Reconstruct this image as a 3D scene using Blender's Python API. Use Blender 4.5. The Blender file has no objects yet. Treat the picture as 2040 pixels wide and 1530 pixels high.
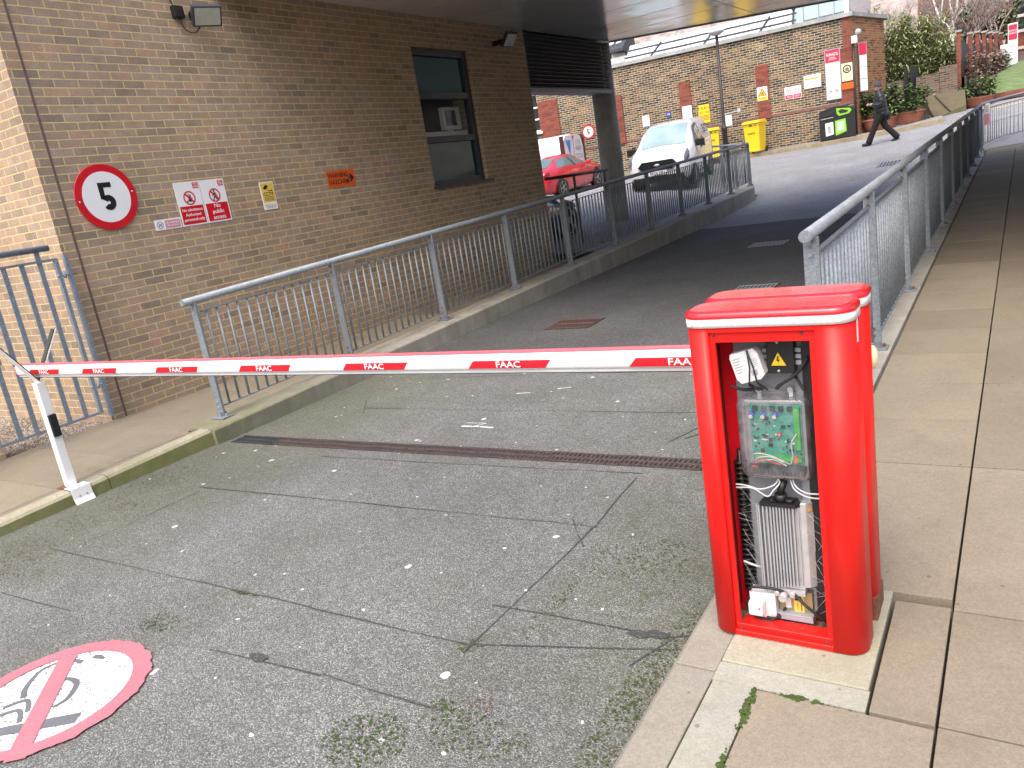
import bpy, bmesh, math, random
import numpy as np
from mathutils import Matrix, Vector
SC = bpy.context.scene
COL = SC.collection
R_ = math.radians
random.seed(7)

# ------------------------------------------------------------------ camera
CAM_H = 1.62
FPX = 1545.0
# pitch and roll from the photograph's vertical vanishing point, heading from its main horizontal one
_z = -np.array([965.0, 5935.0, FPX]); _z /= np.linalg.norm(_z)
_y = np.array([1025.0, -565.0, FPX]); _y -= _z * (_y @ _z); _y /= np.linalg.norm(_y)
RW = np.array([np.cross(_y, _z), _y, _z])      # rows: world X, Y, Z in camera axes (right, down, forward)
cam_d = bpy.data.cameras.new("camera"); cam = bpy.data.objects.new("camera", cam_d); COL.objects.link(cam)
cam_d.sensor_width = 36.0; cam_d.lens = 36.0 * FPX / 2040.0
cam_d.clip_start = 0.05; cam_d.clip_end = 600
M3 = Matrix(((RW[0, 0], -RW[0, 1], -RW[0, 2]), (RW[1, 0], -RW[1, 1], -RW[1, 2]), (RW[2, 0], -RW[2, 1], -RW[2, 2])))
cam.matrix_world = Matrix.Translation((0, 0, CAM_H)) @ M3.to_4x4()
SC.camera = cam

# ------------------------------------------------------------------ sky, sun, exposure
SUN_EL, SUN_AZ = 58.0, 176.0      # azimuth clockwise from +Y
w = bpy.data.worlds.new("World"); SC.world = w; w.use_nodes = True
nt = w.node_tree
sky = nt.nodes.new("ShaderNodeTexSky"); sky.sky_type = 'NISHITA'; sky.sun_disc = False
sky.sun_elevation = R_(SUN_EL); sky.sun_rotation = R_(SUN_AZ)
sky.air_density = 1.0; sky.dust_density = 6.0; sky.ozone_density = 0.6
nt.links.new(sky.outputs[0], nt.nodes["Background"].inputs[0])
nt.nodes["Background"].inputs[1].default_value = 0.15
sd = bpy.data.lights.new("sun", 'SUN'); sd.energy = 0.5; sd.angle = R_(70); sd.color = (1.0, 0.99, 0.98)
so = bpy.data.objects.new("sun", sd); COL.objects.link(so)
_d = Vector((math.sin(R_(SUN_AZ)) * math.cos(R_(SUN_EL)), math.cos(R_(SUN_AZ)) * math.cos(R_(SUN_EL)), math.sin(R_(SUN_EL))))
so.rotation_euler = (_d).to_track_quat('Z', 'Y').to_euler(); so.location = (0, -20, 30)
SC.view_settings.view_transform = 'Standard'; SC.view_settings.look = 'None'
SC.view_settings.exposure = 1.3; SC.view_settings.gamma = 1.0

# ------------------------------------------------------------------ photograph measurements -> world points
def _ray(u, v): return RW @ np.array([u - 1020.0, v - 765.0, FPX])
def aty(u, v, y): d = _ray(u, v); t = y / d[1]; return Vector((t * d[0], y, CAM_H + t * d[2]))
def atx(u, v, x): d = _ray(u, v); t = x / d[0]; return Vector((x, t * d[1], CAM_H + t * d[2]))

# ------------------------------------------------------------------ helpers
WM = {}      # world matrix of every object built
class MB:
    def __init__(s): s.v = []; s.f = []; s.sm = []; s.m = Matrix.Identity(4)
    def add(s, vs, fs, smooth=False):
        b = len(s.v); s.v += [s.m @ Vector(p) for p in vs]
        s.f += [[b + i for i in f] for f in fs]; s.sm += [smooth] * len(fs); return s
    def box(s, x0, x1, y0, y1, z0, z1):
        return s.add([(x, y, z) for z in (z0, z1) for x, y in ((x0, y0), (x1, y0), (x1, y1), (x0, y1))],
                     [(3, 2, 1, 0), (4, 5, 6, 7), (0, 1, 5, 4), (1, 2, 6, 5), (2, 3, 7, 6), (3, 0, 4, 7)])
    def rbox(s, x0, x1, y0, y1, z0, z1, r):
        # box with rounded edges (bevelled through bmesh)
        bm = bmesh.new()
        vs = [bm.verts.new((x, y, z)) for z in (z0, z1) for x, y in ((x0, y0), (x1, y0), (x1, y1), (x0, y1))]
        for f in [(3, 2, 1, 0), (4, 5, 6, 7), (0, 1, 5, 4), (1, 2, 6, 5), (2, 3, 7, 6), (3, 0, 4, 7)]: bm.faces.new([vs[i] for i in f])
        bmesh.ops.bevel(bm, geom=bm.edges[:], offset=r, segments=2, profile=0.6, affect='EDGES')
        bm.verts.index_update(); s.add([v.co.copy() for v in bm.verts], [[v.index for v in f.verts] for f in bm.faces], False); bm.free(); return s
    def bar(s, a, b, w, d, up=(0, 0, 1)):
        # rectangular bar from a to b, w across, d along 'up' side
        a = Vector(a); b = Vector(b); t = (b - a).normalized(); up = Vector(up)
        if abs(t.dot(up)) > .95: up = Vector((0, 1, 0)) if abs(t.y) < .9 else Vector((1, 0, 0))
        sx = t.cross(up).normalized(); sy = sx.cross(t)
        q = [sx * w / 2 + sy * d / 2, -sx * w / 2 + sy * d / 2, -sx * w / 2 - sy * d / 2, sx * w / 2 - sy * d / 2]
        return s.add([a + k for k in q] + [b + k for k in q], [(0, 1, 2, 3), (7, 6, 5, 4), (4, 5, 1, 0), (5, 6, 2, 1), (6, 7, 3, 2), (7, 4, 0, 3)])
    def tube(s, pts, r, n=8, smooth=True):
        P = [Vector(p) for p in pts]; rr = r if isinstance(r, (list, tuple)) else [r] * len(P)
        vs = []; fs = []; prev = None
        for i, p in enumerate(P):
            t = (P[min(i + 1, len(P) - 1)] - P[max(i - 1, 0)]).normalized()
            if prev is None:
                a = Vector((0, 0, 1)) if abs(t.z) < .9 else Vector((1, 0, 0)); nx = t.cross(a).normalized()
            else: nx = (prev - t * prev.dot(t)).normalized()
            prev = nx; ny = t.cross(nx)
            for k in range(n):
                an = 2 * math.pi * k / n; vs.append(p + (nx * math.cos(an) + ny * math.sin(an)) * rr[i])
        for i in range(len(P) - 1):
            for k in range(n):
                k2 = (k + 1) % n; fs.append((i * n + k, i * n + k2, (i + 1) * n + k2, (i + 1) * n + k))
        s.add(vs, fs, smooth)
        c0 = len(s.v) - len(vs); s.f += [[c0 + k for k in range(n)][::-1], [c0 + (len(P) - 1) * n + k for k in range(n)]]; s.sm += [False, False]
        return s
    def prism(s, poly, h0, h1, axis='z', smooth=False):
        n = len(poly)
        def P(a, b, h): return {'z': (a, b, h), 'y': (a, h, b), 'x': (h, a, b)}[axis]
        vs = [P(a, b, h0) for a, b in poly] + [P(a, b, h1) for a, b in poly]
        s.add(vs, [list(range(n))[::-1], list(range(n, 2 * n))])
        b = len(s.v) - 2 * n
        for i in range(n):
            j = (i + 1) % n; s.f.append([b + i, b + j, b + n + j, b + n + i]); s.sm.append(smooth)
        return s
    def ring(s, cx, cy, r0, r1, h0, h1, axis='z', n=48):
        def P(a, b, h): return {'z': (a, b, h), 'y': (a, h, b), 'x': (h, a, b)}[axis]
        vs = []; fs = []
        for k in range(n):
            c, q = math.cos(2 * math.pi * k / n), math.sin(2 * math.pi * k / n)
            vs += [P(cx + r0 * c, cy + r0 * q, h0), P(cx + r1 * c, cy + r1 * q, h0), P(cx + r1 * c, cy + r1 * q, h1), P(cx + r0 * c, cy + r0 * q, h1)]
        for k in range(n):
            a = 4 * k; b = 4 * ((k + 1) % n)
            for i in range(4):
                j = (i + 1) % 4; fs.append((a + i, a + j, b + j, b + i))
        return s.add(vs, fs)
    def lathe(s, prof, cx, cy, cz=0, axis='z', n=20, smooth=True):
        def P(a, b, h): return {'z': (cx + a, cy + b, cz + h), 'y': (cx + a, cy + h, cz + b), 'x': (cx + h, cy + a, cz + b)}[axis]
        vs = []; fs = []; m = len(prof)
        for r, h in prof:
            for k in range(n): vs.append(P(r * math.cos(2 * math.pi * k / n), r * math.sin(2 * math.pi * k / n), h))
        for i in range(m - 1):
            for k in range(n):
                k2 = (k + 1) % n; fs.append((i * n + k, i * n + k2, (i + 1) * n + k2, (i + 1) * n + k))
        fs += [list(range(n))[::-1], list(range((m - 1) * n, m * n))]
        return s.add(vs, fs, smooth)
    def ball(s, c, r, n=10):
        rr = r if isinstance(r, (tuple, list)) else (r, r, r)
        prof = [(math.sin(math.pi * i / n), -math.cos(math.pi * i / n)) for i in range(n + 1)]
        vs = []; fs = []
        for a, h in prof:
            for k in range(2 * n): vs.append((c[0] + rr[0] * a * math.cos(math.pi * k / n), c[1] + rr[1] * a * math.sin(math.pi * k / n), c[2] + rr[2] * h))
        for i in range(n):
            for k in range(2 * n):
                k2 = (k + 1) % (2 * n); fs.append((i * 2 * n + k, i * 2 * n + k2, (i + 1) * 2 * n + k2, (i + 1) * 2 * n + k))
        return s.add(vs, fs, True)
    def grid(s, xs, ys, fz, smooth=True):
        nx, ny = len(xs), len(ys)
        vs = [(x, y, fz(x, y)) for y in ys for x in xs]
        fs = [(j * nx + i, j * nx + i + 1, (j + 1) * nx + i + 1, (j + 1) * nx + i) for j in range(ny - 1) for i in range(nx - 1)]
        return s.add(vs, fs, smooth)
    def text(s, body, size, mtx, bold=0.0, align='CENTER', sx=1.0, thick=0.0008, spacing=1.0):
        c = bpy.data.curves.new("t", 'FONT'); c.body = body; c.size = size; c.align_x = align; c.align_y = 'CENTER'
        c.offset = bold * size; c.extrude = thick; c.resolution_u = 3; c.space_line = spacing
        o = bpy.data.objects.new("t", c); COL.objects.link(o)
        dg = bpy.context.evaluated_depsgraph_get(); me = bpy.data.meshes.new_from_object(o.evaluated_get(dg))
        old = s.m; s.m = s.m @ mtx @ Matrix.Diagonal((sx, 1, 1, 1))
        s.add([v.co.copy() for v in me.vertices], [list(p.vertices) for p in me.polygons]); s.m = old
        bpy.data.objects.remove(o); bpy.data.curves.remove(c); bpy.data.meshes.remove(me); return s
    def build(s, name, mat, parent=None, local=False, loc=None, bevel=0, seg=2):
        me = bpy.data.meshes.new(name); o = bpy.data.objects.new(name, me); COL.objects.link(o)
        if parent is not None:
            o.parent = parent; W = WM[parent]
            vs = s.v if local else [W.inverted() @ p for p in s.v]; WM[o] = W.copy()
        else:
            L = Vector(loc) if loc is not None else Vector((0, 0, 0))
            o.location = L; vs = s.v if local else [p - L for p in s.v]; WM[o] = Matrix.Translation(L)
        me.from_pydata([tuple(p) for p in vs], [], s.f)
        me.polygons.foreach_set('use_smooth', s.sm); me.materials.append(mat); me.update()
        if bevel:
            md = o.modifiers.new('bevel', 'BEVEL'); md.width = bevel; md.segments = seg; md.limit_method = 'ANGLE'; md.angle_limit = R_(40)
        return o
def tag(o, label=None, cat=None, group=None, kind=None):
    if label: o['label'] = label
    if cat: o['category'] = cat
    if group: o['group'] = group
    if kind: o['kind'] = kind
    return o
def thing(name, label, cat, loc=(0, 0, 0), rz=0.0, group=None):
    o = bpy.data.objects.new(name, None); COL.objects.link(o); o.location = loc; o.rotation_euler = (0, 0, rz); o.empty_display_size = .1
    WM[o] = Matrix.Translation(loc) @ Matrix.Rotation(rz, 4, 'Z'); return tag(o, label, cat, group)
def copy_tree(o, parent=None, loc=None, rz=None, label=None):
    c = o.copy(); COL.objects.link(c)
    if parent is not None: c.parent = parent
    if loc is not None: c.location = loc
    if rz is not None: c.rotation_euler = (0, 0, rz)
    if label: c['label'] = label
    for ch in [k for k in o.children if k != c]: copy_tree(ch, c)
    return c
def Tm(ox, oy, oz, ax, ay):
    # matrix whose local x, y run along world ax, ay (for lettering on a face); local z is the outward normal
    ax = Vector(ax).normalized(); ay = Vector(ay).normalized(); az = ax.cross(ay)
    return Matrix(((ax.x, ay.x, az.x, ox), (ax.y, ay.y, az.y, oy), (ax.z, ay.z, az.z, oz), (0, 0, 0, 1)))

# ------------------------------------------------------------------ materials
class NB:
    def __init__(s, name):
        s.mat = bpy.data.materials.new(name); s.mat.use_nodes = True; s.t = s.mat.node_tree; s.p = s.t.nodes["Principled BSDF"]
        s.out = s.t.nodes["Material Output"]; s._tc = None
    def n(s, typ, **kw):
        nd = s.t.nodes.new(typ)
        for k, v in kw.items():
            if k.startswith('i_'):
                key = k[2:]; key = int(key) if key.isdigit() else key.replace('_', ' ')
                nd.inputs[key].default_value = v
            else: setattr(nd, k, v)
        return nd
    def l(s, a, b): s.t.links.new(a, b)
    def tc(s, k='Object'):
        if not s._tc: s._tc = s.t.nodes.new("ShaderNodeTexCoord")
        return s._tc.outputs[k]
    def noise(s, scale, detail=4, rough=.55, vec=None, out='Fac'):
        nd = s.n("ShaderNodeTexNoise"); nd.inputs['Scale'].default_value = scale; nd.inputs['Detail'].default_value = detail; nd.inputs['Roughness'].default_value = rough
        s.l(vec if vec is not None else s.tc(), nd.inputs['Vector']); return nd.outputs[out]
    def ramp(s, fac, stops, const=False):
        nd = s.t.nodes.new("ShaderNodeValToRGB"); e = nd.color_ramp.elements
        while len(e) < len(stops): e.new(0.5)
        for i, (p, c) in enumerate(stops):
            e[i].position = p; e[i].color = (c, c, c, 1) if isinstance(c, (int, float)) else (*c, 1)
        if const: nd.color_ramp.interpolation = 'CONSTANT'
        s.l(fac, nd.inputs[0]); return nd.outputs[0]
    def mix(s, fac, a, b, mode='MIX'):
        nd = s.n("ShaderNodeMix", data_type='RGBA', blend_type=mode)
        for sock, v in ((nd.inputs[0], fac), (nd.inputs[6], a), (nd.inputs[7], b)):
            if hasattr(v, 'is_output'): s.l(v, sock)
            elif isinstance(v, (int, float)): sock.default_value = v if sock == nd.inputs[0] else (v, v, v, 1)
            else: sock.default_value = (*v, 1)
        return nd.outputs[2]
    def math(s, op, a, b=0.0, clamp=False):
        nd = s.n("ShaderNodeMath", operation=op, use_clamp=clamp)
        for i, v in enumerate((a, b)):
            if hasattr(v, 'is_output'): s.l(v, nd.inputs[i])
            else: nd.inputs[i].default_value = v
        return nd.outputs[0]
    def xyz(s):
        nd = s.n("ShaderNodeSeparateXYZ"); s.l(s.tc(), nd.inputs[0]); return nd.outputs
    def bump(s, h, strength=.3, dist=.01, prev=None):
        nd = s.n("ShaderNodeBump"); nd.inputs['Strength'].default_value = strength; nd.inputs['Distance'].default_value = dist
        s.l(h, nd.inputs['Height'])
        if prev is not None: s.l(prev, nd.inputs['Normal'])
        s.l(nd.outputs[0], s.p.inputs['Normal']); return nd.outputs[0]
    def col(s, c):
        if hasattr(c, 'is_output'): s.l(c, s.p.inputs['Base Color'])
        else: s.p.inputs['Base Color'].default_value = (*c, 1)
    def set(s, **kw):
        for k, v in kw.items(): s.p.inputs[k.replace('_', ' ')].default_value = v
        return s
def plain(name, c, rough=.5, metal=0.0, var=.12, scale=6.0, bump=0.0, spec=.5, coat=0.0, dirt=None):
    b = NB(name); nz = b.noise(scale, 5, .6)
    hi = tuple(min(1, x * (1 + var)) for x in c); lo = tuple(x * (1 - var) for x in c)
    colr = b.ramp(nz, [(.3, lo), (.7, hi)])
    if dirt:
        d = b.ramp(b.noise(scale * 3.1, 6, .7), [(dirt[0], 0), (dirt[0] + .12, 1)])
        colr = b.mix(b.math('MULTIPLY', d, dirt[2]), colr, dirt[1])
    b.col(colr); b.set(Roughness=rough, Metallic=metal); b.p.inputs['Specular IOR Level'].default_value = spec
    rr = b.ramp(b.noise(scale * 2.3, 4), [(.3, max(0, rough - .08)), (.7, min(1, rough + .08))]); b.l(rr, b.p.inputs['Roughness'])
    if coat: b.p.inputs['Coat Weight'].default_value = coat; b.p.inputs['Coat Roughness'].default_value = .08
    if bump: b.bump(b.noise(scale * 12, 4), bump, .004)
    return b.mat
def brick(name, stops, mortar, bw=.225, rh=.075, joint=.005, stain=None, bump=.5, off=(0, 0), rand=.0, bondfreq=2):
    b = NB(name); x, y, z = b.xyz()
    nrm = b.n("ShaderNodeSeparateXYZ"); b.l(b.tc('Normal'), nrm.inputs[0])
    side = b.math('GREATER_THAN', b.math('ABSOLUTE', nrm.outputs[0]), .5)
    u = b.math('ADD', b.math('MULTIPLY', y, side), b.math('MULTIPLY', x, b.math('SUBTRACT', 1.0, side)))
    cv = b.n("ShaderNodeCombineXYZ"); b.l(b.math('ADD', u, off[0] + 40 * bw), cv.inputs[0]); b.l(b.math('ADD', z, off[1] + 40 * rh), cv.inputs[1])
    wob = b.n("ShaderNodeVectorMath", operation='MULTIPLY_ADD'); 
    nz = b.n("ShaderNodeTexNoise"); nz.inputs['Scale'].default_value = 9.0; b.l(cv.outputs[0], nz.inputs['Vector'])
    b.l(nz.outputs['Color'], wob.inputs[0]); wob.inputs[1].default_value = (.006, .006, 0); b.l(cv.outputs[0], wob.inputs[2])
    bt = b.n("ShaderNodeTexBrick", offset=.5, offset_frequency=2, squash=1.0 if bondfreq == 2 else .5, squash_frequency=bondfreq)
    bt.inputs['Color1'].default_value = (0, 0, 0, 1); bt.inputs['Color2'].default_value = (1, 1, 1, 1); bt.inputs['Mortar'].default_value = (.5, .5, .5, 1)
    for k, v in (('Scale', 1.0), ('Mortar Size', joint), ('Mortar Smooth', .15), ('Bias', 0.0), ('Brick Width', bw), ('Row Height', rh)): bt.inputs[k].default_value = v
    b.l(wob.outputs[0], bt.inputs['Vector'])
    bc = b.ramp(bt.outputs['Color'], stops)
    det = b.noise(60, 5, .7, cv.outputs[0]); bc = b.mix(.55, bc, b.ramp(det, [(.25, .55), (.75, 1.35)]), 'MULTIPLY')
    blot = b.noise(7, 4, .6, cv.outputs[0]); bc = b.mix(.5, bc, b.ramp(blot, [(.3, .7), (.7, 1.25)]), 'MULTIPLY')
    mc = b.mix(.6, mortar, b.ramp(b.noise(25, 4, .6, cv.outputs[0]), [(.3, .65), (.75, 1.2)]), 'MULTIPLY')
    if rand:
        gone = b.ramp(b.noise(1.7, 3, .6, cv.outputs[0]), [(.45, 0), (.62, 1)])
        mc = b.mix(b.math('MULTIPLY', gone, rand), mc, b.ramp(bt.outputs['Color'], stops))
    c = b.mix(bt.outputs['Fac'], bc, mc)
    big = b.noise(.55, 4, .6, cv.outputs[0]); c = b.mix(.6, c, b.ramp(big, [(.3, .78), (.7, 1.15)]), 'MULTIPLY')
    if stain:
        st = b.ramp(b.noise(1.3, 6, .7, cv.outputs[0]), [(stain[0], 0), (stain[0] + .15, 1)]); c = b.mix(b.math('MULTIPLY', st, stain[2]), c, stain[1])
    b.col(c); b.set(Roughness=.88); b.p.inputs['Specular IOR Level'].default_value = .25
    h = b.math('ADD', b.math('MULTIPLY', bt.outputs['Fac'], -1.0), b.math('MULTIPLY', det, .5)); b.bump(h, bump, .006)
    return b.mat
M = {}
M['brick'] = brick('buff_brick', [(0, (.255, .205, .16)), (.12, (.315, .245, .185)), (.4, (.37, .272, .20)), (.6, (.335, .262, .20)), (.8, (.415, .285, .20)), (1, (.36, .292, .23))], (.64, .51, .265), joint=.0058, bump=.8, stain=(.60, (.46, .40, .33), .22))
M['stock'] = brick('stock_brick', [(0, (.03, .027, .026)), (.25, (.06, .048, .038)), (.45, (.125, .088, .05)), (.62, (.085, .066, .048)), (.78, (.18, .125, .065)), (.9, (.19, .095, .05)), (1, (.25, .185, .10))], (.52, .46, .35), joint=.0085, stain=(.55, (.30, .245, .16), .5), rh=.078, rand=.3)
M['redbrick'] = brick('red_brick', [(0, (.13, .042, .032)), (.4, (.21, .058, .040)), (.7, (.25, .075, .05)), (1, (.18, .07, .055))], (.24, .13, .10), joint=.003, stain=(.6, (.30, .15, .12), .4))
M['orangebrick'] = brick('orange_stock_brick', [(0, (.06, .04, .03)), (.35, (.27, .10, .045)), (.7, (.36, .14, .06)), (1, (.25, .15, .08))], (.42, .30, .18), joint=.0065, rh=.078, stain=(.5, (.2, .15, .08), .5))
M['darkbrick'] = brick('dark_wall_brick', [(0, (.05, .04, .035)), (.5, (.11, .085, .07)), (1, (.18, .13, .10))], (.28, .24, .19), joint=.006)

def asphalt(name, dark, mid, light, moss=False, spots=True, chip=120.0):
    b = NB(name); x, y, z = b.xyz()
    vo = b.n("ShaderNodeTexVoronoi"); vo.inputs['Scale'].default_value = chip; b.l(b.tc(), vo.inputs['Vector'])
    sv = b.n("ShaderNodeSeparateColor"); b.l(vo.outputs['Color'], sv.inputs[0])
    c = b.ramp(sv.outputs[0], [(0, dark), (.3, tuple((p + q) / 2 for p, q in zip(dark, mid))), (.6, mid), (.88, light), (1, tuple(q * 1.35 for q in light))])
    edge = b.ramp(vo.outputs['Distance'], [(.3, 1.0), (.75, .55)]); c = b.mix(.8, c, edge, 'MULTIPLY')
    c = b.mix(.8, c, b.ramp(b.noise(1.1, 6, .65), [(.3, .78), (.7, 1.15)]), 'MULTIPLY')
    c = b.mix(.6, c, b.ramp(b.noise(.35, 3, .6), [(.3, .85), (.7, 1.12)]), 'MULTIPLY')
    c = b.mix(.5, c, b.ramp(b.noise(14, 5, .7), [(.3, .8), (.7, 1.2)]), 'MULTIPLY')
    if moss:
        kerb = b.ramp(x, [(0, 0), (1, 0)])  # placeholder socket, replaced below
        d1 = b.math('SUBTRACT', 1.0, b.math('MULTIPLY', b.math('ADD', x, 5.62), .62), True)      # near the left kerb
        d2 = b.math('SUBTRACT', 1.0, b.math('MULTIPLY', b.math('ABSOLUTE', b.math('ADD', x, 1.0)), .9), True)
        yy = b.math('SUBTRACT', 1.0, b.math('MULTIPLY', b.math('ABSOLUTE', b.math('SUBTRACT', y, 3.4)), .30), True)
        nz = b.noise(2.6, 6, .7); nzf = b.noise(30, 5, .75)
        g = b.math('ADD', b.math('MULTIPLY', b.math('ADD', d1, b.math('MULTIPLY', d2, .5)), yy), .22)
        g = b.math('MULTIPLY', b.math('ADD', g, b.math('SUBTRACT', b.math('ADD', nz, b.math('MULTIPLY', nzf, .4)), .70)), 1.6, True)
        c = b.mix(b.math('MULTIPLY', g, .5), c, (.085, .09, .042))
        tuft = b.ramp(b.math('ADD', b.math('MULTIPLY', nzf, .5), b.math('MULTIPLY', b.noise(3.3, 3, .6), .5)), [(.585, 0), (.66, 1)])
        c = b.mix(b.math('MULTIPLY', tuft, b.math('ADD', b.math('MULTIPLY', d2, .75), b.math('MULTIPLY', d1, .3), True)), c, (.045, .065, .018))
        leaf = b.ramp(b.noise(5.5, 7, .8), [(.63, 0), (.70, 1)])
        c = b.mix(b.math('MULTIPLY', b.math('MULTIPLY', leaf, d1), .55), c, (.11, .065, .04))
    if spots:
        for sc_, th in ((1.9, .026), (3.1, .020)):
            sp = b.n("ShaderNodeTexVoronoi", voronoi_dimensions='2D'); sp.inputs['Scale'].default_value = sc_
            wv = b.n("ShaderNodeVectorMath", operation='MULTIPLY_ADD'); wn = b.n("ShaderNodeTexNoise"); wn.inputs['Scale'].default_value = 30; b.l(b.tc(), wn.inputs['Vector'])
            b.l(wn.outputs['Color'], wv.inputs[0]); wv.inputs[1].default_value = (.035, .035, 0); b.l(b.tc(), wv.inputs[2]); b.l(wv.outputs[0], sp.inputs['Vector'])
            sc = b.n("ShaderNodeSeparateColor"); b.l(sp.outputs['Color'], sc.inputs[0])
            on = b.math('GREATER_THAN', sc.outputs[1], .5)
            rr = b.math('MULTIPLY', b.math('ADD', sc.outputs[2], .45), th)
            m_ = b.math('MULTIPLY', b.math('LESS_THAN', sp.outputs['Distance'], rr), on)
            c = b.mix(b.math('MULTIPLY', m_, .9), c, (.62, .63, .62))
    b.col(c); b.set(Roughness=.82); b.p.inputs['Specular IOR Level'].default_value = .35
    h = b.math('ADD', b.math('MULTIPLY', vo.outputs['Distance'], -1.0), b.math('MULTIPLY', sv.outputs[0], .6)); b.bump(h, .75, .006)
    return b.mat
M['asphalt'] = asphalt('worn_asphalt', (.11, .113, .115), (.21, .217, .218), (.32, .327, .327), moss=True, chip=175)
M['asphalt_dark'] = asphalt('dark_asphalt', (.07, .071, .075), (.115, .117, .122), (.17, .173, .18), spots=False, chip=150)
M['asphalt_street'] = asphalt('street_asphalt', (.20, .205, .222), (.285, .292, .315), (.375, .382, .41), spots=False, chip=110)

def slab(name, c1, c2, green=.0):
    b = NB(name); g = b.n("ShaderNodeNewGeometry")
    c = b.ramp(g.outputs['Random Per Island'], [(0, c1), (1, c2)])
    c = b.mix(.7, c, b.ramp(b.noise(1.6, 6, .65), [(.3, .80), (.7, 1.14)]), 'MULTIPLY')
    c = b.mix(.5, c, b.ramp(b.noise(45, 5, .75), [(.3, .82), (.7, 1.15)]), 'MULTIPLY')
    vo = b.n("ShaderNodeTexVoronoi"); vo.inputs['Scale'].default_value = 210; b.l(b.tc(), vo.inputs['Vector'])
    sv = b.n("ShaderNodeSeparateColor"); b.l(vo.outputs['Color'], sv.inputs[0])
    c = b.mix(.45, c, b.ramp(sv.outputs[0], [(0, .72), (.5, 1.0), (1, 1.25)]), 'MULTIPLY')
    st = b.ramp(b.noise(3.3, 7, .75), [(.56, 0), (.72, 1)]); c = b.mix(b.math('MULTIPLY', st, .42), c, (.12, .10, .078))
    gs = b.n("ShaderNodeTexVoronoi", voronoi_dimensions='2D'); gs.inputs['Scale'].default_value = 7; b.l(b.tc(), gs.inputs['Vector'])
    gc = b.n("ShaderNodeSeparateColor"); b.l(gs.outputs['Color'], gc.inputs[0])
    gm = b.math('MULTIPLY', b.math('LESS_THAN', gs.outputs['Distance'], b.math('MULTIPLY', gc.outputs[2], .055)), b.math('GREATER_THAN', gc.outputs[1], .7)); c = b.mix(b.math('MULTIPLY', gm, .55), c, (.07, .06, .05))
    if green: 
        gr = b.ramp(b.noise(2.4, 6, .7), [(.40, 0), (.62, 1)]); c = b.mix(b.math('MULTIPLY', gr, green), c, (.20, .21, .10))
    b.col(c); b.set(Roughness=.8); b.p.inputs['Specular IOR Level'].default_value = .35
    b.bump(b.math('ADD', b.noise(130, 4, .7), sv.outputs[0]), .25, .003); return b.mat
M['slab'] = slab('buff_paving', (.182, .158, .118), (.235, .205, .154))
M['kerb'] = slab('granite_kerb', (.22, .208, .175), (.26, .245, .205))
M['pad'] = slab('pale_concrete', (.30, .29, .23), (.335, .32, .255), green=.35)
M['haunch'] = slab('grey_concrete', (.27, .275, .245), (.32, .32, .28), green=.3)
def mossy(name):
    b = NB(name); nrm = b.n("ShaderNodeSeparateXYZ"); b.l(b.tc('Normal'), nrm.inputs[0]); x, y, z = b.xyz()
    base = b.ramp(b.noise(60, 5, .75), [(.3, (.22, .20, .16)), (.7, (.42, .39, .32))])
    gm = b.ramp(b.noise(5, 6, .7), [(.30, (.14, .15, .05)), (.7, (.23, .23, .10))])
    side = b.ramp(nrm.outputs[2], [(.2, 1), (.95, 0)])
    far = b.math('SUBTRACT', 1.0, b.math('MULTIPLY', b.math('SUBTRACT', y, 4.2), .35), True)
    topm = b.math('MULTIPLY', b.ramp(b.noise(4, 6, .7), [(.42, 0), (.6, 1)]), .45)
    f = b.math('MULTIPLY', b.math('ADD', b.math('MULTIPLY', side, .92), topm, True), b.math('ADD', b.math('MULTIPLY', far, .95), .05))
    b.col(b.mix(f, base, gm)); b.set(Roughness=.9); b.bump(b.noise(90, 5, .7), .5, .004); return b.mat
M['mosskerb'] = mossy('mossy_kerb')
def concrete(name, c, green=False):
    b = NB(name); x, y, z = b.xyz()
    k = b.ramp(b.noise(2.2, 7, .7), [(.3, tuple(q * .75 for q in c)), (.7, tuple(q * 1.2 for q in c))])
    mp = b.n("ShaderNodeMapping"); b.l(b.tc(), mp.inputs[0]); mp.inputs['Scale'].default_value = (3, 3, .35)
    k = b.mix(.6, k, b.ramp(b.noise(2.0, 6, .7, mp.outputs[0]), [(.35, .68), (.65, 1.12)]), 'MULTIPLY')
    k = b.mix(.4, k, b.ramp(b.noise(70, 4, .7), [(.3, .8), (.7, 1.15)]), 'MULTIPLY')
    if green:
        far = b.math('SUBTRACT', 1.0, b.math('MULTIPLY', b.math('SUBTRACT', y, 3.7), .45), True)
        g = b.math('MULTIPLY', far, b.ramp(b.noise(4, 6, .7), [(.3, .35), (.6, 1)])); k = b.mix(b.math('MULTIPLY', g, .85), k, (.13, .135, .06))
    b.col(k); b.set(Roughness=.85); b.bump(b.noise(50, 5, .7), .35, .004); return b.mat
M['upstand'] = concrete('upstand_concrete', (.30, .285, .245), True)
M['concrete'] = concrete('concrete', (.33, .32, .29))
M['column'] = concrete('column_concrete', (.42, .41, .38))
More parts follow.
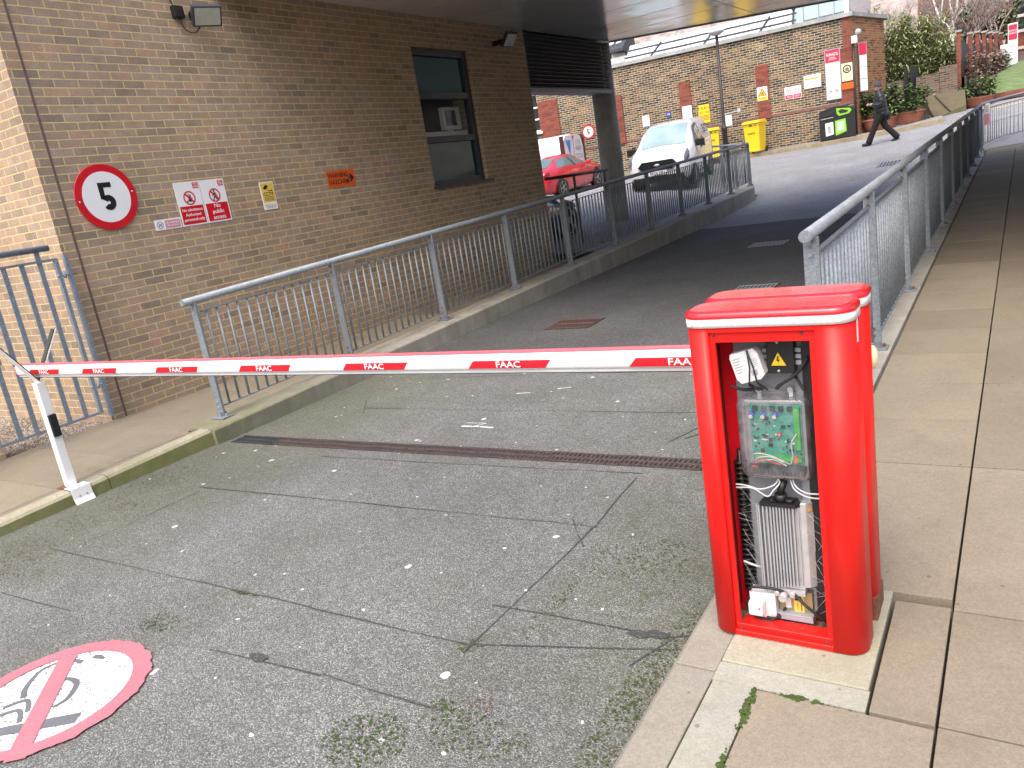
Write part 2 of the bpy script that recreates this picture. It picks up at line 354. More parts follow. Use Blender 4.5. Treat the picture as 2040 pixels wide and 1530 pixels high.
def galv(name, c, rust=.0):
    b = NB(name)
    vo = b.n("ShaderNodeTexVoronoi"); vo.inputs['Scale'].default_value = 95; b.l(b.tc(), vo.inputs['Vector'])
    sv = b.n("ShaderNodeSeparateColor"); b.l(vo.outputs['Color'], sv.inputs[0])
    k = b.ramp(sv.outputs[0], [(0, tuple(q * .78 for q in c)), (1, tuple(q * 1.2 for q in c))])
    k = b.mix(.6, k, b.ramp(b.noise(3.5, 6, .7), [(.3, .75), (.7, 1.2)]), 'MULTIPLY')
    if rust:
        r = b.ramp(b.noise(9, 6, .75), [(.62, 0), (.72, 1)]); k = b.mix(b.math('MULTIPLY', r, rust), k, (.20, .085, .035))
    b.col(k); b.set(Metallic=.3, Roughness=.58); b.bump(sv.outputs[0], .06, .002); return b.mat
M['galv'] = galv('galvanised_steel', (.215, .245, .272), .25)
M['galv_dark'] = galv('painted_steel', (.20, .25, .305))
M['drain'] = plain('dark_rusty_iron', (.062, .045, .040), .75, var=.4, scale=30)
M['rust'] = plain('rusty_steel', (.16, .07, .04), .8, var=.4, scale=40)
M['steel'] = plain('bright_steel', (.55, .55, .56), .35, .9)
M['red'] = plain('red_paint', (.72, .010, .008), .42, var=.05, scale=3, coat=.06, spec=.3, dirt=(.66, (.35, .05, .03), .25))
M['redcap'] = plain('red_cap_paint', (.66, .008, .018), .22, var=.05, coat=.6)
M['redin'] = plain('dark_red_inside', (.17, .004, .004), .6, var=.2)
M['white'] = plain('white_paint', (.78, .78, .77), .38, var=.05, scale=5, dirt=(.64, (.45, .42, .38), .35))
M['beamwhite'] = plain('white_beam', (.80, .80, .79), .30, var=.04, scale=4, dirt=(.66, (.42, .40, .35), .5))
M['signwhite'] = plain('sign_white', (.78, .79, .82), .35, var=.03)
M['signred'] = plain('sign_red', (.56, .010, .022), .35, var=.05)
M['faderd'] = plain('faded_sign_red', (.62, .27, .33), .5, var=.08)
M['signblack'] = plain('sign_black', (.012, .012, .016), .4, var=.1)
M['signyellow'] = plain('sign_yellow', (.72, .52, .10), .45, var=.05)
M['cream'] = plain('sign_cream', (.74, .70, .45), .45, var=.05)
M['orange'] = plain('sign_orange', (.72, .11, .01), .4, var=.06)
M['brightyellow'] = plain('bright_yellow', (.78, .53, .015), .4, var=.05)
M['crimson'] = plain('sign_crimson', (.62, .015, .06), .4, var=.05)
M['blue'] = plain('sign_blue', (.02, .05, .32), .4)
M['midblue'] = plain('logo_blue', (.06, .22, .55), .4)
M['greytext'] = plain('grey_lettering', (.30, .31, .33), .6)
M['led'] = plain('led_diffuser', (.82, .78, .80), .3, var=.04)
M['rubber'] = plain('black_rubber', (.016, .016, .017), .7, var=.3, scale=20)
M['blackpl'] = plain('black_plastic', (.011, .011, .012), .45, var=.25)
M['blacksteel'] = plain('black_steel', (.022, .021, .021), .5, var=.25, scale=12)
M['darkgrey'] = plain('dark_grey_metal', (.035, .04, .05), .45, var=.2)
M['plate'] = plain('grey_mounting_plate', (.27, .29, .32), .5, var=.15, scale=9, dirt=(.6, (.16, .14, .12), .5))
M['alu'] = plain('cast_aluminium', (.46, .46, .47), .5, .3, var=.15, scale=14, dirt=(.58, (.22, .19, .16), .5))
M['gold'] = plain('yellow_zinc', (.36, .30, .16), .45, .5, var=.2, scale=10)
M['whitepl'] = plain('white_plastic', (.60, .61, .62), .4, var=.05, scale=12, dirt=(.66, (.4, .37, .33), .3))
M['greypl'] = plain('grey_plastic', (.42, .44, .46), .45, var=.08)
M['cable'] = plain('white_cable', (.45, .46, .47), .5)
M['timber'] = plain('timber', (.30, .20, .10), .7)
M['terracotta'] = plain('terracotta', (.25, .09, .055), .8, var=.2, scale=5, bump=.3, dirt=(.62, (.45, .33, .27), .5))
M['soil'] = plain('soil', (.05, .035, .025), .95, var=.3, scale=20, bump=.5)
M['skin'] = plain('skin', (.42, .22, .15), .55, var=.08)
M['puffer'] = plain('navy_puffer_nylon', (.012, .013, .018), .42, var=.2, scale=10)
M['trouser'] = plain('black_cloth', (.004, .004, .005), .85, var=.2)
M['beanie'] = plain('grey_knit', (.05, .055, .065), .95, var=.25, scale=60, bump=.6)
M['carwhite'] = plain('white_car_paint', (.62, .63, .65), .25, var=.02, coat=.6)
M['carred'] = plain('red_car_paint', (.50, .012, .028), .22, var=.04, coat=.8)
M['carblack'] = plain('black_car_paint', (.014, .015, .018), .12, var=.1, coat=1.0)
M['tyre'] = plain('tyre_rubber', (.014, .014, .014), .85, var=.2)
M['alloy'] = plain('alloy_wheel', (.33, .33, .34), .35, .8)
M['coping'] = plain('coping_stone', (.30, .31, .31), .8, var=.25, scale=3, bump=.3)
M['roofglass'] = plain('skylight_panel', (.60, .64, .68), .3, var=.12, scale=2)
M['birch'] = plain('birch_bark', (.62, .58, .54), .8, var=.25, scale=10)
M['bark'] = plain('brown_bark', (.17, .135, .115), .9, var=.3, scale=15)
M['bluefacade'] = plain('pale_blue_cladding', (.42, .58, .70), .35, var=.06)
M['stone'] = plain('pale_stone', (.52, .49, .44), .8, var=.15)
M['slate'] = plain('slate_roof', (.045, .05, .06), .6, var=.3, scale=8)
M['green'] = plain('lime_green_panel', (.20, .52, .03), .4, var=.06)
M['palegreen'] = plain('pale_green_label', (.32, .58, .24), .5, var=.06)
def glass(name, c, rough=.03, alpha=1.0):
    b = NB(name); b.col(b.ramp(b.noise(1.4, 3), [(.3, tuple(q * .8 for q in c)), (.7, tuple(q * 1.2 for q in c))])); b.set(Roughness=rough)
    b.p.inputs['Specular IOR Level'].default_value = .3; b.p.inputs['Alpha'].default_value = alpha; return b.mat
M['tealglass'] = glass('teal_window_glass', (.006, .065, .060), .05, .9)
M['greyglass'] = glass('grey_window_glass', (.03, .04, .04), .08, .13)
M['carglass'] = glass('car_glass', (.10, .14, .145), .03)
M['windscreen'] = glass('pale_reflection_windscreen', (.26, .37, .41), .05)  # pale base colour imitates a reflection on the van's windscreen
M['darkglass'] = glass('dark_glass', (.02, .025, .03), .05)
def clear(name):
    b = NB(name); tr = b.n("ShaderNodeBsdfTransparent"); gl = b.n("ShaderNodeBsdfGlossy"); gl.inputs['Roughness'].default_value = .12
    df = b.n("ShaderNodeBsdfDiffuse"); df.inputs[0].default_value = (.72, .70, .76, 1)
    m1 = b.n("ShaderNodeMixShader"); fr = b.n("ShaderNodeLayerWeight"); fr.inputs[0].default_value = .35
    m2 = b.n("ShaderNodeMixShader"); b.l(b.ramp(b.noise(25, 5), [(.35, .02), (.7, .12)]), m2.inputs[0])
    b.l(fr.outputs['Facing'], m1.inputs[0]); b.l(tr.outputs[0], m1.inputs[1]); b.l(gl.outputs[0], m1.inputs[2])
    b.l(m1.outputs[0], m2.inputs[1]); b.l(df.outputs[0], m2.inputs[2]); b.l(m2.outputs[0], b.out.inputs[0]); return b.mat
M['clear'] = clear('clear_polycarbonate')
def pcb():
    b = NB('circuit_board_green'); c = b.ramp(b.noise(60, 5, .7), [(.3, (.01, .16, .12)), (.7, (.03, .33, .26))])
    br = b.n("ShaderNodeTexBrick"); br.inputs['Scale'].default_value = 1.0; br.inputs['Brick Width'].default_value = .0065; br.inputs['Row Height'].default_value = .0031; br.inputs['Mortar Size'].default_value = .0004
    x, y, z = b.xyz(); cv = b.n("ShaderNodeCombineXYZ"); b.l(x, cv.inputs[0]); b.l(z, cv.inputs[1]); b.l(cv.outputs[0], br.inputs['Vector'])
    c = b.mix(b.math('MULTIPLY', br.outputs['Fac'], .22), c, (.25, .45, .33)); b.col(c); b.set(Roughness=.4); return b.mat
M['pcb'] = pcb()
def panel_metal():
    # glossy metal-faced soffit boards, slightly bowed
    b = NB('soffit_metal'); b.col(b.ramp(b.noise(.9, 4), [(.3, (.70, .70, .695)), (.7, (.80, .80, .79))])); b.set(Metallic=.35, Roughness=.16); b.p.inputs['Specular IOR Level'].default_value = .9
    mp = b.n("ShaderNodeMapping"); b.l(b.tc(), mp.inputs[0]); mp.inputs['Scale'].default_value = (1.0, .9, 1)
    b.bump(b.noise(.9, 2, .4, mp.outputs[0]), .5, .08); return b.mat
M['soffit'] = panel_metal()
def leafmat(name, c1, c2, c3):
    b = NB(name); g = b.n("ShaderNodeNewGeometry"); c = b.ramp(g.outputs['Random Per Island'], [(0, c1), (.5, c2), (1, c3)])
    c = b.mix(.6, c, b.ramp(b.noise(1.3, 4), [(.3, .6), (.7, 1.3)]), 'MULTIPLY'); b.col(c); b.set(Roughness=.6)
    b.p.inputs['Specular IOR Level'].default_value = .3; return b.mat
M['bamboo'] = leafmat('bamboo_leaves', (.13, .18, .07), (.28, .32, .14), (.44, .45, .24))
M['laurel'] = leafmat('laurel_leaves', (.03, .075, .025), (.075, .14, .05), (.27, .31, .13))
M['brownleaf'] = leafmat('dry_hedge_leaves', (.13, .09, .065), (.28, .20, .16), (.46, .34, .30))
def gravelmat():
    b = NB('gravel'); vo = b.n("ShaderNodeTexVoronoi"); vo.inputs['Scale'].default_value = 62; b.l(b.tc(), vo.inputs['Vector'])
    sv = b.n("ShaderNodeSeparateColor"); b.l(vo.outputs['Color'], sv.inputs[0])
    c = b.ramp(sv.outputs[0], [(0, (.22, .15, .10)), (.3, (.42, .33, .24)), (.65, (.60, .51, .40)), (1, (.80, .74, .65))])
    c = b.mix(.9, c, b.ramp(vo.outputs['Distance'], [(.15, 1.0), (.65, .32)]), 'MULTIPLY'); b.col(c); b.set(Roughness=.8)
    b.bump(b.math('MULTIPLY', vo.outputs['Distance'], -1.0), 1.0, .02); return b.mat
M['gravel'] = gravelmat()
def worn(name, c, wear, wc=(.18, .18, .175)):
    b = NB(name); k = b.ramp(b.noise(2.5, 6, .7), [(.3, tuple(q * .85 for q in c)), (.7, tuple(min(1, q * 1.12) for q in c))])
    mp = b.n("ShaderNodeMapping"); b.l(b.tc(), mp.inputs[0]); mp.inputs['Scale'].default_value = (1, 1.7, 1)
    m_ = b.ramp(b.noise(75, 4, .65, mp.outputs[0]), [(wear, 0), (wear + .05, 1)]); b.col(b.mix(m_, k, wc)); b.set(Roughness=.75)
    vo = b.n("ShaderNodeTexVoronoi"); vo.inputs['Scale'].default_value = 130; b.l(b.tc(), vo.inputs['Vector']); b.bump(vo.outputs['Distance'], .3, .004); return b.mat
M['pinkpaint'] = worn('worn_red_road_paint', (.50, .135, .175), .55)
M['roadwhite'] = worn('worn_white_road_paint', (.74, .75, .76), .53)
M['roadgrey'] = worn('faded_grey_road_paint', (.12, .125, .14), .72)
M['roadyellow'] = worn('worn_yellow_line', (.72, .55, .12), .68)
M['bitumen'] = worn('bitumen_seal', (.045, .045, .047), .56, (.13, .13, .125))
M['grass'] = plain('lawn', (.115, .168, .062), .9, var=.3, scale=3, bump=.8)
M['hillground'] = plain('planted_bank_soil', (.09, .065, .045), .95, var=.3, scale=4, bump=.5)
M['moss'] = plain('green_moss', (.05, .085, .012), .95, var=.35, scale=60, bump=.9)
M['interior'] = plain('room_interior', (.05, .055, .05), .9)
# ------------------------------------------------------------------ ground heights
S_ = 0.033
def plane(y): return S_ * (y - 2.3)                  # pavements and kerbs climb evenly
def tps(pts):
    P = np.array(pts, float); n = len(P); sc = 10.0; X = P[:, :2] / sc
    def U(r2): return np.where(r2 > 1e-12, r2 * np.log(np.maximum(r2, 1e-12)), 0)
    K = U(((X[:, None] - X[None]) ** 2).sum(-1)) + 1e-4 * np.eye(n); Q = np.c_[np.ones(n), X]
    A = np.block([[K, Q], [Q.T, np.zeros((3, 3))]]); wv = np.linalg.solve(A, np.r_[P[:, 2], 0, 0, 0])
    def f(x, y):
        q = np.array([x, y]) / sc; return float(U(((X - q) ** 2).sum(1)) @ wv[:n] + wv[n] + q @ wv[n + 1:])
    return f
_prof = [(-8, -.13), (0, -.095), (2, -.09), (4, -.084), (6.5, -.045), (9.5, .01), (12, .04), (14.7, .075), (18, .17)]
SH = [(-5.7, 20.5, .34), (-5.7, 23, .66), (-5.7, 26, .96), (-7, 28.6, 1.13), (-13, 27.3, 1.10), (-20, 26.6, 1.08), (-10, 28.0, 1.11)]
_rt = _tp = tps([(x, y, z) for y, z in _prof for x in (-5.6, -3.2, -.9)] + SH +
    [(-5.6, 20, .28), (-3.2, 20, .31), (-1, 20, .37), (-1, 22, .60), (-3.9, 26.5, 1.0), (-3.0, 26.5, 1.02), (-4.6, 29.2, 1.19), (-3.4, 30.2, 1.28), (-2.4, 30.5, 1.42),
     (2, 30, 1.56), (.2, 33, 1.66), (5, 28, 1.62), (3, 24, .98), (8, 26, 1.55), (1, 22.6, .72), (10, 40, 2.4), (-2, 40, 2.0), (6, 6, -.1), (6, 18, .3), (14, 26, 1.9)])
_cp = tps(SH + [(-7.3, 12.5, .25), (-7.6, 13.9, .32), (-7.55, 16, .44), (-5.9, 14, .28), (-5.9, 17, .42), (-5.9, 19.5, .50), (-8, 20, .72), (-13, 24, .93), (-11, 24, .97), (-16, 16, .5), (-16, 12.5, .3), (-20, 24, .93), (-30, 20, .8), (-30, 28, 1.1), (-40, 27, 1.1)])
def H(x, y):
    if x > -5.7: return _rt(x, y)
    if y < 20.5: return _cp(x, y)
    t = min(1, max(0, (x + 8.2) / 2.5)); t = t * t * (3 - 2 * t); return _cp(x, y) * (1 - t) + _rt(x, y) * t
def lin(a, b, n): return [a + (b - a) * i / (n - 1) for i in range(n)]

# ------------------------------------------------------------------ ground, road, street
mb = MB(); mb.grid([-120, -40, 0, 40, 120], [-60, -8, 20, 60, 160], lambda x, y: -1.2 if y < 30 else -1.0, False); tag(mb.build('ground', M['hillground']), kind='structure')
mb = MB(); mb.grid(lin(-5.62, -.90, 20), lin(-7, 6.2, 40), lambda x, y: H(x, y)); tag(mb.build('road', M['asphalt']), kind='structure')
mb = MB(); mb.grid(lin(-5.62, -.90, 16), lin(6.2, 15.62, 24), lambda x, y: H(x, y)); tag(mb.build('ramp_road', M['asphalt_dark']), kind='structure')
mb = MB()
mb.grid(lin(-5.69, -.90, 14), lin(15.62, 21, 14), lambda x, y: H(x, y)); 
mb.grid(lin(-5.69, 14, 40), lin(21, 33, 30), lambda x, y: H(x, y)); mb.grid(lin(-5.69, 14, 20), lin(33, 46, 12), lambda x, y: H(x, y))
tag(mb.build('street', M['asphalt_street']), kind='structure')
mb = MB(); mb.grid(lin(-40, -5.69, 70), lin(20.5, 30.5, 24), lambda x, y: H(x, y)); mb.grid(lin(-40, -5.85, 60), lin(12.4, 20.5, 20), lambda x, y: H(x, y)); tag(mb.build('car_park', M['asphalt_street']), kind='structure')

# saw cuts sealed with bitumen, faded marks, all lying on the road
def strip(mb, pts, wdt, dz=.004, fn=None):
    fn = fn or H
    for (x0, y0), (x1, y1) in zip(pts[:-1], pts[1:]):
        L = math.hypot(x1 - x0, y1 - y0); n = max(2, int(L / .25)); nx, ny = -(y1 - y0) / L, (x1 - x0) / L
        vs = []
        for i in range(n + 1):
            t = i / n; x = x0 + (x1 - x0) * t; y = y0 + (y1 - y0) * t; ww = wdt * random.uniform(.3, .85) / 2; j = random.uniform(-.006, .006)
            vs += [(x + nx * (ww + j), y + ny * (ww + j), fn(x, y) + dz), (x - nx * (ww - j), y - ny * (ww - j), fn(x, y) + dz)]
        mb.add(vs, [(2 * i, 2 * i + 1, 2 * i + 3, 2 * i + 2) for i in range(n)])
mb = MB()
for pts, wd in [([(-4.99, 2.0), (-2.69, 2.03), (-1.8, 2.03)], .012), ([(-1.82, 2.03), (-1.0, 2.28)], .012), ([(-1.88, 2.31), (-1.08, 2.33), (-.99, 2.37)], .012), ([(-1.78, 3.08), (-1.8, 1.98)], .012),
                ([(-4.81, 2.97), (-1.76, 3.09)], .012), ([(-1.93, 3.13), (-1.74, 2.88)], .014), ([(-4.29, 3.63), (-1.81, 3.76)], .010), ([(-1.82, 3.70), (-1.78, 3.08)], .010), ([(-4.81, 4.68), (-1.5, 4.81)], .012),
                ([(-2.9, 1.63), (-2.26, 1.67), (-1.68, 1.68)], .012), ([(-1.08, 2.33), (-1.16, 2.12)], .012), ([(-1.72, 4.61), (-1.84, 4.25)], .014), ([(-1.76, 4.32), (-1.62, 4.52)], .014), ([(-5.4, 5.5), (-2.23, 5.77), (-1.2, 5.8)], .010), ([(-4.65, 1.56), (-3.95, 1.6)], .010), ([(-5.0, 4.88), (-4.73, 4.55)], .010), ([(-4.8, 2.02), (-4.75, 2.9)], .008)]: strip(mb, pts, wd)
for cx, cy in [(-1.14, 2.33), (-1.2, 2.31), (-2.62, 1.66)]:
    mb.add([(cx + .07 * math.cos(a) * random.uniform(.5, 1), cy + .03 * math.sin(a) * random.uniform(.5, 1), H(cx, cy) + .0055) for a in lin(0, 5.6, 9)], [list(range(9))])
tag(mb.build('road_cracks', M['bitumen']), kind='structure')
mb = MB()
for pts in ([(-3.53, 4.36), (-3.24, 4.36)], [(-3.53, 4.43), (-3.38, 4.44)], [(-3.42, 4.36), (-3.36, 4.44)], [(-3.52, 5.13), (-3.40, 5.16)], [(-3.2, 5.27), (-3.1, 5.32)]): strip(mb, pts, .03)
tag(mb.build('faded_road_paint', M['roadwhite']), kind='structure')
mb = MB(); strip(mb, [(-5.3, 15.62), (-.95, 15.66)], .05); tag(mb.build('road_joint', M['concrete']), kind='structure')
mb = MB()
for dy in (0, .30): strip(mb, [(-2.3, 29.25 - dy), (-1.6, 29.5 - dy), (-.8, 30.2 - dy), (0, 31.2 - dy), (2.5, 32.2 - dy)], .2)
strip(mb, [(-9.5, 28.18), (-7.2, 28.50), (-5.0, 28.80), (-3.4, 29.02), (-2.2, 29.25)], .2)
tag(mb.build('yellow_road_lines', M['roadyellow']), kind='structure')
mb = MB(); strip(mb, [(-3.4, 28.6), (-1.5, 29.4), (1.5, 29.9)], .06); tag(mb.build('white_road_line', M['roadwhite']), kind='structure')
mb = MB()
for pts in ([(-5.0, 21.4), (-2.2, 23.4), (-1.4, 26.4)],): strip(mb, pts, .03)
mb2 = MB(); xs = lin(-4.6, -1.2, 12)
mb2.add([(x, 24.2 + .12 * (x + 4.6), H(x, 24.2 + .12 * (x + 4.6)) + .004) for x in xs] + [(x, 28.2, H(x, 28.2) + .004) for x in xs[::-1]], [list(range(24))])
mb2 = None; tag(mb.build('road_patch_joint', M['bitumen']), kind='structure')

# painted no-smoking roundel on the road
t = thing('no_smoking_marking', 'worn no smoking roundel painted on the road, pink ring and slash over white', 'road marking', (-3.287, 1.143, H(-3.287, 1.143)))
cx, cy = -3.287, 1.143; zr = H(cx, cy)
def zz(dz): return lambda x, y: zr + dz
def disc(r0, r1, dz, ragged):
    mb = MB(); n = 140; vs = []; fs = []
    for k in range(n):
        a = 2 * math.pi * k / n; rg = ragged * (math.sin(a * 17) * .5 + random.uniform(-1, 1) * .6 + (1.6 * math.sin(a * 3 + 1) if 4.2 < a < 5.9 else 0))
        vs += [(cx + r0 * math.cos(a), cy + r0 * math.sin(a), zr + dz), (cx + (r1 + rg) * math.cos(a), cy + (r1 + rg) * math.sin(a), zr + dz)]
    fs = [(2 * k, 2 * k + 1, 2 * ((k + 1) % n) + 1, 2 * ((k + 1) % n)) for k in range(n)]; mb.add(vs, fs); return mb
disc(0.0001, .318, .005, .004).build('white_disc', M['roadwhite'], t)
disc(.312, .387, .009, .008).build('ring', M['pinkpaint'], t)
mb = MB()
mb.add([(-3.61, 1.37, zr + .0085), (-3.55, 1.42, zr + .0085), (-2.98, .90, zr + .0085), (-3.04, .85, zr + .0085)], [(0, 1, 2, 3)]); mb.build('slash', M['pinkpaint'], t)
mb = MB()
def curve2(pts, wd):
    vs = []
    for i, (x, y, ww) in enumerate(pts):
        a = pts[max(0, i - 1)]; b_ = pts[min(len(pts) - 1, i + 1)]; L = math.hypot(b_[0] - a[0], b_[1] - a[1]); nx, ny = -(b_[1] - a[1]) / L, (b_[0] - a[0]) / L
        vs += [(x + nx * ww / 2 * wd, y + ny * ww / 2 * wd, zr + .0068), (x - nx * ww / 2 * wd, y - ny * ww / 2 * wd, zr + .0068)]
    mb.add(vs, [(2 * i, 2 * i + 1, 2 * i + 3, 2 * i + 2) for i in range(len(pts) - 1)])
def smooth(ctrl, n=24):
    out = []; P = [Vector(c) for c in ctrl]
    for i in range(len(P) - 1):
        p0, p1, p2, p3 = P[max(0, i - 1)], P[i], P[i + 1], P[min(len(P) - 1, i + 2)]
        for k in range(n // (len(P) - 1) + 1):
            t_ = k / (n // (len(P) - 1) + 1); out.append(tuple(.5 * ((2 * p1) + (p2 - p0) * t_ + (2 * p0 - 5 * p1 + 4 * p2 - p3) * t_ ** 2 + (3 * p1 - p0 - 3 * p2 + p3) * t_ ** 3)))
    return out + [tuple(P[-1])]
curve2(smooth([(-3.405, 1.095, 1.2), (-3.478, 1.14, 1), (-3.545, 1.24, .8), (-3.50, 1.325, .7), (-3.41, 1.345, 1.2)]), .022)
curve2(smooth([(-3.40, 1.20, 1.3), (-3.35, 1.245, 1), (-3.27, 1.245, 1.1), (-3.20, 1.17, 1), (-3.20, 1.11, .8)]), .022)
curve2(smooth([(-3.42, 1.02, 1.2), (-3.37, 1.09, 1), (-3.28, 1.05, 1)]), .02); curve2(smooth([(-3.38, .985, 1.2), (-3.33, 1.04, 1), (-3.24, 1.0, 1)]), .02)
curve2([(-3.40, 1.39, 1.4), (-3.37, 1.40, 1.4), (-3.33, 1.40, .6)], .02)
mb.build('smoke_pattern', M['roadgrey'], t)
mb = MB(); mb.add([(-3.04, 1.14, zr + .0068), (-3.00, 1.09, zr + .0068), (-3.40, .80, zr + .0068), (-3.43, .84, zr + .0068)], [(0, 1, 2, 3)]); mb.build('cigarette', M['roadgrey'], t)

# drainage channel across the road
t = thing('drainage_channel', 'rusty slotted drainage channel running across the road', 'drain', (-3.4, 3.88, H(-3.4, 3.88)))
x = -5.5; k = 0
ym = lambda x: 3.84 + (x + 5.5) * .026
while x < -1.0:
    mb = MB(); x2 = min(x + .5, -.99); z0 = H(x, ym(x))
    mb.box(x, x2 - .004, ym(x) - .074, ym(x) - .060, z0 - .01, z0 + .008); mb.box(x, x2 - .004, ym(x) + .060, ym(x) + .074, z0 - .01, z0 + .008)
    q = x + .012
    while q < x2 - .02: mb.box(q, q + .014, ym(x) - .062, ym(x) + .062, z0 - .01, z0 + .0065); q += .031
    mb.box(x, x2 - .004, ym(x) - .012, ym(x) + .012, z0 - .01, z0 + .0078)
    mb.build('grate', M['drain'] if k % 9 else M['darkgrey'], t); x += .5; k += 1
mb = MB(); e0, e1 = ym(-5.5), ym(-.99); zf = H(-3, 3.9); mb.add([(-5.5, e0 - .08, zf - .03), (-.99, e1 - .08, zf - .03), (-.99, e1 + .08, zf - .03), (-5.5, e0 + .08, zf - .03), (-5.5, e0 - .08, zf + .003), (-.99, e1 - .08, zf + .003), (-.99, e1 + .08, zf + .003), (-5.5, e0 + .08, zf + .003)], [(3, 2, 1, 0), (4, 5, 6, 7), (0, 1, 5, 4), (1, 2, 6, 5), (2, 3, 7, 6), (3, 0, 4, 7)]); mb.build('frame', M['rubber'], t)
def grating(label, cx, cy, w_, d_, mat, ang=0):
    z0 = max(H(cx - w_ / 2, cy), H(cx + w_ / 2, cy), H(cx, cy - d_ / 2), H(cx, cy + d_ / 2)); t = thing('gully_grating', label, 'drain cover', (cx, cy, z0), ang, 'gratings in the road')
    mb = MB()
    for a in lin(-w_ / 2, w_ / 2 - .02, 10): mb.box(a, a + .02, -d_ / 2, d_ / 2, -.02, .008)
    for b_ in (-d_ / 2, -.01, d_ / 2 - .025): mb.box(-w_ / 2, w_ / 2, b_, b_ + .025, -.02, .0095)
    f2 = MB(); f2.box(-w_ / 2 - .02, w_ / 2 + .02, -d_ / 2 - .02, d_ / 2 + .02, -.03, .004)
    for q in (mb, f2): q.v = [Vector((p.x, p.y, p.z + H(cx + p.x, cy + p.y) - z0)) for p in q.v]
    mb.build('bars', mat, t, local=True); f2.build('frame', M['rubber'], t, local=True)
grating('faded red grating in the dark ramp road behind the barrier arm', -4.25, 7.57, .52, .42, plain('faded_red_grating', (.15, .055, .05), .8, var=.3, scale=9, dirt=(.45, (.085, .08, .08), .85)))
grating('grey grating in the ramp road level with the middle of the left railing', -3.4, 12.6, .55, .45, M['plate'])
grating('grating in the ramp road half hidden by the end post of the right railing', -2.62, 8.95, .45, .45, M['plate'])
grating('large grating in the street this side of the walking person', -2.75, 22.3, .75, .6, M['plate'])

# ------------------------------------------------------------------ left footway, kerb, upstand
def fz(y): return float(np.interp(y, [-8, 3.6, 4.6, 7, 9.5, 12.6], [-.34 + .1, .03, .022, .035, .055, .10]))
mb = MB(); ys = [-7.2]
while ys[-1] < 12.3: ys.append(ys[-1] + .57)
shift = 3.655 - min(ys, key=lambda q: abs(q - 3.655)); ys = [q + shift for q in ys]
for a, b_ in zip(ys[:-1], ys[1:]):
    for xa, xb in ((-7.32, -5.84), (-5.835, -5.765)):
        if b_ > 4.0 and xa > -6: continue
        if b_ > 4.0: xb = -5.90
        e = .0035; x0, x1 = xa + e, xb - e; A, B = a + e, b_ - e
        v = [(x0, A, plane(A) if A < 3.6 else fz(A)), (x1, A, plane(A) if A < 3.6 else fz(A)), (x1, B, plane(B) if B < 3.6 else fz(B)), (x0, B, plane(B) if B < 3.6 else fz(B))]
        mb.add([(p[0], p[1], p[2] - .06) for p in v] + v, [(4, 5, 6, 7), (0, 1, 5, 4), (1, 2, 6, 5), (2, 3, 7, 6), (3, 0, 4, 7)])
tag(mb.build('footway', M['slab'], bevel=.003, seg=1), kind='structure')
mb = MB(); mb.box(-7.3, -5.7, -7, 3.6, -.5, -.40); mb.grid([-7.31, -5.72], lin(-7, 3.66, 6), lambda x, y: plane(y) - .02, False); mb.grid([-7.31, -5.88], lin(3.66, 12.5, 12), lambda x, y: fz(y) - .02, False); tag(mb.build('footway_bedding', M['soil']), kind='structure')
mb = MB(); ks = [-6.9 + .915 * i for i in range(12)]; ks = [k + (3.69 - min(ks, key=lambda q: abs(q - 3.69))) for k in ks]; ks = [k for k in ks if k < 3.8]
for a, b_ in zip(ks[:-1], ks[1:]):
    n0 = len(mb.v); A, B = a + .003, b_ - .003; prof = [(-5.615, -.3), (-5.62, -.022), (-5.64, -.004), (-5.66, 0), (-5.76, 0), (-5.76, -.3)]
    vs = [(x, A, z + plane(A) + .002) for x, z in prof] + [(x, B, z + plane(B) + .002) for x, z in prof]; n = len(prof)
    mb.add(vs, [list(range(n)), list(range(n, 2 * n))[::-1]] + [(i, n + i, n + (i + 1) % n, (i + 1) % n) for i in range(n)])
tag(mb.build('kerb', M['mosskerb']), kind='structure')
mb = MB(); prof = [(-5.575, -.6), (-5.58, -.015), (-5.595, 0), (-5.94, 0), (-5.95, -.012), (-5.95, -.6)]; n = len(prof); yy = lin(3.69, 19.6, 33) + [19.9, 20.15, 20.35, 20.45]
sh = [0] * 33 + [-.03, -.1, -.2, -.32]
for k, y in enumerate(yy): mb.v += [Vector((min(x + sh[k], x if x < -5.8 else x + sh[k]), y, z + plane(y) + .003)) for x, z in prof]
for k in range(len(yy) - 1):
    for i in range(n): mb.f.append([k * n + i, (k + 1) * n + i, (k + 1) * n + (i + 1) % n, k * n + (i + 1) % n]); mb.sm.append(False)
mb.f += [list(range(n)), list(range((len(yy) - 1) * n, len(yy) * n))[::-1]]; mb.sm += [False, False]
o = mb.build('upstand_wall', M['upstand'], bevel=.004); tag(o, 'low concrete upstand carrying the left railing beside the ramp', 'wall')
mb = MB(); mb.grid(lin(-10.2, -7.3, 12), lin(1.2, 3.82, 14), lambda x, y: plane(3.3) - .035 + .012 * math.sin(x * 9 + y * 7)); 
st = MB()
for k in range(2600):
    x, y = random.uniform(-9.0, -7.31), random.uniform(2.3, 3.79); r = random.uniform(.008, .018); z = plane(3.3) - .03
    bm_ = [(x + r, y, z), (x, y + r * .8, z), (x - r, y, z), (x, y - r * .8, z), (x + r * .2, y, z + r * .9)]; st.add(bm_, [(0, 1, 4), (1, 2, 4), (2, 3, 4), (3, 0, 4)], True)
b0 = len(mb.v); mb.v += st.v; mb.f += [[b0 + i for i in f] for f in st.f]; mb.sm += st.sm
tag(mb.build('gravel_bed', M['gravel']), kind='stuff')

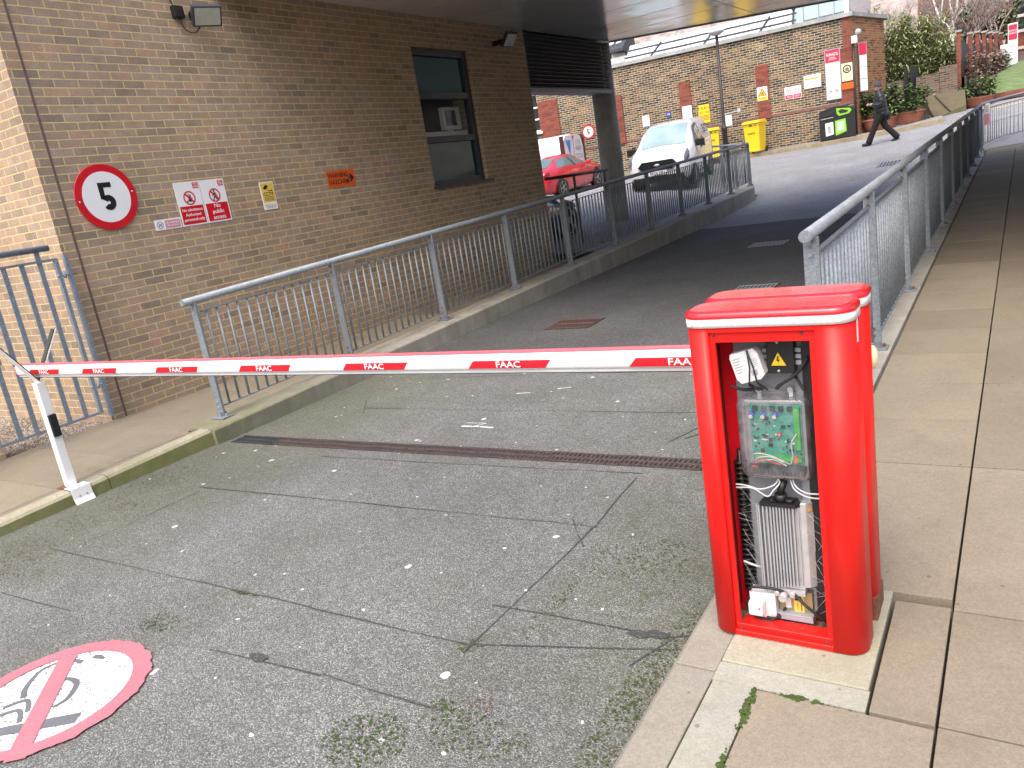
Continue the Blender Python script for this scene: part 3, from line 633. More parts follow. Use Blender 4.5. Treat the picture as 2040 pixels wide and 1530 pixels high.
# ------------------------------------------------------------------ right pavement
mb = MB()
def slabq(x0, x1, y0, y1, m=None, e=.004, dz=0):
    mm = m or mb; ey = e + (.001 if e > .0035 else 0); x0 += e; x1 -= e; y0 += ey; y1 -= ey
    j = [random.uniform(-.0015, .0015) for _ in range(4)]
    v = [(x0, y0, plane(y0) + dz + j[0]), (x1, y0, plane(y0) + dz + j[1]), (x1, y1, plane(y1) + dz + j[2]), (x0, y1, plane(y1) + dz + j[3])]
    mm.add([(p[0], p[1], p[2] - .09) for p in v] + v, [(4, 5, 6, 7), (0, 1, 5, 4), (1, 2, 6, 5), (2, 3, 7, 6), (3, 0, 4, 7)])
JX = -.195
rows = [2.65, 3.23, 3.82]
while rows[-1] < 21.6: rows.append(rows[-1] + .59)
slabq(-.69, JX, 1.1, 2.050); slabq(-.372, JX, 2.056, 2.655); slabq(-.75, JX, 2.70, 3.82)
for yq in (-6, -5.0, -4.0, -3.0, -2.0, -1.0, 0.0): slabq(-.69, JX, yq, yq + 1.0)
slabq(-.69, JX, 1.0, 1.1)
for a, b_ in zip(rows[2:-1], rows[3:]): slabq(-.75, JX, a, b_)
for col in (0, 1, 2, 3):
    x0 = JX + col * .9
    for yq in np.arange(-6.2, 2.0, 1.18): slabq(x0, x0 + .9, float(yq), float(min(yq + 1.18, 2.06)))
    slabq(x0, x0 + .9, 2.06, 2.64); slabq(x0, x0 + .9, 2.64, 3.82)
    for a, b_ in zip(rows[2:-1:2], rows[4::2]): slabq(x0, x0 + .9, a, b_)
tag(mb.build('pavement', M['slab'], bevel=.0015, seg=1), kind='structure')
mb = MB(); mb.grid([-.83, 3.4], lin(-6.5, 21.6, 10), lambda x, y: plane(y) - .075, False); tag(mb.build('pavement_bedding', M['soil']), kind='structure')
mb = MB()
prof = [(-.99, -.3), (-.985, -.02), (-.965, 0), (-.832, 0), (-.832, -.3)]; n = len(prof)
for A, B in [(2.09 - .914 * (k + 1), 2.09 - .914 * k - .003) for k in range(9)]:
    vs = [(x, A, z + plane(A)) for x, z in prof] + [(x, B, z + plane(B)) for x, z in prof]; mb.add(vs, [list(range(n)), list(range(n, 2 * n))[::-1]] + [(i, n + i, n + (i + 1) % n, (i + 1) % n) for i in range(n)])
for A, B in ((2.093, 2.98), (2.983, 3.6)):
    vs = [(x, A, z + plane(A)) for x, z in prof] + [(x, B, z + plane(B)) for x, z in prof]; mb.add(vs, [list(range(n)), list(range(n, 2 * n))[::-1]] + [(i, n + i, n + (i + 1) % n, (i + 1) % n) for i in range(n)])
tag(mb.build('kerb', M['kerb'], bevel=.004), kind='structure')
mb = MB(); slabq(-.83, -.380, 2.145, 2.695, e=.001, dz=.008); tag(mb.build('barrier_plinth', M['pad'], bevel=.004), kind='structure')
mb = MB(); slabq(-.83, -.69, -6.4, 2.06, e=.003, dz=-.003); slabq(-.83, -.378, 2.052, 2.143, e=-.001, dz=.0005); tag(mb.build('concrete_haunching', M['haunch']), kind='structure')
mb = MB()
for k in range(420):
    y = random.uniform(1.2, 2.045); x = -.690 + random.uniform(-.013, .011); 
    if k > 300: x, y = random.uniform(-.70, -.55), 2.047 + random.uniform(-.010, .008)
    if k > 395: x, y = random.uniform(-.55, -.40), 2.05 + random.uniform(-.006, .005)
    z = plane(y); r = random.uniform(.0025, .0095) * (.55 + .45 * math.sin(y * 21 + x * 30)); mb.ball((x, y, z), (r * 1.3, r * 1.5, r * .45), 4)
tag(mb.build('moss_in_the_joints', M['moss']), kind='stuff')
# right upstand under the railing
mb = MB(); prof = [(-.98, -.75), (-.975, -.012), (-.96, 0), (-.765, 0), (-.76, -.05)]; n = len(prof); yy = lin(3.6, 20.8, 30)
for y in yy: mb.v += [Vector((x, y, z + plane(y) + .006)) for x, z in prof]
for k in range(len(yy) - 1):
    for i in range(n): mb.f.append([k * n + i, (k + 1) * n + i, (k + 1) * n + (i + 1) % n, k * n + (i + 1) % n]); mb.sm.append(False)
mb.f += [list(range(n)), list(range((len(yy) - 1) * n, len(yy) * n))[::-1]]; mb.sm += [False, False]
tag(mb.build('upstand_wall', M['concrete']), 'narrow concrete upstand under the long right railing beside the pavement', 'wall')
# curved end of the pavement: concrete kerb sweeping right, then street
cur = [(-.86, 20.8), (-.80, 21.2), (-.62, 21.6), (-.2, 21.95), (.6, 22.3), (1.8, 22.7), (3.4, 23.1)]
mb = MB()
for (xa, ya), (xb, yb) in zip(cur[:-1], cur[1:]):
    mb.add([(xa, ya, plane(ya) - .4), (xb, yb, plane(yb) - .4), (xb + .03, yb + .16, plane(yb) - .4), (xa + .0, ya + .16, plane(ya) - .4), (xa, ya, plane(ya) + .012), (xb, yb, plane(yb) + .012), (xb + .03, yb + .16, plane(yb) + .012), (xa, ya + .16, plane(ya) + .012)],
           [(4, 5, 6, 7), (0, 1, 5, 4), (2, 3, 7, 6), (1, 2, 6, 5), (3, 0, 4, 7)])
tag(mb.build('kerb', M['concrete']), kind='structure')
mb = MB(); mb.add([(x, y, plane(y) - .004) for x, y in [(-.75, 21.0)] + cur[2:] + [(3.4, 21.0)]], [list(range(len(cur)))]); tag(mb.build('pavement_end', M['slab']), kind='structure')

# moss tufts and leaf litter lying on the road
def flecks(name, spots, mat, seed):
    rs = random.Random(seed); mb = MB()
    for cx, cy, rx, ry, n in spots:
        for k in range(n):
            a, q = rs.uniform(0, 6.283), rs.random() ** .6; x, y = cx + rx * q * math.cos(a), cy + ry * q * math.sin(a); z = H(x, y) + .003; r = rs.uniform(.0025, .0075); b_ = rs.uniform(0, 3.14)
            mb.add([(x + r * math.cos(b_), y + r * math.sin(b_), z), (x - r * .6 * math.sin(b_), y + r * .6 * math.cos(b_), z + .0015), (x - r * math.cos(b_), y - r * math.sin(b_), z), (x + r * .6 * math.sin(b_), y - r * .6 * math.cos(b_), z + .0015)], [(0, 1, 2, 3)])
    tag(mb.build(name, mat), kind='stuff')
flecks('moss_on_the_road', [(-1.84, 1.46, .16, .13, 420), (-1.5, 1.62, .22, .10, 260), (-1.08, 1.9, .07, .35, 420), (-1.06, 2.3, .05, .3, 160), (-3.16, 2.02, .10, .015, 90), (-3.35, 1.68, .12, .08, 110), (-1.43, 2.85, .28, .22, 300), (-1.62, 2.36, .05, .25, 90), (-1.68, 1.70, .06, .03, 60), (-5.35, 3.2, .2, .6, 500), (-5.35, 4.6, .2, .9, 500), (-5.1, 5.4, .4, .6, 300), (-1.8, 2.03, .06, .05, 70)], M['moss'], 11)
flecks('leaf_litter', [(-5.15, 1.96, .30, .14, 260), (-5.24, 2.3, .22, .12, 170), (-5.15, 2.6, .18, .10, 120), (-4.95, 1.75, .35, .14, 260), (-5.24, 2.97, .16, .12, 70), (-5.45, 2.9, .07, .5, 120), (-1.55, 1.75, .08, .05, 40)], plain('brown_leaf_litter', (.10, .055, .035), .9, var=.4, scale=40), 12)
# ------------------------------------------------------------------ near building
WX = -7.3
t = thing('brick_building', 'buff brick building bridging the ramp, with a tall window and signs on its wall', 'building', (WX, 8, 0))
mb = MB()
y0, y1, z0, z1 = 9.41, 10.83, 1.735, 3.69
TOP = 5.2
mb.box(-13, WX, 3.8, 6.2, -.3, TOP); mb.box(-7.75, WX, 6.2, y0, -.3, 4.118); mb.box(-7.75, WX, y1, 12.6, -.3, 4.118); mb.box(-7.75, WX, y0, y1, -.3, z0); mb.box(-7.75, WX, y0, y1, z1, 4.118)

mb.build('wall', M['brick'], t)
mb = MB(); mb.add([(-13, 6.2, 4.2), (6.5, 6.2, 4.2), (6.5, 22.6, 4.2), (WX - .2, 16.55, 4.2), (-13, 16.55, 4.2)] + [(-13, 6.2, TOP), (6.5, 6.2, TOP), (6.5, 22.6, TOP), (WX - .2, 16.55, TOP), (-13, 16.55, TOP)],
    [(4, 3, 2, 1, 0), (5, 6, 7, 8, 9)] + [(i, (i + 1) % 5, 5 + (i + 1) % 5, 5 + i) for i in range(5)]); mb.build('upper_storey', M['brick'], t)
def edgey(x): return 16.14 + (x + 7.3) * .49        # slanted far edge of the soffit
mb = MB(); ys = [6.2] + [6.2 + 1.17 * k - .08 for k in range(1, 15)]
for a, b_ in zip(ys[:-1], ys[1:]):
    for xa, xb in [(WX - .02, -4.6), (-4.59, -1.9), (-1.89, .8), (.81, 3.5), (3.51, 6.4)]:
        # clip to the slanted edge
        poly = [(xa + .004, a + .012), (xb - .004, a + .012), (xb - .004, b_ - .012), (xa + .004, b_ - .012)]
        out = []
        for i in range(4):
            p, q = poly[i], poly[(i + 1) % 4]; dp = edgey(p[0]) - p[1]; dq = edgey(q[0]) - q[1]
            if dp >= 0: out.append(p)
            if (dp >= 0) != (dq >= 0): u_ = dp / (dp - dq); out.append((p[0] + (q[0] - p[0]) * u_, p[1] + (q[1] - p[1]) * u_))
        if len(out) > 2:
            n = len(out); mb.add([(x, y, 4.12) for x, y in out] + [(x, y, 4.16) for x, y in out], [list(range(n))[::-1], list(range(n, 2 * n))] + [(i, (i + 1) % n, n + (i + 1) % n, n + i) for i in range(n)])
mb.build('soffit', M['soffit'], t)
mb = MB(); mb.box(WX + .004, 6.5, 6.12, 6.195, 4.05, 4.19); mb.build('edge_trim', M['plate'], t)
mb = MB(); mb.add([(WX - .02, edgey(WX) + .0, 4.1), (6.5, edgey(6.5), 4.1), (6.5, edgey(6.5) + .06, 4.1), (WX - .02, edgey(WX) + .06, 4.1), (WX - .02, edgey(WX), 4.3), (6.5, edgey(6.5), 4.3), (6.5, edgey(6.5) + .06, 4.3), (WX - .02, edgey(WX) + .06, 4.3)],
    [(3, 2, 1, 0), (4, 5, 6, 7), (0, 1, 5, 4), (1, 2, 6, 5), (2, 3, 7, 6), (3, 0, 4, 7)]); mb.build('edge_trim', M['plate'], t)
mb = MB(); mb.box(WX - .01, WX + .0025, 3.935, 3.957, -.02, 6.0); mb.build('expansion_joint', plain('mastic', (.13, .085, .07), .8), t)
mb = MB()
for k in range(14): zc = 3.17 + .068 * k; mb.add([(WX - .10, 12.6, zc + .045), (WX - .10, 15.98, zc + .045), (WX + .0, 15.98, zc), (WX, 12.6, zc), (WX - .10, 12.6, zc + .055), (WX - .10, 15.98, zc + .055), (WX + .0, 15.98, zc + .012), (WX, 12.6, zc + .012)], [(3, 2, 1, 0), (4, 5, 6, 7), (0, 1, 5, 4), (1, 2, 6, 5), (2, 3, 7, 6), (3, 0, 4, 7)])
mb.box(WX - .30, WX - .12, 12.6, 15.98, 3.16, 4.11); mb.build('louvre_panel', M['blacksteel'], t)
mb = MB(); mb.box(WX - .30, WX + .004, 12.6, 15.98, 3.09, 3.158); mb.build('louvre_sill', M['plate'], t)
mb = MB(); mb.box(-13, WX - .32, 12.6, 16.4, 3.5, 4.11); mb.build('car_park_ceiling', M['darkgrey'], t)
mb = MB(); mb.box(2.0, 2.3, 5.2, 19, -.3, 4.11); mb.build('unseen_right_wall', M['brick'], t)  # unseen wall added to darken the pavement and the right railing
# window
f = MB(); fw = .075
f.box(WX - .16, WX - .06, y0, y0 + fw, z0, z1); f.box(WX - .16, WX - .06, y1 - .11, y1, z0, z1)
for a, b_ in ((z0, z0 + .075), (2.36, 2.45), (2.985, 3.08), (z1 - .10, z1)): f.box(WX - .158, WX - .058, y0 + fw, y1 - .11, a, b_)
fr = f.build('window', M['darkgrey'], t, bevel=.004); 
mb = MB(); mb.box(WX - .16, WX + .045, y0 - .03, y1 + .10, z0 - .035, z0); mb.build('sill', M['darkgrey'], fr)
for a, b_ in ((z0 + .075, 2.36), (2.45, 2.985), (3.08, z1 - .10)):
    mb = MB(); mb.box(WX - .115, WX - .109, y0 + fw, y1 - .11, a, b_); mb.build('pane', M['greyglass'] if 2.4 < a < 2.5 else M['tealglass'], fr)
mb = MB(); mb.box(-9.9, -9.85, 8.8, 11.0, 1.2, 4.05); mb.box(-9.85, WX - .46, 8.8, 8.85, 1.2, 4.05); mb.box(-9.85, WX - .46, 10.95, 11.0, 1.2, 4.05); mb.box(-9.85, WX - .46, 8.8, 11.0, 1.15, 1.2); mb.box(-9.85, WX - .46, 8.8, 11.0, 4.05, 4.1); mb.build('room', M['interior'], t)
mb = MB()
for k in range(11): mb.box(WX - .30, WX - .285, y0 + .06, y1 - .1, 1.83 + .05 * k, 1.835 + .05 * k)
mb.build('blind', plain('green_blind', (.03, .085, .07), .6), fr)
t2 = thing('stand_in_monitor', 'stand-in white monitor on a white desk behind the middle pane of the dark window', 'monitor', (WX - .35, 10.45, 2.52))
mb = MB(); mb.rbox(WX - .34, WX - .26, 10.25, 10.70, 2.56, 2.90, .012); mb.box(WX - .345, WX - .32, 10.4, 10.55, 2.531, 2.6); mb.build('screen_casing', M['white'], t2)  # monitor and desk stand in for a pale shape in the middle pane
mb = MB(); mb.box(WX - .261, WX - .255, 10.30, 10.58, 2.62, 2.85); mb.build('screen', M['darkglass'], t2)
mb = MB(); mb.box(WX - .6, WX - .2, 9.45, 10.75, 2.50, 2.53); mb.box(WX - .22, WX - .2, 9.45, 10.75, 2.3, 2.50); tag(mb.build('desk', M['white']), 'stand-in white desk top under the monitor behind the dark window', 'desk')

# column
mb = MB(); cz = H(-7.62, 16.1); mb.lathe([(.245, cz - .3), (.245, 4.115)], -7.60, 16.16, n=40); tag(mb.build('concrete_column', M['column']), 'round grey concrete column holding up the soffit beside the louvres', 'column')

# ------------------------------------------------------------------ signs on the brick wall
YZ = ((0, 1, 0), (0, 0, 1))
def wtext(mb, body, y, z, size, d=.0075, **kw): return mb.text(body, size, Tm(WX + d, y, z, *YZ), **kw)
def wpanel(name, label, ya, yb, za, zb, mat, th=.005, cat='sign', r=.012):
    t = thing(name, label, cat, (WX, (ya + yb) / 2, (za + zb) / 2)); mb = MB(); mb.rbox(WX, WX + th, ya, yb, za, zb, .0015); mb.build('panel', mat, t); return t
t = thing('speed_limit_sign', 'large round red rimmed 5 sign at the left end of the brick wall', 'sign', (WX, 4.357, 2.083))
mb = MB(); mb.lathe([(.302, 0), (.305, .004), (.305, .010), (.302, .012)], 4.357, 2.083, WX + .008, axis='x', n=64, smooth=False)
# lathe on x: cx+h, cy+a, cz+b -> rebuild with explicit placement
mb = MB(); mb.m = Matrix(((0, 0, 1, WX), (1, 0, 0, 4.357), (0, 1, 0, 2.083), (0, 0, 0, 1)))
mb.lathe([(.303, .006), (.305, .008), (.305, .016), (.303, .018)], 0, 0, n=72, smooth=False); mb.build('rim', M['signred'], t)
mb = MB(); mb.m = Matrix(((0, 0, 1, WX), (1, 0, 0, 4.357), (0, 1, 0, 2.083), (0, 0, 0, 1))); mb.lathe([(.236, .016), (.236, .0195)], 0, 0, n=72, smooth=False); mb.build('face', M['signwhite'], t)
def five(cx, cz, h, x):
    A0, A1 = 150, -142
    # highway style numeral 5 as a solid outline
    mb = MB(); s = h / 2.0; wd = .44
    arc = []
    for k in range(25): a = R_(A0 + k * (A1 - A0) / 24); arc.append((.02 + .50 * math.cos(a), -.36 + .52 * math.sin(a)))
    inn = [(.02 + (.50 - wd * .93) * math.cos(R_(A0 + k * (A1 - A0) / 24)), -.36 + (.52 - wd * .93) * math.sin(R_(A0 + k * (A1 - A0) / 24))) for k in range(25)]
    def q(p, d): return (x + d, cx + p[0] * s, cz + p[1] * s)
    n = 25; vs = [q(p, 0) for p in arc] + [q(p, 0) for p in inn]; fs = [(i, i + 1, n + i + 1, n + i) for i in range(n - 1)]; mb.add(vs, fs)
    mb.add([q((-.50, 1.0), 0), q((.46, 1.0), 0), q((.46, .66), 0), q((-.50, .66), 0)], [(0, 1, 2, 3)]); mb.add([q((-.50, .66), 0), q((-.13, .66), 0), q((-.16, -.02), 0), q((-.50, -.12), 0)], [(0, 1, 2, 3)])
    return mb
five(4.36, 2.08, .275, WX + .0212).build('numeral', M['signblack'], t)
mb = MB()
for yy_, zz_ in ((4.087, 2.06), (4.627, 2.11)): mb = MB(); mb.ball((WX + .018, yy_, zz_), (.006, .011, .011), 5); mb.build('fixing_bolt', M['steel'], t)
mb = MB(); mb.box(WX, WX + .006, 4.1, 4.6, 2.05, 2.12); mb.build('bracket', M['plate'], t)

def prohib(mbr, y, z, r, d=.0065):
    mbr.m = Matrix(((0, 0, 1, WX), (1, 0, 0, y), (0, 1, 0, z), (0, 0, 0, 1))); mbr.ring(0, 0, r * .80, r, .005, d, n=40)
    c = r * .88 * .7071; k = r * .09; mbr.add([(-c - k, c - k, d + .0006), (-c + k, c + k, d + .0006), (c + k, -c + k, d + .0006), (c - k, -c - k, d + .0006)], [(3, 2, 1, 0)]); mbr.m = Matrix.Identity(4)
def dots(mb, y, z, P, d=.0062):
    mb.add([(WX + d, y + a, z + b_) for a, b_ in P], [list(range(len(P)))])
for name, label, ya, yb, words, kind in (
    ('no_admittance_sign', 'white and red sign reading No admittance Authorised personnel only', 5.093, 5.40, 'No admittance\nAuthorised\npersonnel only', 0),
    ('no_public_access_sign', 'white and red sign reading No public access', 5.408, 5.715, 'No\npublic\naccess', 1)):
    t = wpanel(name, label, ya, yb, 1.705, 2.15, M['signwhite']); yc = (ya + yb) / 2
    mb = MB(); mb.box(WX + .004, WX + .0062, ya + .014, yb - .014, 1.72, 1.905); mb.build('red_panel', M['signred'], t)
    mb = MB(); wtext(mb, words, yc, 1.815, (.043 if kind == 0 else .060), bold=.006, sx=.95 if kind == 0 else 1.05, d=.0072, spacing=1.15 if kind == 0 else 1.0); mb.build('lettering', M['signwhite'], t)
    mb = MB(); mb.box(WX + .004, WX + .0062, yb - .085, yb - .015, 2.078, 2.138); mb.build('logo_panel', M['crimson'], t)
    mb = MB(); wtext(mb, "KING'S\nCollege\nLONDON", yb - .05, 2.109, .017, d=.0072); mb.build('logo_lettering', M['signwhite'], t)
    zc = 1.985; mb = MB(); prohib(mb, yc, zc, .072); mb.build('prohibition_ring', M['signred'], t)
    mb = MB()
    if kind == 0:
        dots(mb, yc, zc, [(-.018, -.035), (.02, -.04), (.034, -.01), (.030, .005), (.020, -.012), (.022, .035), (.014, .036), (.010, .0), (.006, .042), (-.002, .042), (-.004, .0), (-.012, .034), (-.020, .032), (-.014, -.005)])
        for a in (-.04, -.03): dots(mb, yc, zc, [(a, -.03), (a + .006, -.045), (a + .012, -.042), (a + .006, -.02)])
    else:
        mb.m = Matrix(((0, 0, 1, WX), (1, 0, 0, yc), (0, 1, 0, zc + .045), (0, 0, 0, 1))); mb.lathe([(.011, .005), (.011, .0062)], 0, 0, n=14); mb.m = Matrix.Identity(4)
        dots(mb, yc, zc, [(-.014, .028), (.014, .028), (.034, -.006), (.026, -.010), (.012, .012), (.010, -.010), (.028, -.052), (.016, -.054), (0, -.018), (-.018, -.056), (-.030, -.054), (-.010, -.008), (-.010, .010), (-.026, -.012), (-.032, -.006)])
    mb.build('pictogram', M['signblack'], t)
t = wpanel('no_smoking_sign', 'small faded pink no smoking sign low beside the no admittance sign', 4.778, 5.08, 1.704, 1.808, M['signwhite'])
mb = MB(); mb.box(WX + .004, WX + .0062, 4.892, 5.068, 1.716, 1.796); mb.build('pink_panel', M['faderd'], t)
mb = MB(); wtext(mb, 'No smoking in\nthis entrance', 4.98, 1.756, .024, d=.0072, spacing=1.1); mb.build('lettering', M['signwhite'], t)
mb = MB(); prohib(mb, 4.834, 1.756, .037); mb.build('prohibition_ring', M['greytext'], t); mb = MB(); dots(mb, 4.834, 1.756, [(-.022, -.012), (.02, .014), (.024, .008), (-.018, -.018)]); mb.build('pictogram', M['signblack'], t)
t = wpanel('camera_warning_sign', 'yellow CCTV warning sign with a camera symbol', 6.187, 6.388, 1.752, 2.063, M['signwhite'])
mb = MB(); mb.box(WX + .004, WX + .0062, 6.195, 6.38, 1.838, 2.053); mb.build('yellow_panel', M['signyellow'], t)
mb = MB(); mb.box(WX + .004, WX + .0064, 6.20, 6.375, 1.80, 1.812); mb.build('yellow_strip', M['signyellow'], t)
mb = MB(); wtext(mb, 'CCTV', 6.288, 1.925, .056, d=.0072, bold=.008); 
for k in range(4): mb.box(WX + .006, WX + .0072, 6.22, 6.36, 1.892 - .013 * k, 1.896 - .013 * k)
for k in range(2): mb.box(WX + .005, WX + .0062, 6.22, 6.36, 1.772 + .012 * k, 1.775 + .012 * k)
mb.build('lettering', M['signblack'], t)
mb = MB(); dots(mb, 6.27, 2.0, [(-.045, -.005), (-.015, -.025), (.035, .01), (.005, .035)], .0072)
mb.bar((WX + .0068, 6.275, 1.99), (WX + .0068, 6.30, 1.962), .001, .008, (1, 0, 0)); mb.bar((WX + .0068, 6.298, 1.962), (WX + .0068, 6.35, 1.962), .008, .001, (1, 0, 0)); mb.box(WX + .006, WX + .0072, 6.345, 6.352, 1.95, 1.975); mb.build('pictogram', M['signblack'], t)
t = wpanel('hazchem_sign', 'orange sign reading WARNING HAZCHEM with an arrow to the right', 7.263, 7.765, 1.90, 2.108, M['orange'], .004)
mb = MB(); wtext(mb, 'WARNING\nHAZCHEM', 7.46, 2.005, .082, d=.0055, bold=.004, sx=.92, spacing=1.0)
mb.box(WX + .004, WX + .0055, 7.645, 7.69, 1.992, 2.016); mb.add([(WX + .0055, 7.68, 2.055), (WX + .0055, 7.74, 2.004), (WX + .0055, 7.68, 1.953), (WX + .0055, 7.655, 1.965), (WX + .0055, 7.695, 2.004), (WX + .0055, 7.655, 2.043)], [(5, 4, 3, 2, 1, 0)])
mb.build('lettering', M['signblack'], t)

# floodlights on the wall
t = thing('floodlight', 'black floodlight with a junction box and looped cable above the round sign', 'floodlight', (WX, 5.95, 3.8), 0, 'floodlights on the brick wall')
mb = MB(); mb.m = Matrix.Translation((WX + .20, 5.85, 3.765)) @ Matrix.Rotation(R_(-22), 4, 'Z') @ Matrix.Rotation(R_(34), 4, 'Y'); mb.rbox(-.035, .035, -.15, .15, -.105, .105, .015); mb.build('housing', M['darkgrey'], t)
m_ = mb.m; mb = MB(); mb.m = m_; mb.box(.034, .037, -.13, .13, -.085, .085); mb.build('lens', plain('frosted_lamp_glass', (.42, .42, .36), .25), t)
mb = MB(); mb.bar((WX, 5.80, 3.80), (WX + .17, 5.80, 3.80), .03, .05); mb.bar((WX + .16, 5.72, 3.80), (WX + .16, 5.96, 3.80), .02, .03); mb.build('bracket', M['blackpl'], t)
mb = MB(); mb.rbox(WX, WX + .06, 5.58, 5.70, 3.76, 3.88, .01); mb.build('junction_box', M['blackpl'], t)
mb = MB(); mb.tube(smooth([(WX + .03, 5.65, 3.77), (WX + .04, 5.67, 3.66), (WX + .06, 5.76, 3.62), (WX + .10, 5.82, 3.68), (WX + .13, 5.82, 3.76)], 20), .006, 6); mb.tube(smooth([(WX + .02, 5.62, 3.87), (WX + .02, 5.58, 3.95), (WX + .01, 5.50, 4.10)], 12), .006, 6)
mb.tube(smooth([(WX + .08, 5.74, 3.74), (WX + .1, 5.72, 3.80), (WX + .12, 5.77, 3.84), (WX + .13, 5.81, 3.80)], 14), .006, 6); mb.build('cable', M['rubber'], t)
t = thing('floodlight', 'small floodlight on a bracket high beside the louvres right of the window', 'floodlight', (WX, 11.7, 3.9), 0, 'floodlights on the brick wall')
mb = MB(); mb.m = Matrix.Translation((WX + .30, 11.62, 3.84)) @ Matrix.Rotation(R_(-10), 4, 'Z') @ Matrix.Rotation(R_(40), 4, 'Y'); m_ = mb.m; mb.rbox(-.03, .03, -.13, .13, -.12, .12, .012); mb.build('housing', M['darkgrey'], t)
mb = MB(); mb.m = m_; mb.box(.0295, .033, -.11, .11, -.10, .10); mb.build('lens', plain('frosted_white_glass', (.60, .60, .56), .25), t)
mb = MB(); mb.bar((WX, 11.6, 3.83), (WX + .26, 11.6, 3.83), .07, .07); mb.build('bracket', M['blackpl'], t)

mb = MB(); mb.box(-7.62, WX, -7, 2.83, -.5, .95); mb2 = MB(); mb2.box(-7.66, WX + .03, -7, 2.86, .953, 1.02)
t = thing('low_wall', 'low buff brick wall at the left edge beside the gravel recess', 'wall', (WX, 2.8, 0)); mb.build('wall', M['brick'], t); mb2.build('coping', M['coping'], t)
# ------------------------------------------------------------------ gate closing the recess
t = thing('metal_gate', 'blue grey flat bar gate closing the gravel recess left of the round sign', 'gate', (-7.16, 3.2, .1))
GX = -7.16
mb = MB(); mb.tube([(GX, 1.9, 1.70), (GX, 3.62, 1.70)], .027, 14); mb.build('top_rail', M['galv_dark'], t)
for ya_, yb_, za_, zb_ in ((2.2, 3.66, 1.585, 1.605), (2.75, 3.66, .155, .178), (2.2, 2.95, .88, .90)): mb = MB(); mb.box(GX - .012, GX + .012, ya_, yb_, za_, zb_); mb.build('cross_rail', M['galv_dark'], t)
for y_, zt in ((2.93, 1.59), (3.07, 1.59), (3.21, 1.59), (3.36, 1.59), (3.51, 1.69)):
    mb = MB(); mb.box(GX - .006, GX + .006, y_ - .02, y_ + .02, .16, zt); mb.build('bar', M['galv_dark'], t)
mb = MB(); mb.box(GX - .02, GX + .02, 3.635, 3.665, .16, 1.60); mb.build('stile', M['galv_dark'], t)
mb = MB(); mb.box(GX - .02, GX + .02, 3.725, 3.755, .10, 1.62); mb.build('hanging_post', M['galv_dark'], t)
for z_ in (1.45, .42): mb = MB(); mb.tube([(GX + .01, 3.62, z_), (GX + .01, 3.79, z_)], .010, 8); mb.tube([(GX + .01, 3.69, z_ - .03), (GX + .01, 3.69, z_ + .03)], .015, 8); mb.build('hinge', M['plate'], t)
mb = MB(); mb.rbox(GX - .02, GX + .03, 2.86, 2.96, .82, .98, .006); mb.build('lock', M['galv_dark'], t)

# ------------------------------------------------------------------ railings
def railing(name, label, X, ys, hr, ht, hb, mat, n_bar, facing, start_ext=.1, sag=0.0):
    t = thing(name, label, 'railing', (X, ys[0], plane(ys[0])))
    pz = lambda y: plane(y) - sag * (y - ys[0])
    mb = MB(); a = ys[0] - start_ext; mb.tube([(X, a, pz(a) + hr), (X, ys[-1] + .02, pz(ys[-1]) + hr)], .031, 16); mb.tube([(X, a - .003, pz(a) + hr), (X, a, pz(a) + hr)], .026, 16); mb.build('handrail', mat, t)
    for i, y in enumerate(ys):
        z = plane(y); p = MB(); zt = pz(y) + hr - .02
        p.add([(X - .044, y - .012, z + .02), (X + .044, y - .012, z + .02), (X + .044, y + .012, z + .02), (X - .044, y + .012, z + .02), (X - .036, y - .012, zt), (X + .036, y - .012, zt), (X + .036, y + .012, zt), (X - .036, y + .012, zt)],
              [(3, 2, 1, 0), (4, 5, 6, 7), (0, 1, 5, 4), (1, 2, 6, 5), (2, 3, 7, 6), (3, 0, 4, 7)]); po = p.build('post', mat, t, bevel=.002, seg=1)
        b = MB(); b.rbox(X - .085, X + .085, y - .06, y + .06, z + .004, z + .02, .004); b.box(X - .03, X + .03, y - .03, y + .03, z + .02, z + .06); b.build('base_plate', mat, po)
        b = MB()
        for dx in (-.06, .06): b.tube([(X + dx, y, z + .02), (X + dx, y, z + .042)], .011, 6, False)
        for zz_ in (zt - .03, zt - .085): b.tube([(X - .006, y - .02, zz_), (X - .006, y + .02, zz_)], .011, 8); 
        for zz_ in (z + .10, z + .15): b.tube([(X + .0, y - .02, zz_), (X + .0, y + .02, zz_)], .010, 8)
        b.build('bolts', M['rust'] if i % 3 else M['plate'], po)
    for i, (ya, yb) in enumerate(zip(ys[:-1], ys[1:])):
        a, b_ = ya + .05, yb - .05; mb = MB()
        za, zb = pz(a), pz(b_)
        mb.bar((X, a, za + ht), (X, b_, zb + ht), .030, .010); mb.bar((X, a, plane(a) + hb), (X, b_, plane(b_) + hb), .030, .010)
        for k in range(n_bar):
            y = a + (b_ - a) * (k + .5) / n_bar; mb.tube([(X, y, plane(y) + hb), (X, y, pz(y) + ht)], .0112, 6)
        mb.build('infill_panel', mat, t)
    return t
railing('railing', 'long left galvanised railing on the concrete upstand before the brick wall', -5.80, [3.95 + 1.63 * i for i in range(11)], 1.035, .93, .10, M['galv'], 14, 1)
t = railing('railing', 'long right galvanised railing beside the pavement, running behind the red barrier cabinet', -.868, [3.97 + 1.745 * i for i in range(11)], 1.105, .995, .075, M['galv'], 15, 1, .12, .006)
t = thing('railing', 'second railing behind the left one, turning along the car park past the column', 'railing', (-5.8, 20.3, plane(20.3)))
mb = MB(); pz_ = lambda y: plane(y)
a1, b1 = Vector((-5.8, 20.3, plane(20.3) + 1.02)), aty(1419, 292, 22.2); mb.tube([a1, b1], .028, 10); mb.build('handrail', M['galv'], t)
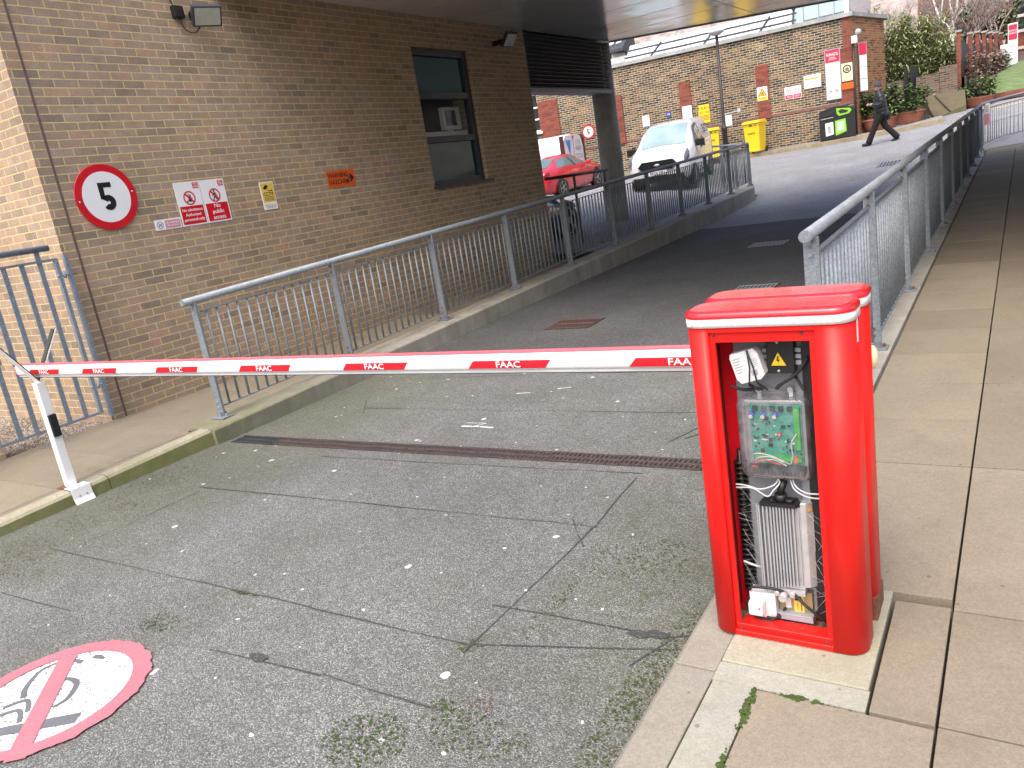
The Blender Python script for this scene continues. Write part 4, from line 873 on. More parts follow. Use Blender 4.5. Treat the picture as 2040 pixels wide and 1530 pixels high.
for q in (.35, .75): p_ = a1.lerp(b1, q); mb = MB(); mb.box(p_.x - .03, p_.x + .03, p_.y - .01, p_.y + .01, H(p_.x, p_.y) - .05, p_.z); mb.build('post', M['galv'], t)
mb = MB(); mb.bar(a1 - Vector((0, 0, .12)), b1 - Vector((0, 0, .12)), .03, .01); mb.bar(a1 - Vector((0, 0, .95)), b1 - Vector((0, 0, .95)), .03, .01)
for k in range(12): p_ = a1.lerp(b1, (k + .5) / 12); mb.tube([p_ - Vector((0, 0, .95)), p_ - Vector((0, 0, .12))], .008, 6)
mb.build('infill_panel', M['galv'], t)
# short rail in the car park by the column
t = thing('car_park_rail', 'dark handrail in the car park between the black car and the column', 'railing', (-7.4, 14.6, H(-7.4, 14.6)))
A_, B_ = atx(1087, 357, -7.15), atx(1210, 338, -7.15)
mb = MB(); mb.tube([A_, B_], .03, 10); mb.build('handrail', M['blacksteel'], t)
for q in (.42, .94): p_ = A_.lerp(B_, q); mb = MB(); mb.box(p_.x - .01, p_.x + .01, p_.y - .035, p_.y + .035, H(-7.2, p_.y) - .02, p_.z); mb.build('post', M['blacksteel'], t)
# curved railing at the end of the right pavement
t = thing('curved_railing', 'blue grey railing sweeping right at the top end of the pavement', 'railing', (-.85, 21.6, plane(21.6)))
cpts = [(-.868, 21.42), (-.86, 22.0), (-.80, 22.5), (-.60, 23.0), (-.25, 23.4), (.4, 23.7), (1.6, 24.1), (3.2, 24.6)]
zc_ = lambda i: [1.62, 1.65, 1.67, 1.70, 1.74, 1.80, 1.88, 2.0][i]
hp = smooth([(x, y, zc_(i)) for i, (x, y) in enumerate(cpts)], 40); mb = MB(); mb.tube(hp, .032, 12); mb.build('handrail', M['galv'], t)
mb = MB(); lo = [(x, y, max(H(x, y) + .08, z - 1.02)) for x, y, z in hp]; mb.tube([(x, y, z - .13) for x, y, z in hp], .012, 6); mb.tube(lo, .012, 6); mb.tube([(x, y, z - .48) for x, y, z in hp], .006, 5)
acc = 0
for (p, q) in zip(hp[:-1], hp[1:]):
    acc += math.dist(p[:2], q[:2])
    if acc > .085: acc = 0; mb.tube([(q[0], q[1], max(H(q[0], q[1]) + .08, q[2] - 1.02)), (q[0], q[1], q[2] - .13)], .009, 6)
mb.build('infill_panel', M['galv'], t)
t = thing('rail_notice', 'narrow white and red notice strapped to the start of the curved railing', 'sign', (-.75, 22.35, 1.2))
mb = MB(); mb.box(-.835, -.715, 22.30, 22.31, 1.17, 1.66); mb.build('panel', M['signwhite'], t); mb = MB(); mb.box(-.83, -.72, 22.296, 22.3, 1.18, 1.42); mb.build('red_panel', M['faderd'], t)
mb = MB(); 
for k in range(4): mb.box(-.81, -.74, 22.297, 22.2995, 1.47 + .04 * k, 1.485 + .04 * k)
mb.build('lettering', M['greytext'], t)
# ------------------------------------------------------------------ red barrier cabinet and arm
t = thing('car_park_barrier', 'red barrier cabinet with its door off and a red and white arm across the ramp', 'barrier', (-.655, 2.47, 0))
def rrect(x0, x1, y0, y1, r, n=8):
    out = []
    for cx, cy, a0 in ((x1 - r, y0 + r, -90), (x1 - r, y1 - r, 0), (x0 + r, y1 - r, 90), (x0 + r, y0 + r, 180)):
        for k in range(n + 1): a = R_(a0 + 90 * k / n); out.append((cx + r * math.cos(a), cy + r * math.sin(a)))
    return out
BX0, BX1 = -.900, -.405; FY0, FY1 = 2.285, 2.462; RY0, RY1 = 2.478, 2.655
mb = MB(); r = .058
# left and right curved cheeks of the front shell
def cheek(xo, xi, sgn):
    o = []; n = 10; xc = xo + sgn * r
    o += [(xi, FY0)] ; o += [(xc - sgn * r * math.sin(R_(90 * k / n)), FY0 + r - r * math.cos(R_(90 * k / n))) for k in range(n + 1)]
    o += [(xc - sgn * r * math.cos(R_(90 * k / n)), FY1 - r + r * math.sin(R_(90 * k / n))) for k in range(n + 1)]
    th = .012; o2 = [(xc - sgn * (r - th) * math.cos(R_(90 * k / n)), FY1 - r + (r - th) * math.sin(R_(90 * k / n))) for k in range(n + 1)][::-1]
    o2 += [(xo + sgn * th, FY0 + .06), (xi, FY0 + .028)]
    return o + o2 if sgn > 0 else (o + o2)[::-1]
lc = cheek(BX0, -.822, 1); rc = cheek(BX1, -.505, -1)
mb.prism(lc[::-1] if False else lc, .012, 1.092, smooth=True); mb.prism(rc, .012, 1.092, smooth=True)
mb.build('side_cheeks', M['red'], t)
mb = MB(); 
mb.box(-.822, -.505, FY0 + .014, FY0 + .03, 1.042, 1.092); mb.box(-.822, -.505, FY0 + .014, FY0 + .03, .0485, -.002 + .03); mb.box(-.822, -.505, FY0 + .001, FY0 + .03, -.002 + .012, .029)
mb.box(-.822, -.806, FY0 + .014, FY0 + .03, .0485, 1.042); mb.box(-.524, -.505, FY0 + .014, FY0 + .03, .0485, 1.042); mb.box(-.822, -.505, FY0 + .002, FY0 + .014, 1.076, 1.092)
mb.box(-.806, -.524, FY0 + .02, FY0 + .075, .012, .047)
mb.build('door_frame', M['red'], t, bevel=.0015, seg=1)
mb = MB(); 
for x, z in ((-.808, 1.065), (-.545, 1.068), (-.800, .033), (-.525, .033)): mb = MB(); mb.tube([(x, FY0 + .008, z), (x, FY0 + .016, z)], .0045, 8); mb.build('screw', M['darkgrey'], t)

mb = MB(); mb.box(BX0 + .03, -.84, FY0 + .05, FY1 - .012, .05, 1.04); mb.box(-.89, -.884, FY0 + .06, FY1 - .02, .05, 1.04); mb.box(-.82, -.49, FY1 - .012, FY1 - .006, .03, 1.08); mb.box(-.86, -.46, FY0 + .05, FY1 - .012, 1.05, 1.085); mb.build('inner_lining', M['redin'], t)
mb = MB(); mb.prism(rrect(BX0, BX1, RY0, RY1, .058), .012, 1.092, smooth=True); mb.build('rear_shell', M['red'], t)
mb = MB(); mb.box(BX0 + .05, BX1 - .05, FY1 - .02, RY0 + .02, .012, 1.13); mb.build('spine', M['redcap'], t)
mb = MB(); mb.box(-.43, -.4035, 2.50, 2.63, 0.0, .10); mb.build('base_pad', M['rust'], t)
for (a, b_) in ((FY0 - .006, FY1 + .002), (RY0 - .002, RY1 + .006)):
    mb = MB(); mb.prism(rrect(BX0 - .004, BX1 + .004, a + .002, b_ - .002, .060), 1.0930, 1.1210, smooth=True); mb.build('light_band', M['led'], t)
    mb = MB(); p0 = rrect(BX0 - .006, BX1 + .006, a, b_, .063); n = len(p0); cxm, cym = (BX0 + BX1) / 2, (a + b_) / 2
    lay = []
    for k, (ins, z) in enumerate(((0, 1.1215), (0, 1.1315), (.004, 1.138), (.010, 1.1415), (.02, 1.143))): lay.append([Vector((x, y, z)) for x, y in rrect(BX0 - .006 + ins, BX1 + .006 - ins, a + ins, b_ - ins, .063 - ins)])
    vs = [p for L in lay for p in L]; fs = []
    for k in range(len(lay) - 1):
        for i in range(n): fs.append((k * n + i, k * n + (i + 1) % n, (k + 1) * n + (i + 1) % n, (k + 1) * n + i))
    mb.add(vs, fs, True); mb.add(lay[-1], [list(range(n))]); mb.build('cap', M['redcap'], t)
mb = MB(); 
for k in range(13): x = -.875 + .0365 * k; mb.tube([(x, FY0 - .0035, 1.1055), (x, FY0 - .006, 1.1055)], .0055, 10)
mb.build('light_spots', plain('led_spot', (.9, .9, .9), .3), t)
mb = MB(); mb.box(-.4045, -.403, 2.36, 2.375, 1.02, 1.09); mb.build('side_label', M['signwhite'], t)
# --- inside
mb = MB(); mb.box(-.795, -.575, 2.438, 2.446, .055, 1.04); mb.box(-.79, -.58, 2.36, 2.44, .052, .075); mb.box(-.60, -.575, 2.41, 2.44, .075, 1.03); mb.build('mounting_plate', M['plate'], t, bevel=.001, seg=1)
mb = MB(); mb.box(-.570, -.515, 2.39, 2.45, .05, 1.03); mb.build('shaft_cover', M['blackpl'], t)
mb = MB()
for k in range(26): mb.tube([(-.800 + .018 * math.cos(a), 2.425 + .018 * math.sin(a), .12 + .019 * k) for a in lin(0, 6.28, 11)], .005, 5)
mb.tube([(-.800, 2.425, .09), (-.800, 2.425, .64)], .010, 8); mb.build('balance_spring', M['blackpl'], t)
rm = MB(); rm.m = Matrix.Translation((-.722, 2.36, .958)) @ Matrix.Rotation(R_(-15), 4, 'Y')
rm.prism([(-.045, -.035), (-.035, -.052), (.030, -.052), (.045, -.04), (.045, .03), (.035, .048), (-.04, .048), (-.045, .036)], -.03, 0.012, 'y')
rel = rm.build('relay_module', M['whitepl'], t, bevel=.001, seg=1)
q = MB(); q.m = rm.m
for k in range(6): q.box(-.038, -.012 - .004 * (k % 3), -.0312, -.0302, .028 - .009 * k, .031 - .009 * k)
for k in range(5): q.box(.016, .036, -.0312, -.0302, -.008 + .006 * k, -.0065 + .006 * k)
q.box(.008, .028, -.0312, -.0302, -.035, -.018); q.build('printed_label', M['greytext'], rel)
q = MB(); q.tube([(-.717, 2.322, 1.01), (-.712, 2.325, .955), (-.717, 2.324, .90)], .0022, 6); q.tube([(-.716, 2.322, 1.01), (-.700, 2.322, .955), (-.692, 2.326, .905), (-.672, 2.36, .872)], .0026, 6); q.build('cable_tie', M['blackpl'], rel)
q = MB(); q.rbox(-.672, -.588, 2.37, 2.43, .922, 1.032, .004); jb = q.build('junction_box', M['blackpl'], t)
q = MB(); q.add([(-.657, 2.3685, .948), (-.612, 2.3685, .948), (-.635, 2.3685, .990)], [(0, 1, 2)]); q.build('warning_triangle', M['brightyellow'], jb)
q = MB(); q.add([(-.637, 2.3675, .978), (-.632, 2.3675, .978), (-.636, 2.3675, .968), (-.630, 2.3675, .968), (-.637, 2.3675, .951), (-.634, 2.3675, .963), (-.640, 2.3675, .963)], [(0, 1, 2, 3, 4, 5, 6)]); q.build('lightning_bolt', M['signblack'], jb)
q = MB(); 
for z in (1.022, .930): q = MB(); q.ball((-.636, 2.369, z), (.005, .003, .005), 5); q.build('screw', M['steel'], jb)
q = MB()
for k in range(3): q.box(-.588, -.572, 2.39, 2.43, .985 - .02 * k, .998 - .02 * k); q.box(-.688, -.673, 2.39, 2.43, .985 - .02 * k, .998 - .02 * k)
q.build('terminals', M['greypl'], jb)
# control box under a clear lid
cb = MB(); cb.box(-.765, -.565, 2.420, 2.432, .585, .845); cbx = cb.build('control_box', M['plate'], t)
q = MB(); q.box(-.748, -.585, 2.405, 2.410, .603, .808); q.build('circuit_board', M['pcb'], cbx)
random.seed(5)
q = MB()
for k in range(5): q.box(-.735 + .027 * k, -.720 + .027 * k, 2.395, 2.405, .788, .803)
for k in range(46):
    x, z = random.uniform(-.745, -.592), random.uniform(.64, .76); a, b_ = random.choice([(.003, .002), (.005, .003), (.010, .004), (.004, .008), (.012, .010)]); q.box(x, x + a, 2.399, 2.405, z, z + b_)
q.build('chips', M['blackpl'], cbx)
q = MB()
for x in (-.738, -.700, -.663): q.tube([(x, 2.405, .780), (x - .002, 2.385, .772)], .0075, 12)
q.build('capacitors', plain('capacitor_blue', (.03, .05, .42), .4), cbx)
q = MB()
for x in (-.738, -.700, -.663): q.tube([(x - .002, 2.385, .772), (x - .0022, 2.383, .7715)], .0068, 12)
for k in range(16): x, z = random.uniform(-.745, -.595), random.uniform(.645, .76); q.box(x, x + random.uniform(.003, .012), 2.400, 2.405, z, z + random.uniform(.002, .006))
q.build('components', M['whitepl'], cbx)
q = MB(); q.box(-.735, -.588, 2.385, 2.405, .622, .634); q.box(-.607, -.590, 2.39, 2.405, .66, .80); q.box(-.716, -.702, 2.395, 2.405, .757, .764); q.build('terminal_strip', plain('connector_green', (.04, .35, .06), .4), cbx)
q = MB(); q.box(-.612, -.602, 2.384, 2.405, .618, .636); q.build('orange_terminal', M['orange'], cbx)
q = MB(); q.box(-.664, -.650, 2.396, 2.405, .704, .713); q.build('display', M['signred'], cbx)
q = MB(); q.text("00", .008, Tm(-.657, 2.3955, .7085, (1, 0, 0), (0, 0, 1)), thick=.0002); q.build('display_digits', M['signwhite'], cbx)
q = MB(); q.box(-.76, -.58, 2.365, 2.412, .578, .60)
for k in range(15): q.box(-.755 + .0118 * k, -.7495 + .0118 * k, 2.358, 2.366, .58, .6)
q.build('vent_strip', M['darkgrey'], cbx)
q = MB(); lay = []
for ins, y in ((0, 2.42), (0, 2.368), (.006, 2.358), (.02, 2.354)): lay.append([(x, y, z) for x, z in rrect(-.778 + ins, -.552 - ins, .566 + ins, .842 - ins, .03)])
n = len(lay[0]); fs = [(k * n + i, k * n + (i + 1) % n, (k + 1) * n + (i + 1) % n, (k + 1) * n + i) for k in range(3) for i in range(n)]
q.add([p for L in lay for p in L], fs, True); q.add(lay[-1], [list(range(n))])
arch = [(-.735 + .14 * k / 12, .842 + .033 * math.sin(math.pi * k / 12)) for k in range(13)]; q.prism(arch, 2.36, 2.42, 'y'); q.build('clear_lid', M['clear'], cbx)
q = MB()
for x in (-.705, -.607): q = MB(); q.tube([(x, 2.37, .868), (x, 2.385, .868)], .009, 10); q.box(x - .006, x + .006, 2.38, 2.40, .84, .87); q.build('fixing_bolt', M['steel'], cbx)
q = MB()
for c in ([(-.742, 2.385, .618), (-.735, 2.37, .648), (-.70, 2.368, .650), (-.66, 2.372, .635), (-.625, 2.385, .612)], [(-.738, 2.385, .614), (-.72, 2.37, .636), (-.68, 2.368, .641), (-.64, 2.375, .622)], [(-.738, 2.385, .610), (-.71, 2.372, .625), (-.67, 2.372, .630), (-.635, 2.38, .608)], [(-.598, 2.38, .72), (-.614, 2.37, .69), (-.612, 2.372, .65), (-.622, 2.38, .615)]): q.tube(smooth(c, 20), .0025, 6)
q.build('wires', M['cable'], cbx)
q = MB(); q.tube(smooth([(-.742, 2.384, .607), (-.73, 2.37, .622), (-.70, 2.368, .63), (-.65, 2.374, .612)], 14), .002, 6); q.box(-.746, -.727, 2.376, 2.38, .598, .604); q.build('red_wires', M['signred'], cbx)
q = MB()
for c in ([(-.702, 2.39, .575), (-.66, 2.375, .555), (-.680, 2.365, .525), (-.70, 2.36, .505), (-.745, 2.36, .53), (-.80, 2.36, .528)], [(-.66, 2.39, .575), (-.675, 2.37, .545), (-.72, 2.362, .528), (-.765, 2.36, .538), (-.80, 2.36, .540)], [(-.625, 2.39, .575), (-.61, 2.37, .545), (-.575, 2.36, .528), (-.53, 2.36, .528)], [(-.632, 2.39, .575), (-.615, 2.37, .535), (-.575, 2.36, .515), (-.53, 2.36, .512)]): q = MB(); q.tube(smooth(c, 28), .0027, 7); q.build('white_cable', M['cable'], t)
q = MB(); q.tube(smooth([(-.80, 2.37, .250), (-.76, 2.37, .238), (-.72, 2.40, .215)], 12), .004, 6); q.build('white_cable', M['cable'], t)
q = MB()
for c in ([(-.60, 2.40, .92), (-.585, 2.38, .90), (-.565, 2.37, .87)], [(-.55, 2.38, .97), (-.58, 2.37, .925), (-.635, 2.37, .885), (-.65, 2.38, .87)], [(-.73, 2.37, .885), (-.705, 2.36, .875), (-.69, 2.37, .87)], [(-.79, 2.37, .88), (-.75, 2.37, .868), (-.70, 2.38, .87)], [(-.78, 2.35, .155), (-.765, 2.34, .172), (-.70, 2.35, .17), (-.66, 2.36, .155)], [(-.635, 2.36, .155), (-.60, 2.345, .13), (-.57, 2.345, .105), (-.55, 2.36, .075)], [(-.69, 2.36, .07), (-.72, 2.345, .045), (-.76, 2.35, .05), (-.785, 2.36, .06), (-.79, 2.37, .1)], [(-.67, 2.40, .09), (-.69, 2.36, .06), (-.73, 2.35, .055)], [(-.785, 2.36, .12), (-.80, 2.36, .08), (-.77, 2.36, .058)]): q = MB(); q.tube(smooth(c, 18), .0052, 7); q.build('black_cable', M['rubber'], t)
# drive motor with cooling fins
mo = MB(); mo.box(-.725, -.60, 2.37, 2.438, .17, .468)
mo.prism([(-.600, 2.366), (-.583, 2.372), (-.566, 2.39), (-.566, 2.438), (-.60, 2.438)], .18, .485); drv = mo.build('drive_unit', M['alu'], t, bevel=.0015, seg=1)
q = MB()
for k, dx in enumerate([-.738, -.729, -.716, -.703, -.692, -.682, -.672, -.662, -.652, -.642, -.632, -.620, -.607]): q.box(dx - .0024, dx + .0024, 2.354 + (.010 if k in (0, 12) else 0), 2.375, .165 + .002 * k, .472)
q.build('cooling_fins', plain('fin_aluminium', (.36, .365, .385), .5, .2, var=.15), drv)
q = MB(); q.prism([(-.725, 2.35), (-.61, 2.35), (-.60, 2.375), (-.615, 2.41), (-.72, 2.41)], .474, .486); q.tube([(-.66, 2.375, .486), (-.66, 2.375, .512)], .02, 12); q.tube([(-.632, 2.372, .486), (-.632, 2.372, .498)], .015, 10); q.tube([(-.69, 2.37, .486), (-.69, 2.37, .492)], .008, 8); q.tube([(-.662, 2.375, .512), (-.650, 2.39, .555)], .012, 8); q.build('release_cap', M['blackpl'], drv)
q = MB(); q.box(-.5655, -.5645, 2.385, 2.43, .31, .45); q.build('rating_label', plain('aged_label', (.42, .36, .38), .6), drv)
q = MB(); q.add([(-.5835, 2.3675, .455), (-.566, 2.3875, .455), (-.570, 2.381, .478)], [(0, 1, 2)]); q.build('warning_triangle', plain('aged_orange_label', (.62, .36, .18), .6), drv)
q = MB(); q.tube([(-.668, 2.33, .148), (-.668, 2.365, .150)], .013, 14); q.tube([(-.69, 2.345, .155), (-.69, 2.365, .156)], .009, 8); q.tube([(-.64, 2.345, .156), (-.64, 2.365, .158)], .009, 8); q.box(-.72, -.60, 2.36, 2.40, .15, .168); q.build('hydraulic_ports', M['alu'], drv)
# socket, plug and zinc box at the bottom
q = MB(); q.rbox(-.785, -.697, 2.352, 2.40, .052, .146, .003); sk = q.build('power_socket', M['whitepl'], t)
q = MB(); q.rbox(-.780, -.730, 2.310, 2.352, .078, .128, .009); q.build('plug', M['whitepl'], sk)
q = MB(); q.box(-.716, -.700, 2.3505, 2.352, .062, .071); q.build('switch', M['greypl'], sk)
q = MB(); q.ball((-.742, 2.3105, .108), (.004, .002, .004), 5); q.build('indicator', M['signred'], sk)
q = MB(); q.box(-.694, -.585, 2.385, 2.44, .072, .150); zb = q.build('zinc_box', M['gold'], t)
q = MB(); q.box(-.645, -.612, 2.3835, 2.385, .074, .148); q.build('warning_label', M['signyellow'], zb)
q = MB(); q.add([(-.6435, 2.383, .118), (-.6135, 2.383, .118), (-.6285, 2.383, .146)], [(0, 1, 2)]); 
for k in range(4): q.box(-.622, -.619, 2.3825, 2.3835, .08 + .008 * k, .086 + .008 * k); q.box(-.634, -.632, 2.3825, 2.3835, .085 + .006 * k, .089 + .006 * k)
q.build('warning_symbol', M['signblack'], zb)
q = MB(); q.box(-.672, -.654, 2.3835, 2.385, .085, .125); q.build('blank_label', M['whitepl'], zb)
# debris on the sill
q = MB(); random.seed(3)
for k in range(90): x, y = random.uniform(-.80, -.53), random.uniform(2.325, 2.365); q.ball((x, y, .0475), (random.uniform(.001, .004), .0018, .001), 4)
q.build('dirt', M['soil'], t)
# cobwebs: fine threads between the cheek and the motor
q = MB()
for k in range(34):
    a = Vector((random.uniform(-.535, -.525), random.uniform(2.36, 2.42), random.uniform(.08, .45))); b_ = Vector((random.uniform(-.59, -.56), random.uniform(2.37, 2.42), a.z + random.uniform(-.1, .08))); q.tube([a, b_], .0006, 3)
for k in range(16):
    a = Vector((-.80, random.uniform(2.36, 2.42), random.uniform(.15, .52))); b_ = Vector((random.uniform(-.76, -.73), 2.38, a.z + random.uniform(-.12, .06))); q.tube([a, b_], .0006, 3)
tag(q.build('cobwebs', M['greypl'], t), kind='stuff')

# --- arm
AY = 2.69; az = lambda x: .891 + (x + 1.0) * .0015; ay = lambda x: AY + (x + 1.0) * .022
def arm_sec(k, n=20): a = 2 * math.pi * k / n; c, s_ = math.cos(a), math.sin(a); return (.024 * math.copysign(abs(c) ** .7, c), .038 * math.copysign(abs(s_) ** .8, s_))
mb = MB(); xs = lin(-5.99, -.55, 30); n = 20; vs = []
for x in xs: vs += [(x, ay(x) + arm_sec(k)[0], az(x) + arm_sec(k)[1]) for k in range(n)]
fs = [(i * n + k, (i + 1) * n + k, (i + 1) * n + (k + 1) % n, i * n + (k + 1) % n) for i in range(len(xs) - 1) for k in range(n)]
mb.add(vs, fs, True); arm = mb.build('arm', M['beamwhite'], t)
mb = MB(); mb.ball((-5.99, ay(-5.99), az(-5.99)), (.035, .026, .043), 8); mb.build('end_cap', plain('pink_end_cap', (.62, .22, .20), .5), arm)
mb = MB(); mb.rbox(-6.0, -.6, 0, 1, 0, 1, .1) if False else None
def along(dy, z0_, z1_, wd, mat, name, x0=-5.98, x1=-.6):
    q = MB(); xs = lin(x0, x1, 20); vs = []
    for x in xs: vs += [(x, ay(x) + dy - wd, az(x) + z0_), (x, ay(x) + dy + wd, az(x) + z0_), (x, ay(x) + dy + wd * .8, az(x) + z1_), (x, ay(x) + dy - wd * .8, az(x) + z1_)]
    q.add(vs, [(4 * i + k, 4 * i + (k + 1) % 4, 4 * i + 4 + (k + 1) % 4, 4 * i + 4 + k) for i in range(19) for k in range(4)] + [(0, 1, 2, 3)], False); return q.build(name, mat, arm, bevel=.002, seg=2)
along(0, .032, .0465, .013, plain('pink_rubber', (.62, .12, .15), .4, var=.1), 'top_strip'); along(0, -.050, -.032, .012, M['greypl'], 'bottom_strip'); along(0, -.0535, -.0495, .010, M['rubber'], 'bottom_edge')
for xa, xb in ((-5.80, -5.42), (-5.13, -4.75), (-4.33, -3.94), (-3.57, -3.18), (-2.79, -2.40), (-2.03, -1.64), (-1.265, -.92)):
    q = MB(); m = 8; vs = []
    for i in range(m + 1):
        xm = xa + (xb - xa) * i / m
        for j, zq in enumerate((-.022, -.010, .003, .014)):
            x = xm + (zq + .004) * .9; yy_ = ay(x) - .0245 - .0006 + (.0035 if abs(zq) > .015 else .001 if abs(zq) > .008 else 0); vs.append((x, yy_, az(x) - .006 + zq))
    q.add(vs, [(i * 4 + j, (i + 1) * 4 + j, (i + 1) * 4 + j + 1, i * 4 + j + 1) for i in range(m) for j in range(3)], True); q.build('red_sticker', M['signred'] if xa > -3 else M['signred'], arm)
    q = MB(); xc = (xa + xb) / 2 + (.035 if xa > -1.5 else 0); q.text('FAAC', .038, Tm(xc, ay(xc) - .0262, az(xc) - .0105, (1, 0, 0), (0, 0, 1)), bold=.012, sx=1.35, thick=.0003); q.build('lettering', M['signwhite'], arm)
mb = MB(); mb.tube([(-.46, 2.71, .885), (-.36, 2.71, .885)], .042, 14) if False else None
mb = MB(); mb.ball((-.418, 2.69, .885), (.019, .03, .04), 8); mb.build('arm_pocket', M['cream'], t)

# --- fork post catching the arm
PX, PY = -5.72, 2.565
t = thing('arm_rest_post', 'white square kerb post whose V cradle holds the tip of the barrier arm', 'post', (PX, PY, plane(PY)))
px_t, pz0 = -5.865, plane(PY)
PX0 = -5.735
mb = MB(); mb.bar((PX0, PY, pz0 + .012), (PX0 - .0, PY, .80), .062, .062, (0, 1, 0)); mb.build('post', M['white'], t, bevel=.004)
mb = MB()
for sg_ in (1, -1): mb = MB(); mb.bar((PX0, PY + sg_ * .004, .803), (PX0, PY + sg_ * .21, 1.13), .007, .055, (1, 0, 0)); mb.build('cradle_arm', M['white'], t)
for sg_ in (1, -1): mb = MB(); mb.bar((PX0, PY + sg_ * .0, .815), (PX0, PY + sg_ * .201, 1.133), .006, .046, (1, 0, 0)); mb.build('rubber_lining', plain('dark_rubber_lining', (.035, .035, .028), .8), t)
mb = MB(); mb.rbox(PX0 - .085, PX0 + .075, PY - .06, PY + .06, pz0 + .003, pz0 + .012, .002); mb.build('base_plate', M['rust'], t)
mb = MB(); v = []
for x, z in ((PX0 + .035, pz0 + .018), (-5.613, pz0 + .014), (-5.606, pz0 - .06), (-5.585, pz0 - .10)):
    v += [(x, PY - .07, z), (x, PY + .07, z), (x - .004, PY + .07, z - .004), (x - .004, PY - .07, z - .004)]
mb.add(v, [(4 * i + k, 4 * i + (k + 1) % 4, 4 * i + 4 + (k + 1) % 4, 4 * i + 4 + k) for i in range(3) for k in range(4)] + [(12, 13, 14, 15)]); mb.build('kerb_bracket', M['white'], t)
mb = MB(); 
for dy in (-.025, .025): mb = MB(); mb.ball((-5.603, PY + dy, pz0 - .045), (.004, .007, .007), 5); mb.build('bolt', M['plate'], t)
mb = MB(); mb.rbox(PX0 + .031, PX0 + .05, PY - .028, PY + .028, .40, .565, .01); mb.build('photocell', M['blackpl'], t)
mb = MB(); mb.box(PX0 + .0495, PX0 + .0505, PY - .018, PY + .018, .47, .545); mb.build('photocell_lens', M['darkglass'], t)
# ------------------------------------------------------------------ far stock brick building (own frame: x to the right along the wall, y into the building)
FA = R_(7.64); FW = (-4.9, 30.0)
FM = Matrix.Translation((FW[0], FW[1], 0)) @ Matrix.Rotation(FA, 4, 'Z')
def fw(x, y, z=0): return FM @ Vector((x, y, z))
t = thing('stock_brick_building', 'old dark yellow brick building with red brick piers and stone coping facing the street', 'building', (FW[0], FW[1], 0), FA)
def rot(name, mb, mat, parent=t): return mb.build(name, mat, parent, local=True)
WT = 5.14
mb = MB(); mb.box(-11.5, -.02, .0, 3.4, .3, WT); mb.box(-30, -12.6, .0, 3.4, .3, WT); mb.box(-12.6, -11.5, 0, 3.4, .3, 3.35); mb.box(-12.6, -11.5, 0, 3.4, 4.9, WT); mb.box(-12.6, -11.5, .4, 3.4, 3.35, 4.9); rot('wall', mb, M['stock'])
mb = MB(); mb.box(-30, -.02, -.035, -.002, .3, 2.38); rot('plinth', mb, M['stock'])
mb = MB(); mb.box(-30, -.02, -.05, -.002, 2.382, 2.47); rot('string_course', mb, plain('plum_brick_string', (.17, .085, .075), .85, var=.3, scale=10))
mb = MB(); mb.prism([(0, .0), (1.0, 2.95), (1.0, 3.4), (-.02, 3.4)], .3, WT); rot('return_wall', mb, M['orangebrick'])
for s_, zt, wd in ((0, WT, .26), (2.70, 4.2, .42), (5.43, 4.15, .42), (8.05, 4.15, .42), (13.6, 4.2, .42), (16.4, 4.2, .42)):
    mb = MB(); zb = 2.38 if s_ else .3
    mb.box(-s_ - wd, -s_, -.06 if s_ else -.03, .0, zb + .0, zt)
    if s_ == 0: mb.box(-.40, -.26, -.03, 0, 2.47, 4.15); mb.box(-.40, .0, -.045, -.03, 2.47, 4.15)
    else: mb.box(-s_ - wd - .02, -s_ + .02, -.09, -.06, zb + .0, zb + .08)
    rot('brick_pier', mb, M['redbrick'])
mb = MB(); mb.prism([(-30, -.10), (.06, -.10), (1.12, 3.0), (1.12, 3.5), (.75, 3.5), (-.25, .30), (-30, .30)], WT + .002, WT + .13); rot('coping', mb, M['coping'])
mb = MB(); mb.add([(-30, .32, WT + .05), (-1.9, .32, WT + .05), (-1.9, 1.6, WT + .55), (-30, 1.6, WT + .55)], [(0, 1, 2, 3)]); rot('gutter_roof', mb, M['coping'])
mb = MB(); mb.box(-11.49, -10.66, -.05, -.002, 3.0, 4.5); rot('window_surround', mb, M['redbrick'])
mb = MB(); mb.box(-12.6, -11.5, .22, .26, 3.35, 4.9); wdw = rot('window', mb, M['darkglass'])
mb = MB()
for a in (-12.6, -12.08, -11.575): mb.box(a, a + .075, .16, .22, 3.40, 4.9)
for z in (3.40, 3.85, 4.3, 4.8): mb.box(-12.6, -11.5, .165, .215, z, z + .06)
mb.box(-12.7, -11.4, -.12, .20, 3.3, 3.40); mb.build('frame', M['white'], wdw, local=True)
mb = MB()
for k in range(8): mb.box(-7.9 + .76 * k, -7.9 + .76 * k + .72, .55, .60, WT + .16, WT + .20); 
for k in range(8):
    a = -7.9 + .76 * k; mb.add([(a, .45, WT + .14), (a + .74, .45, WT + .14), (a + .74, 1.5, WT + .85), (a, 1.5, WT + .85)], [(0, 1, 2, 3)])
sk = rot('skylight', mb, M['roofglass'])
mb = MB()
for z0_, y0_ in ((.32, .70), (.60, 1.12)): mb.bar((-7.95, y0_, WT + z0_ + .02), (-1.75, y0_, WT + z0_ + .02), .05, .05)
for k in (1, 3, 5): mb.bar((-7.9 + .76 * k * 1.3, .45, WT + .16), (-7.6 + .76 * k * 1.3, 1.2, WT + .70), .05, .05)
mb.bar((-1.85, .45, WT + .14), (-1.85, 1.5, WT + .9), .06, .06); mb.ball((-1.85, 1.2, WT + .78), .07, 6); mb.build('glazing_bars', M['darkgrey'], sk, local=True)
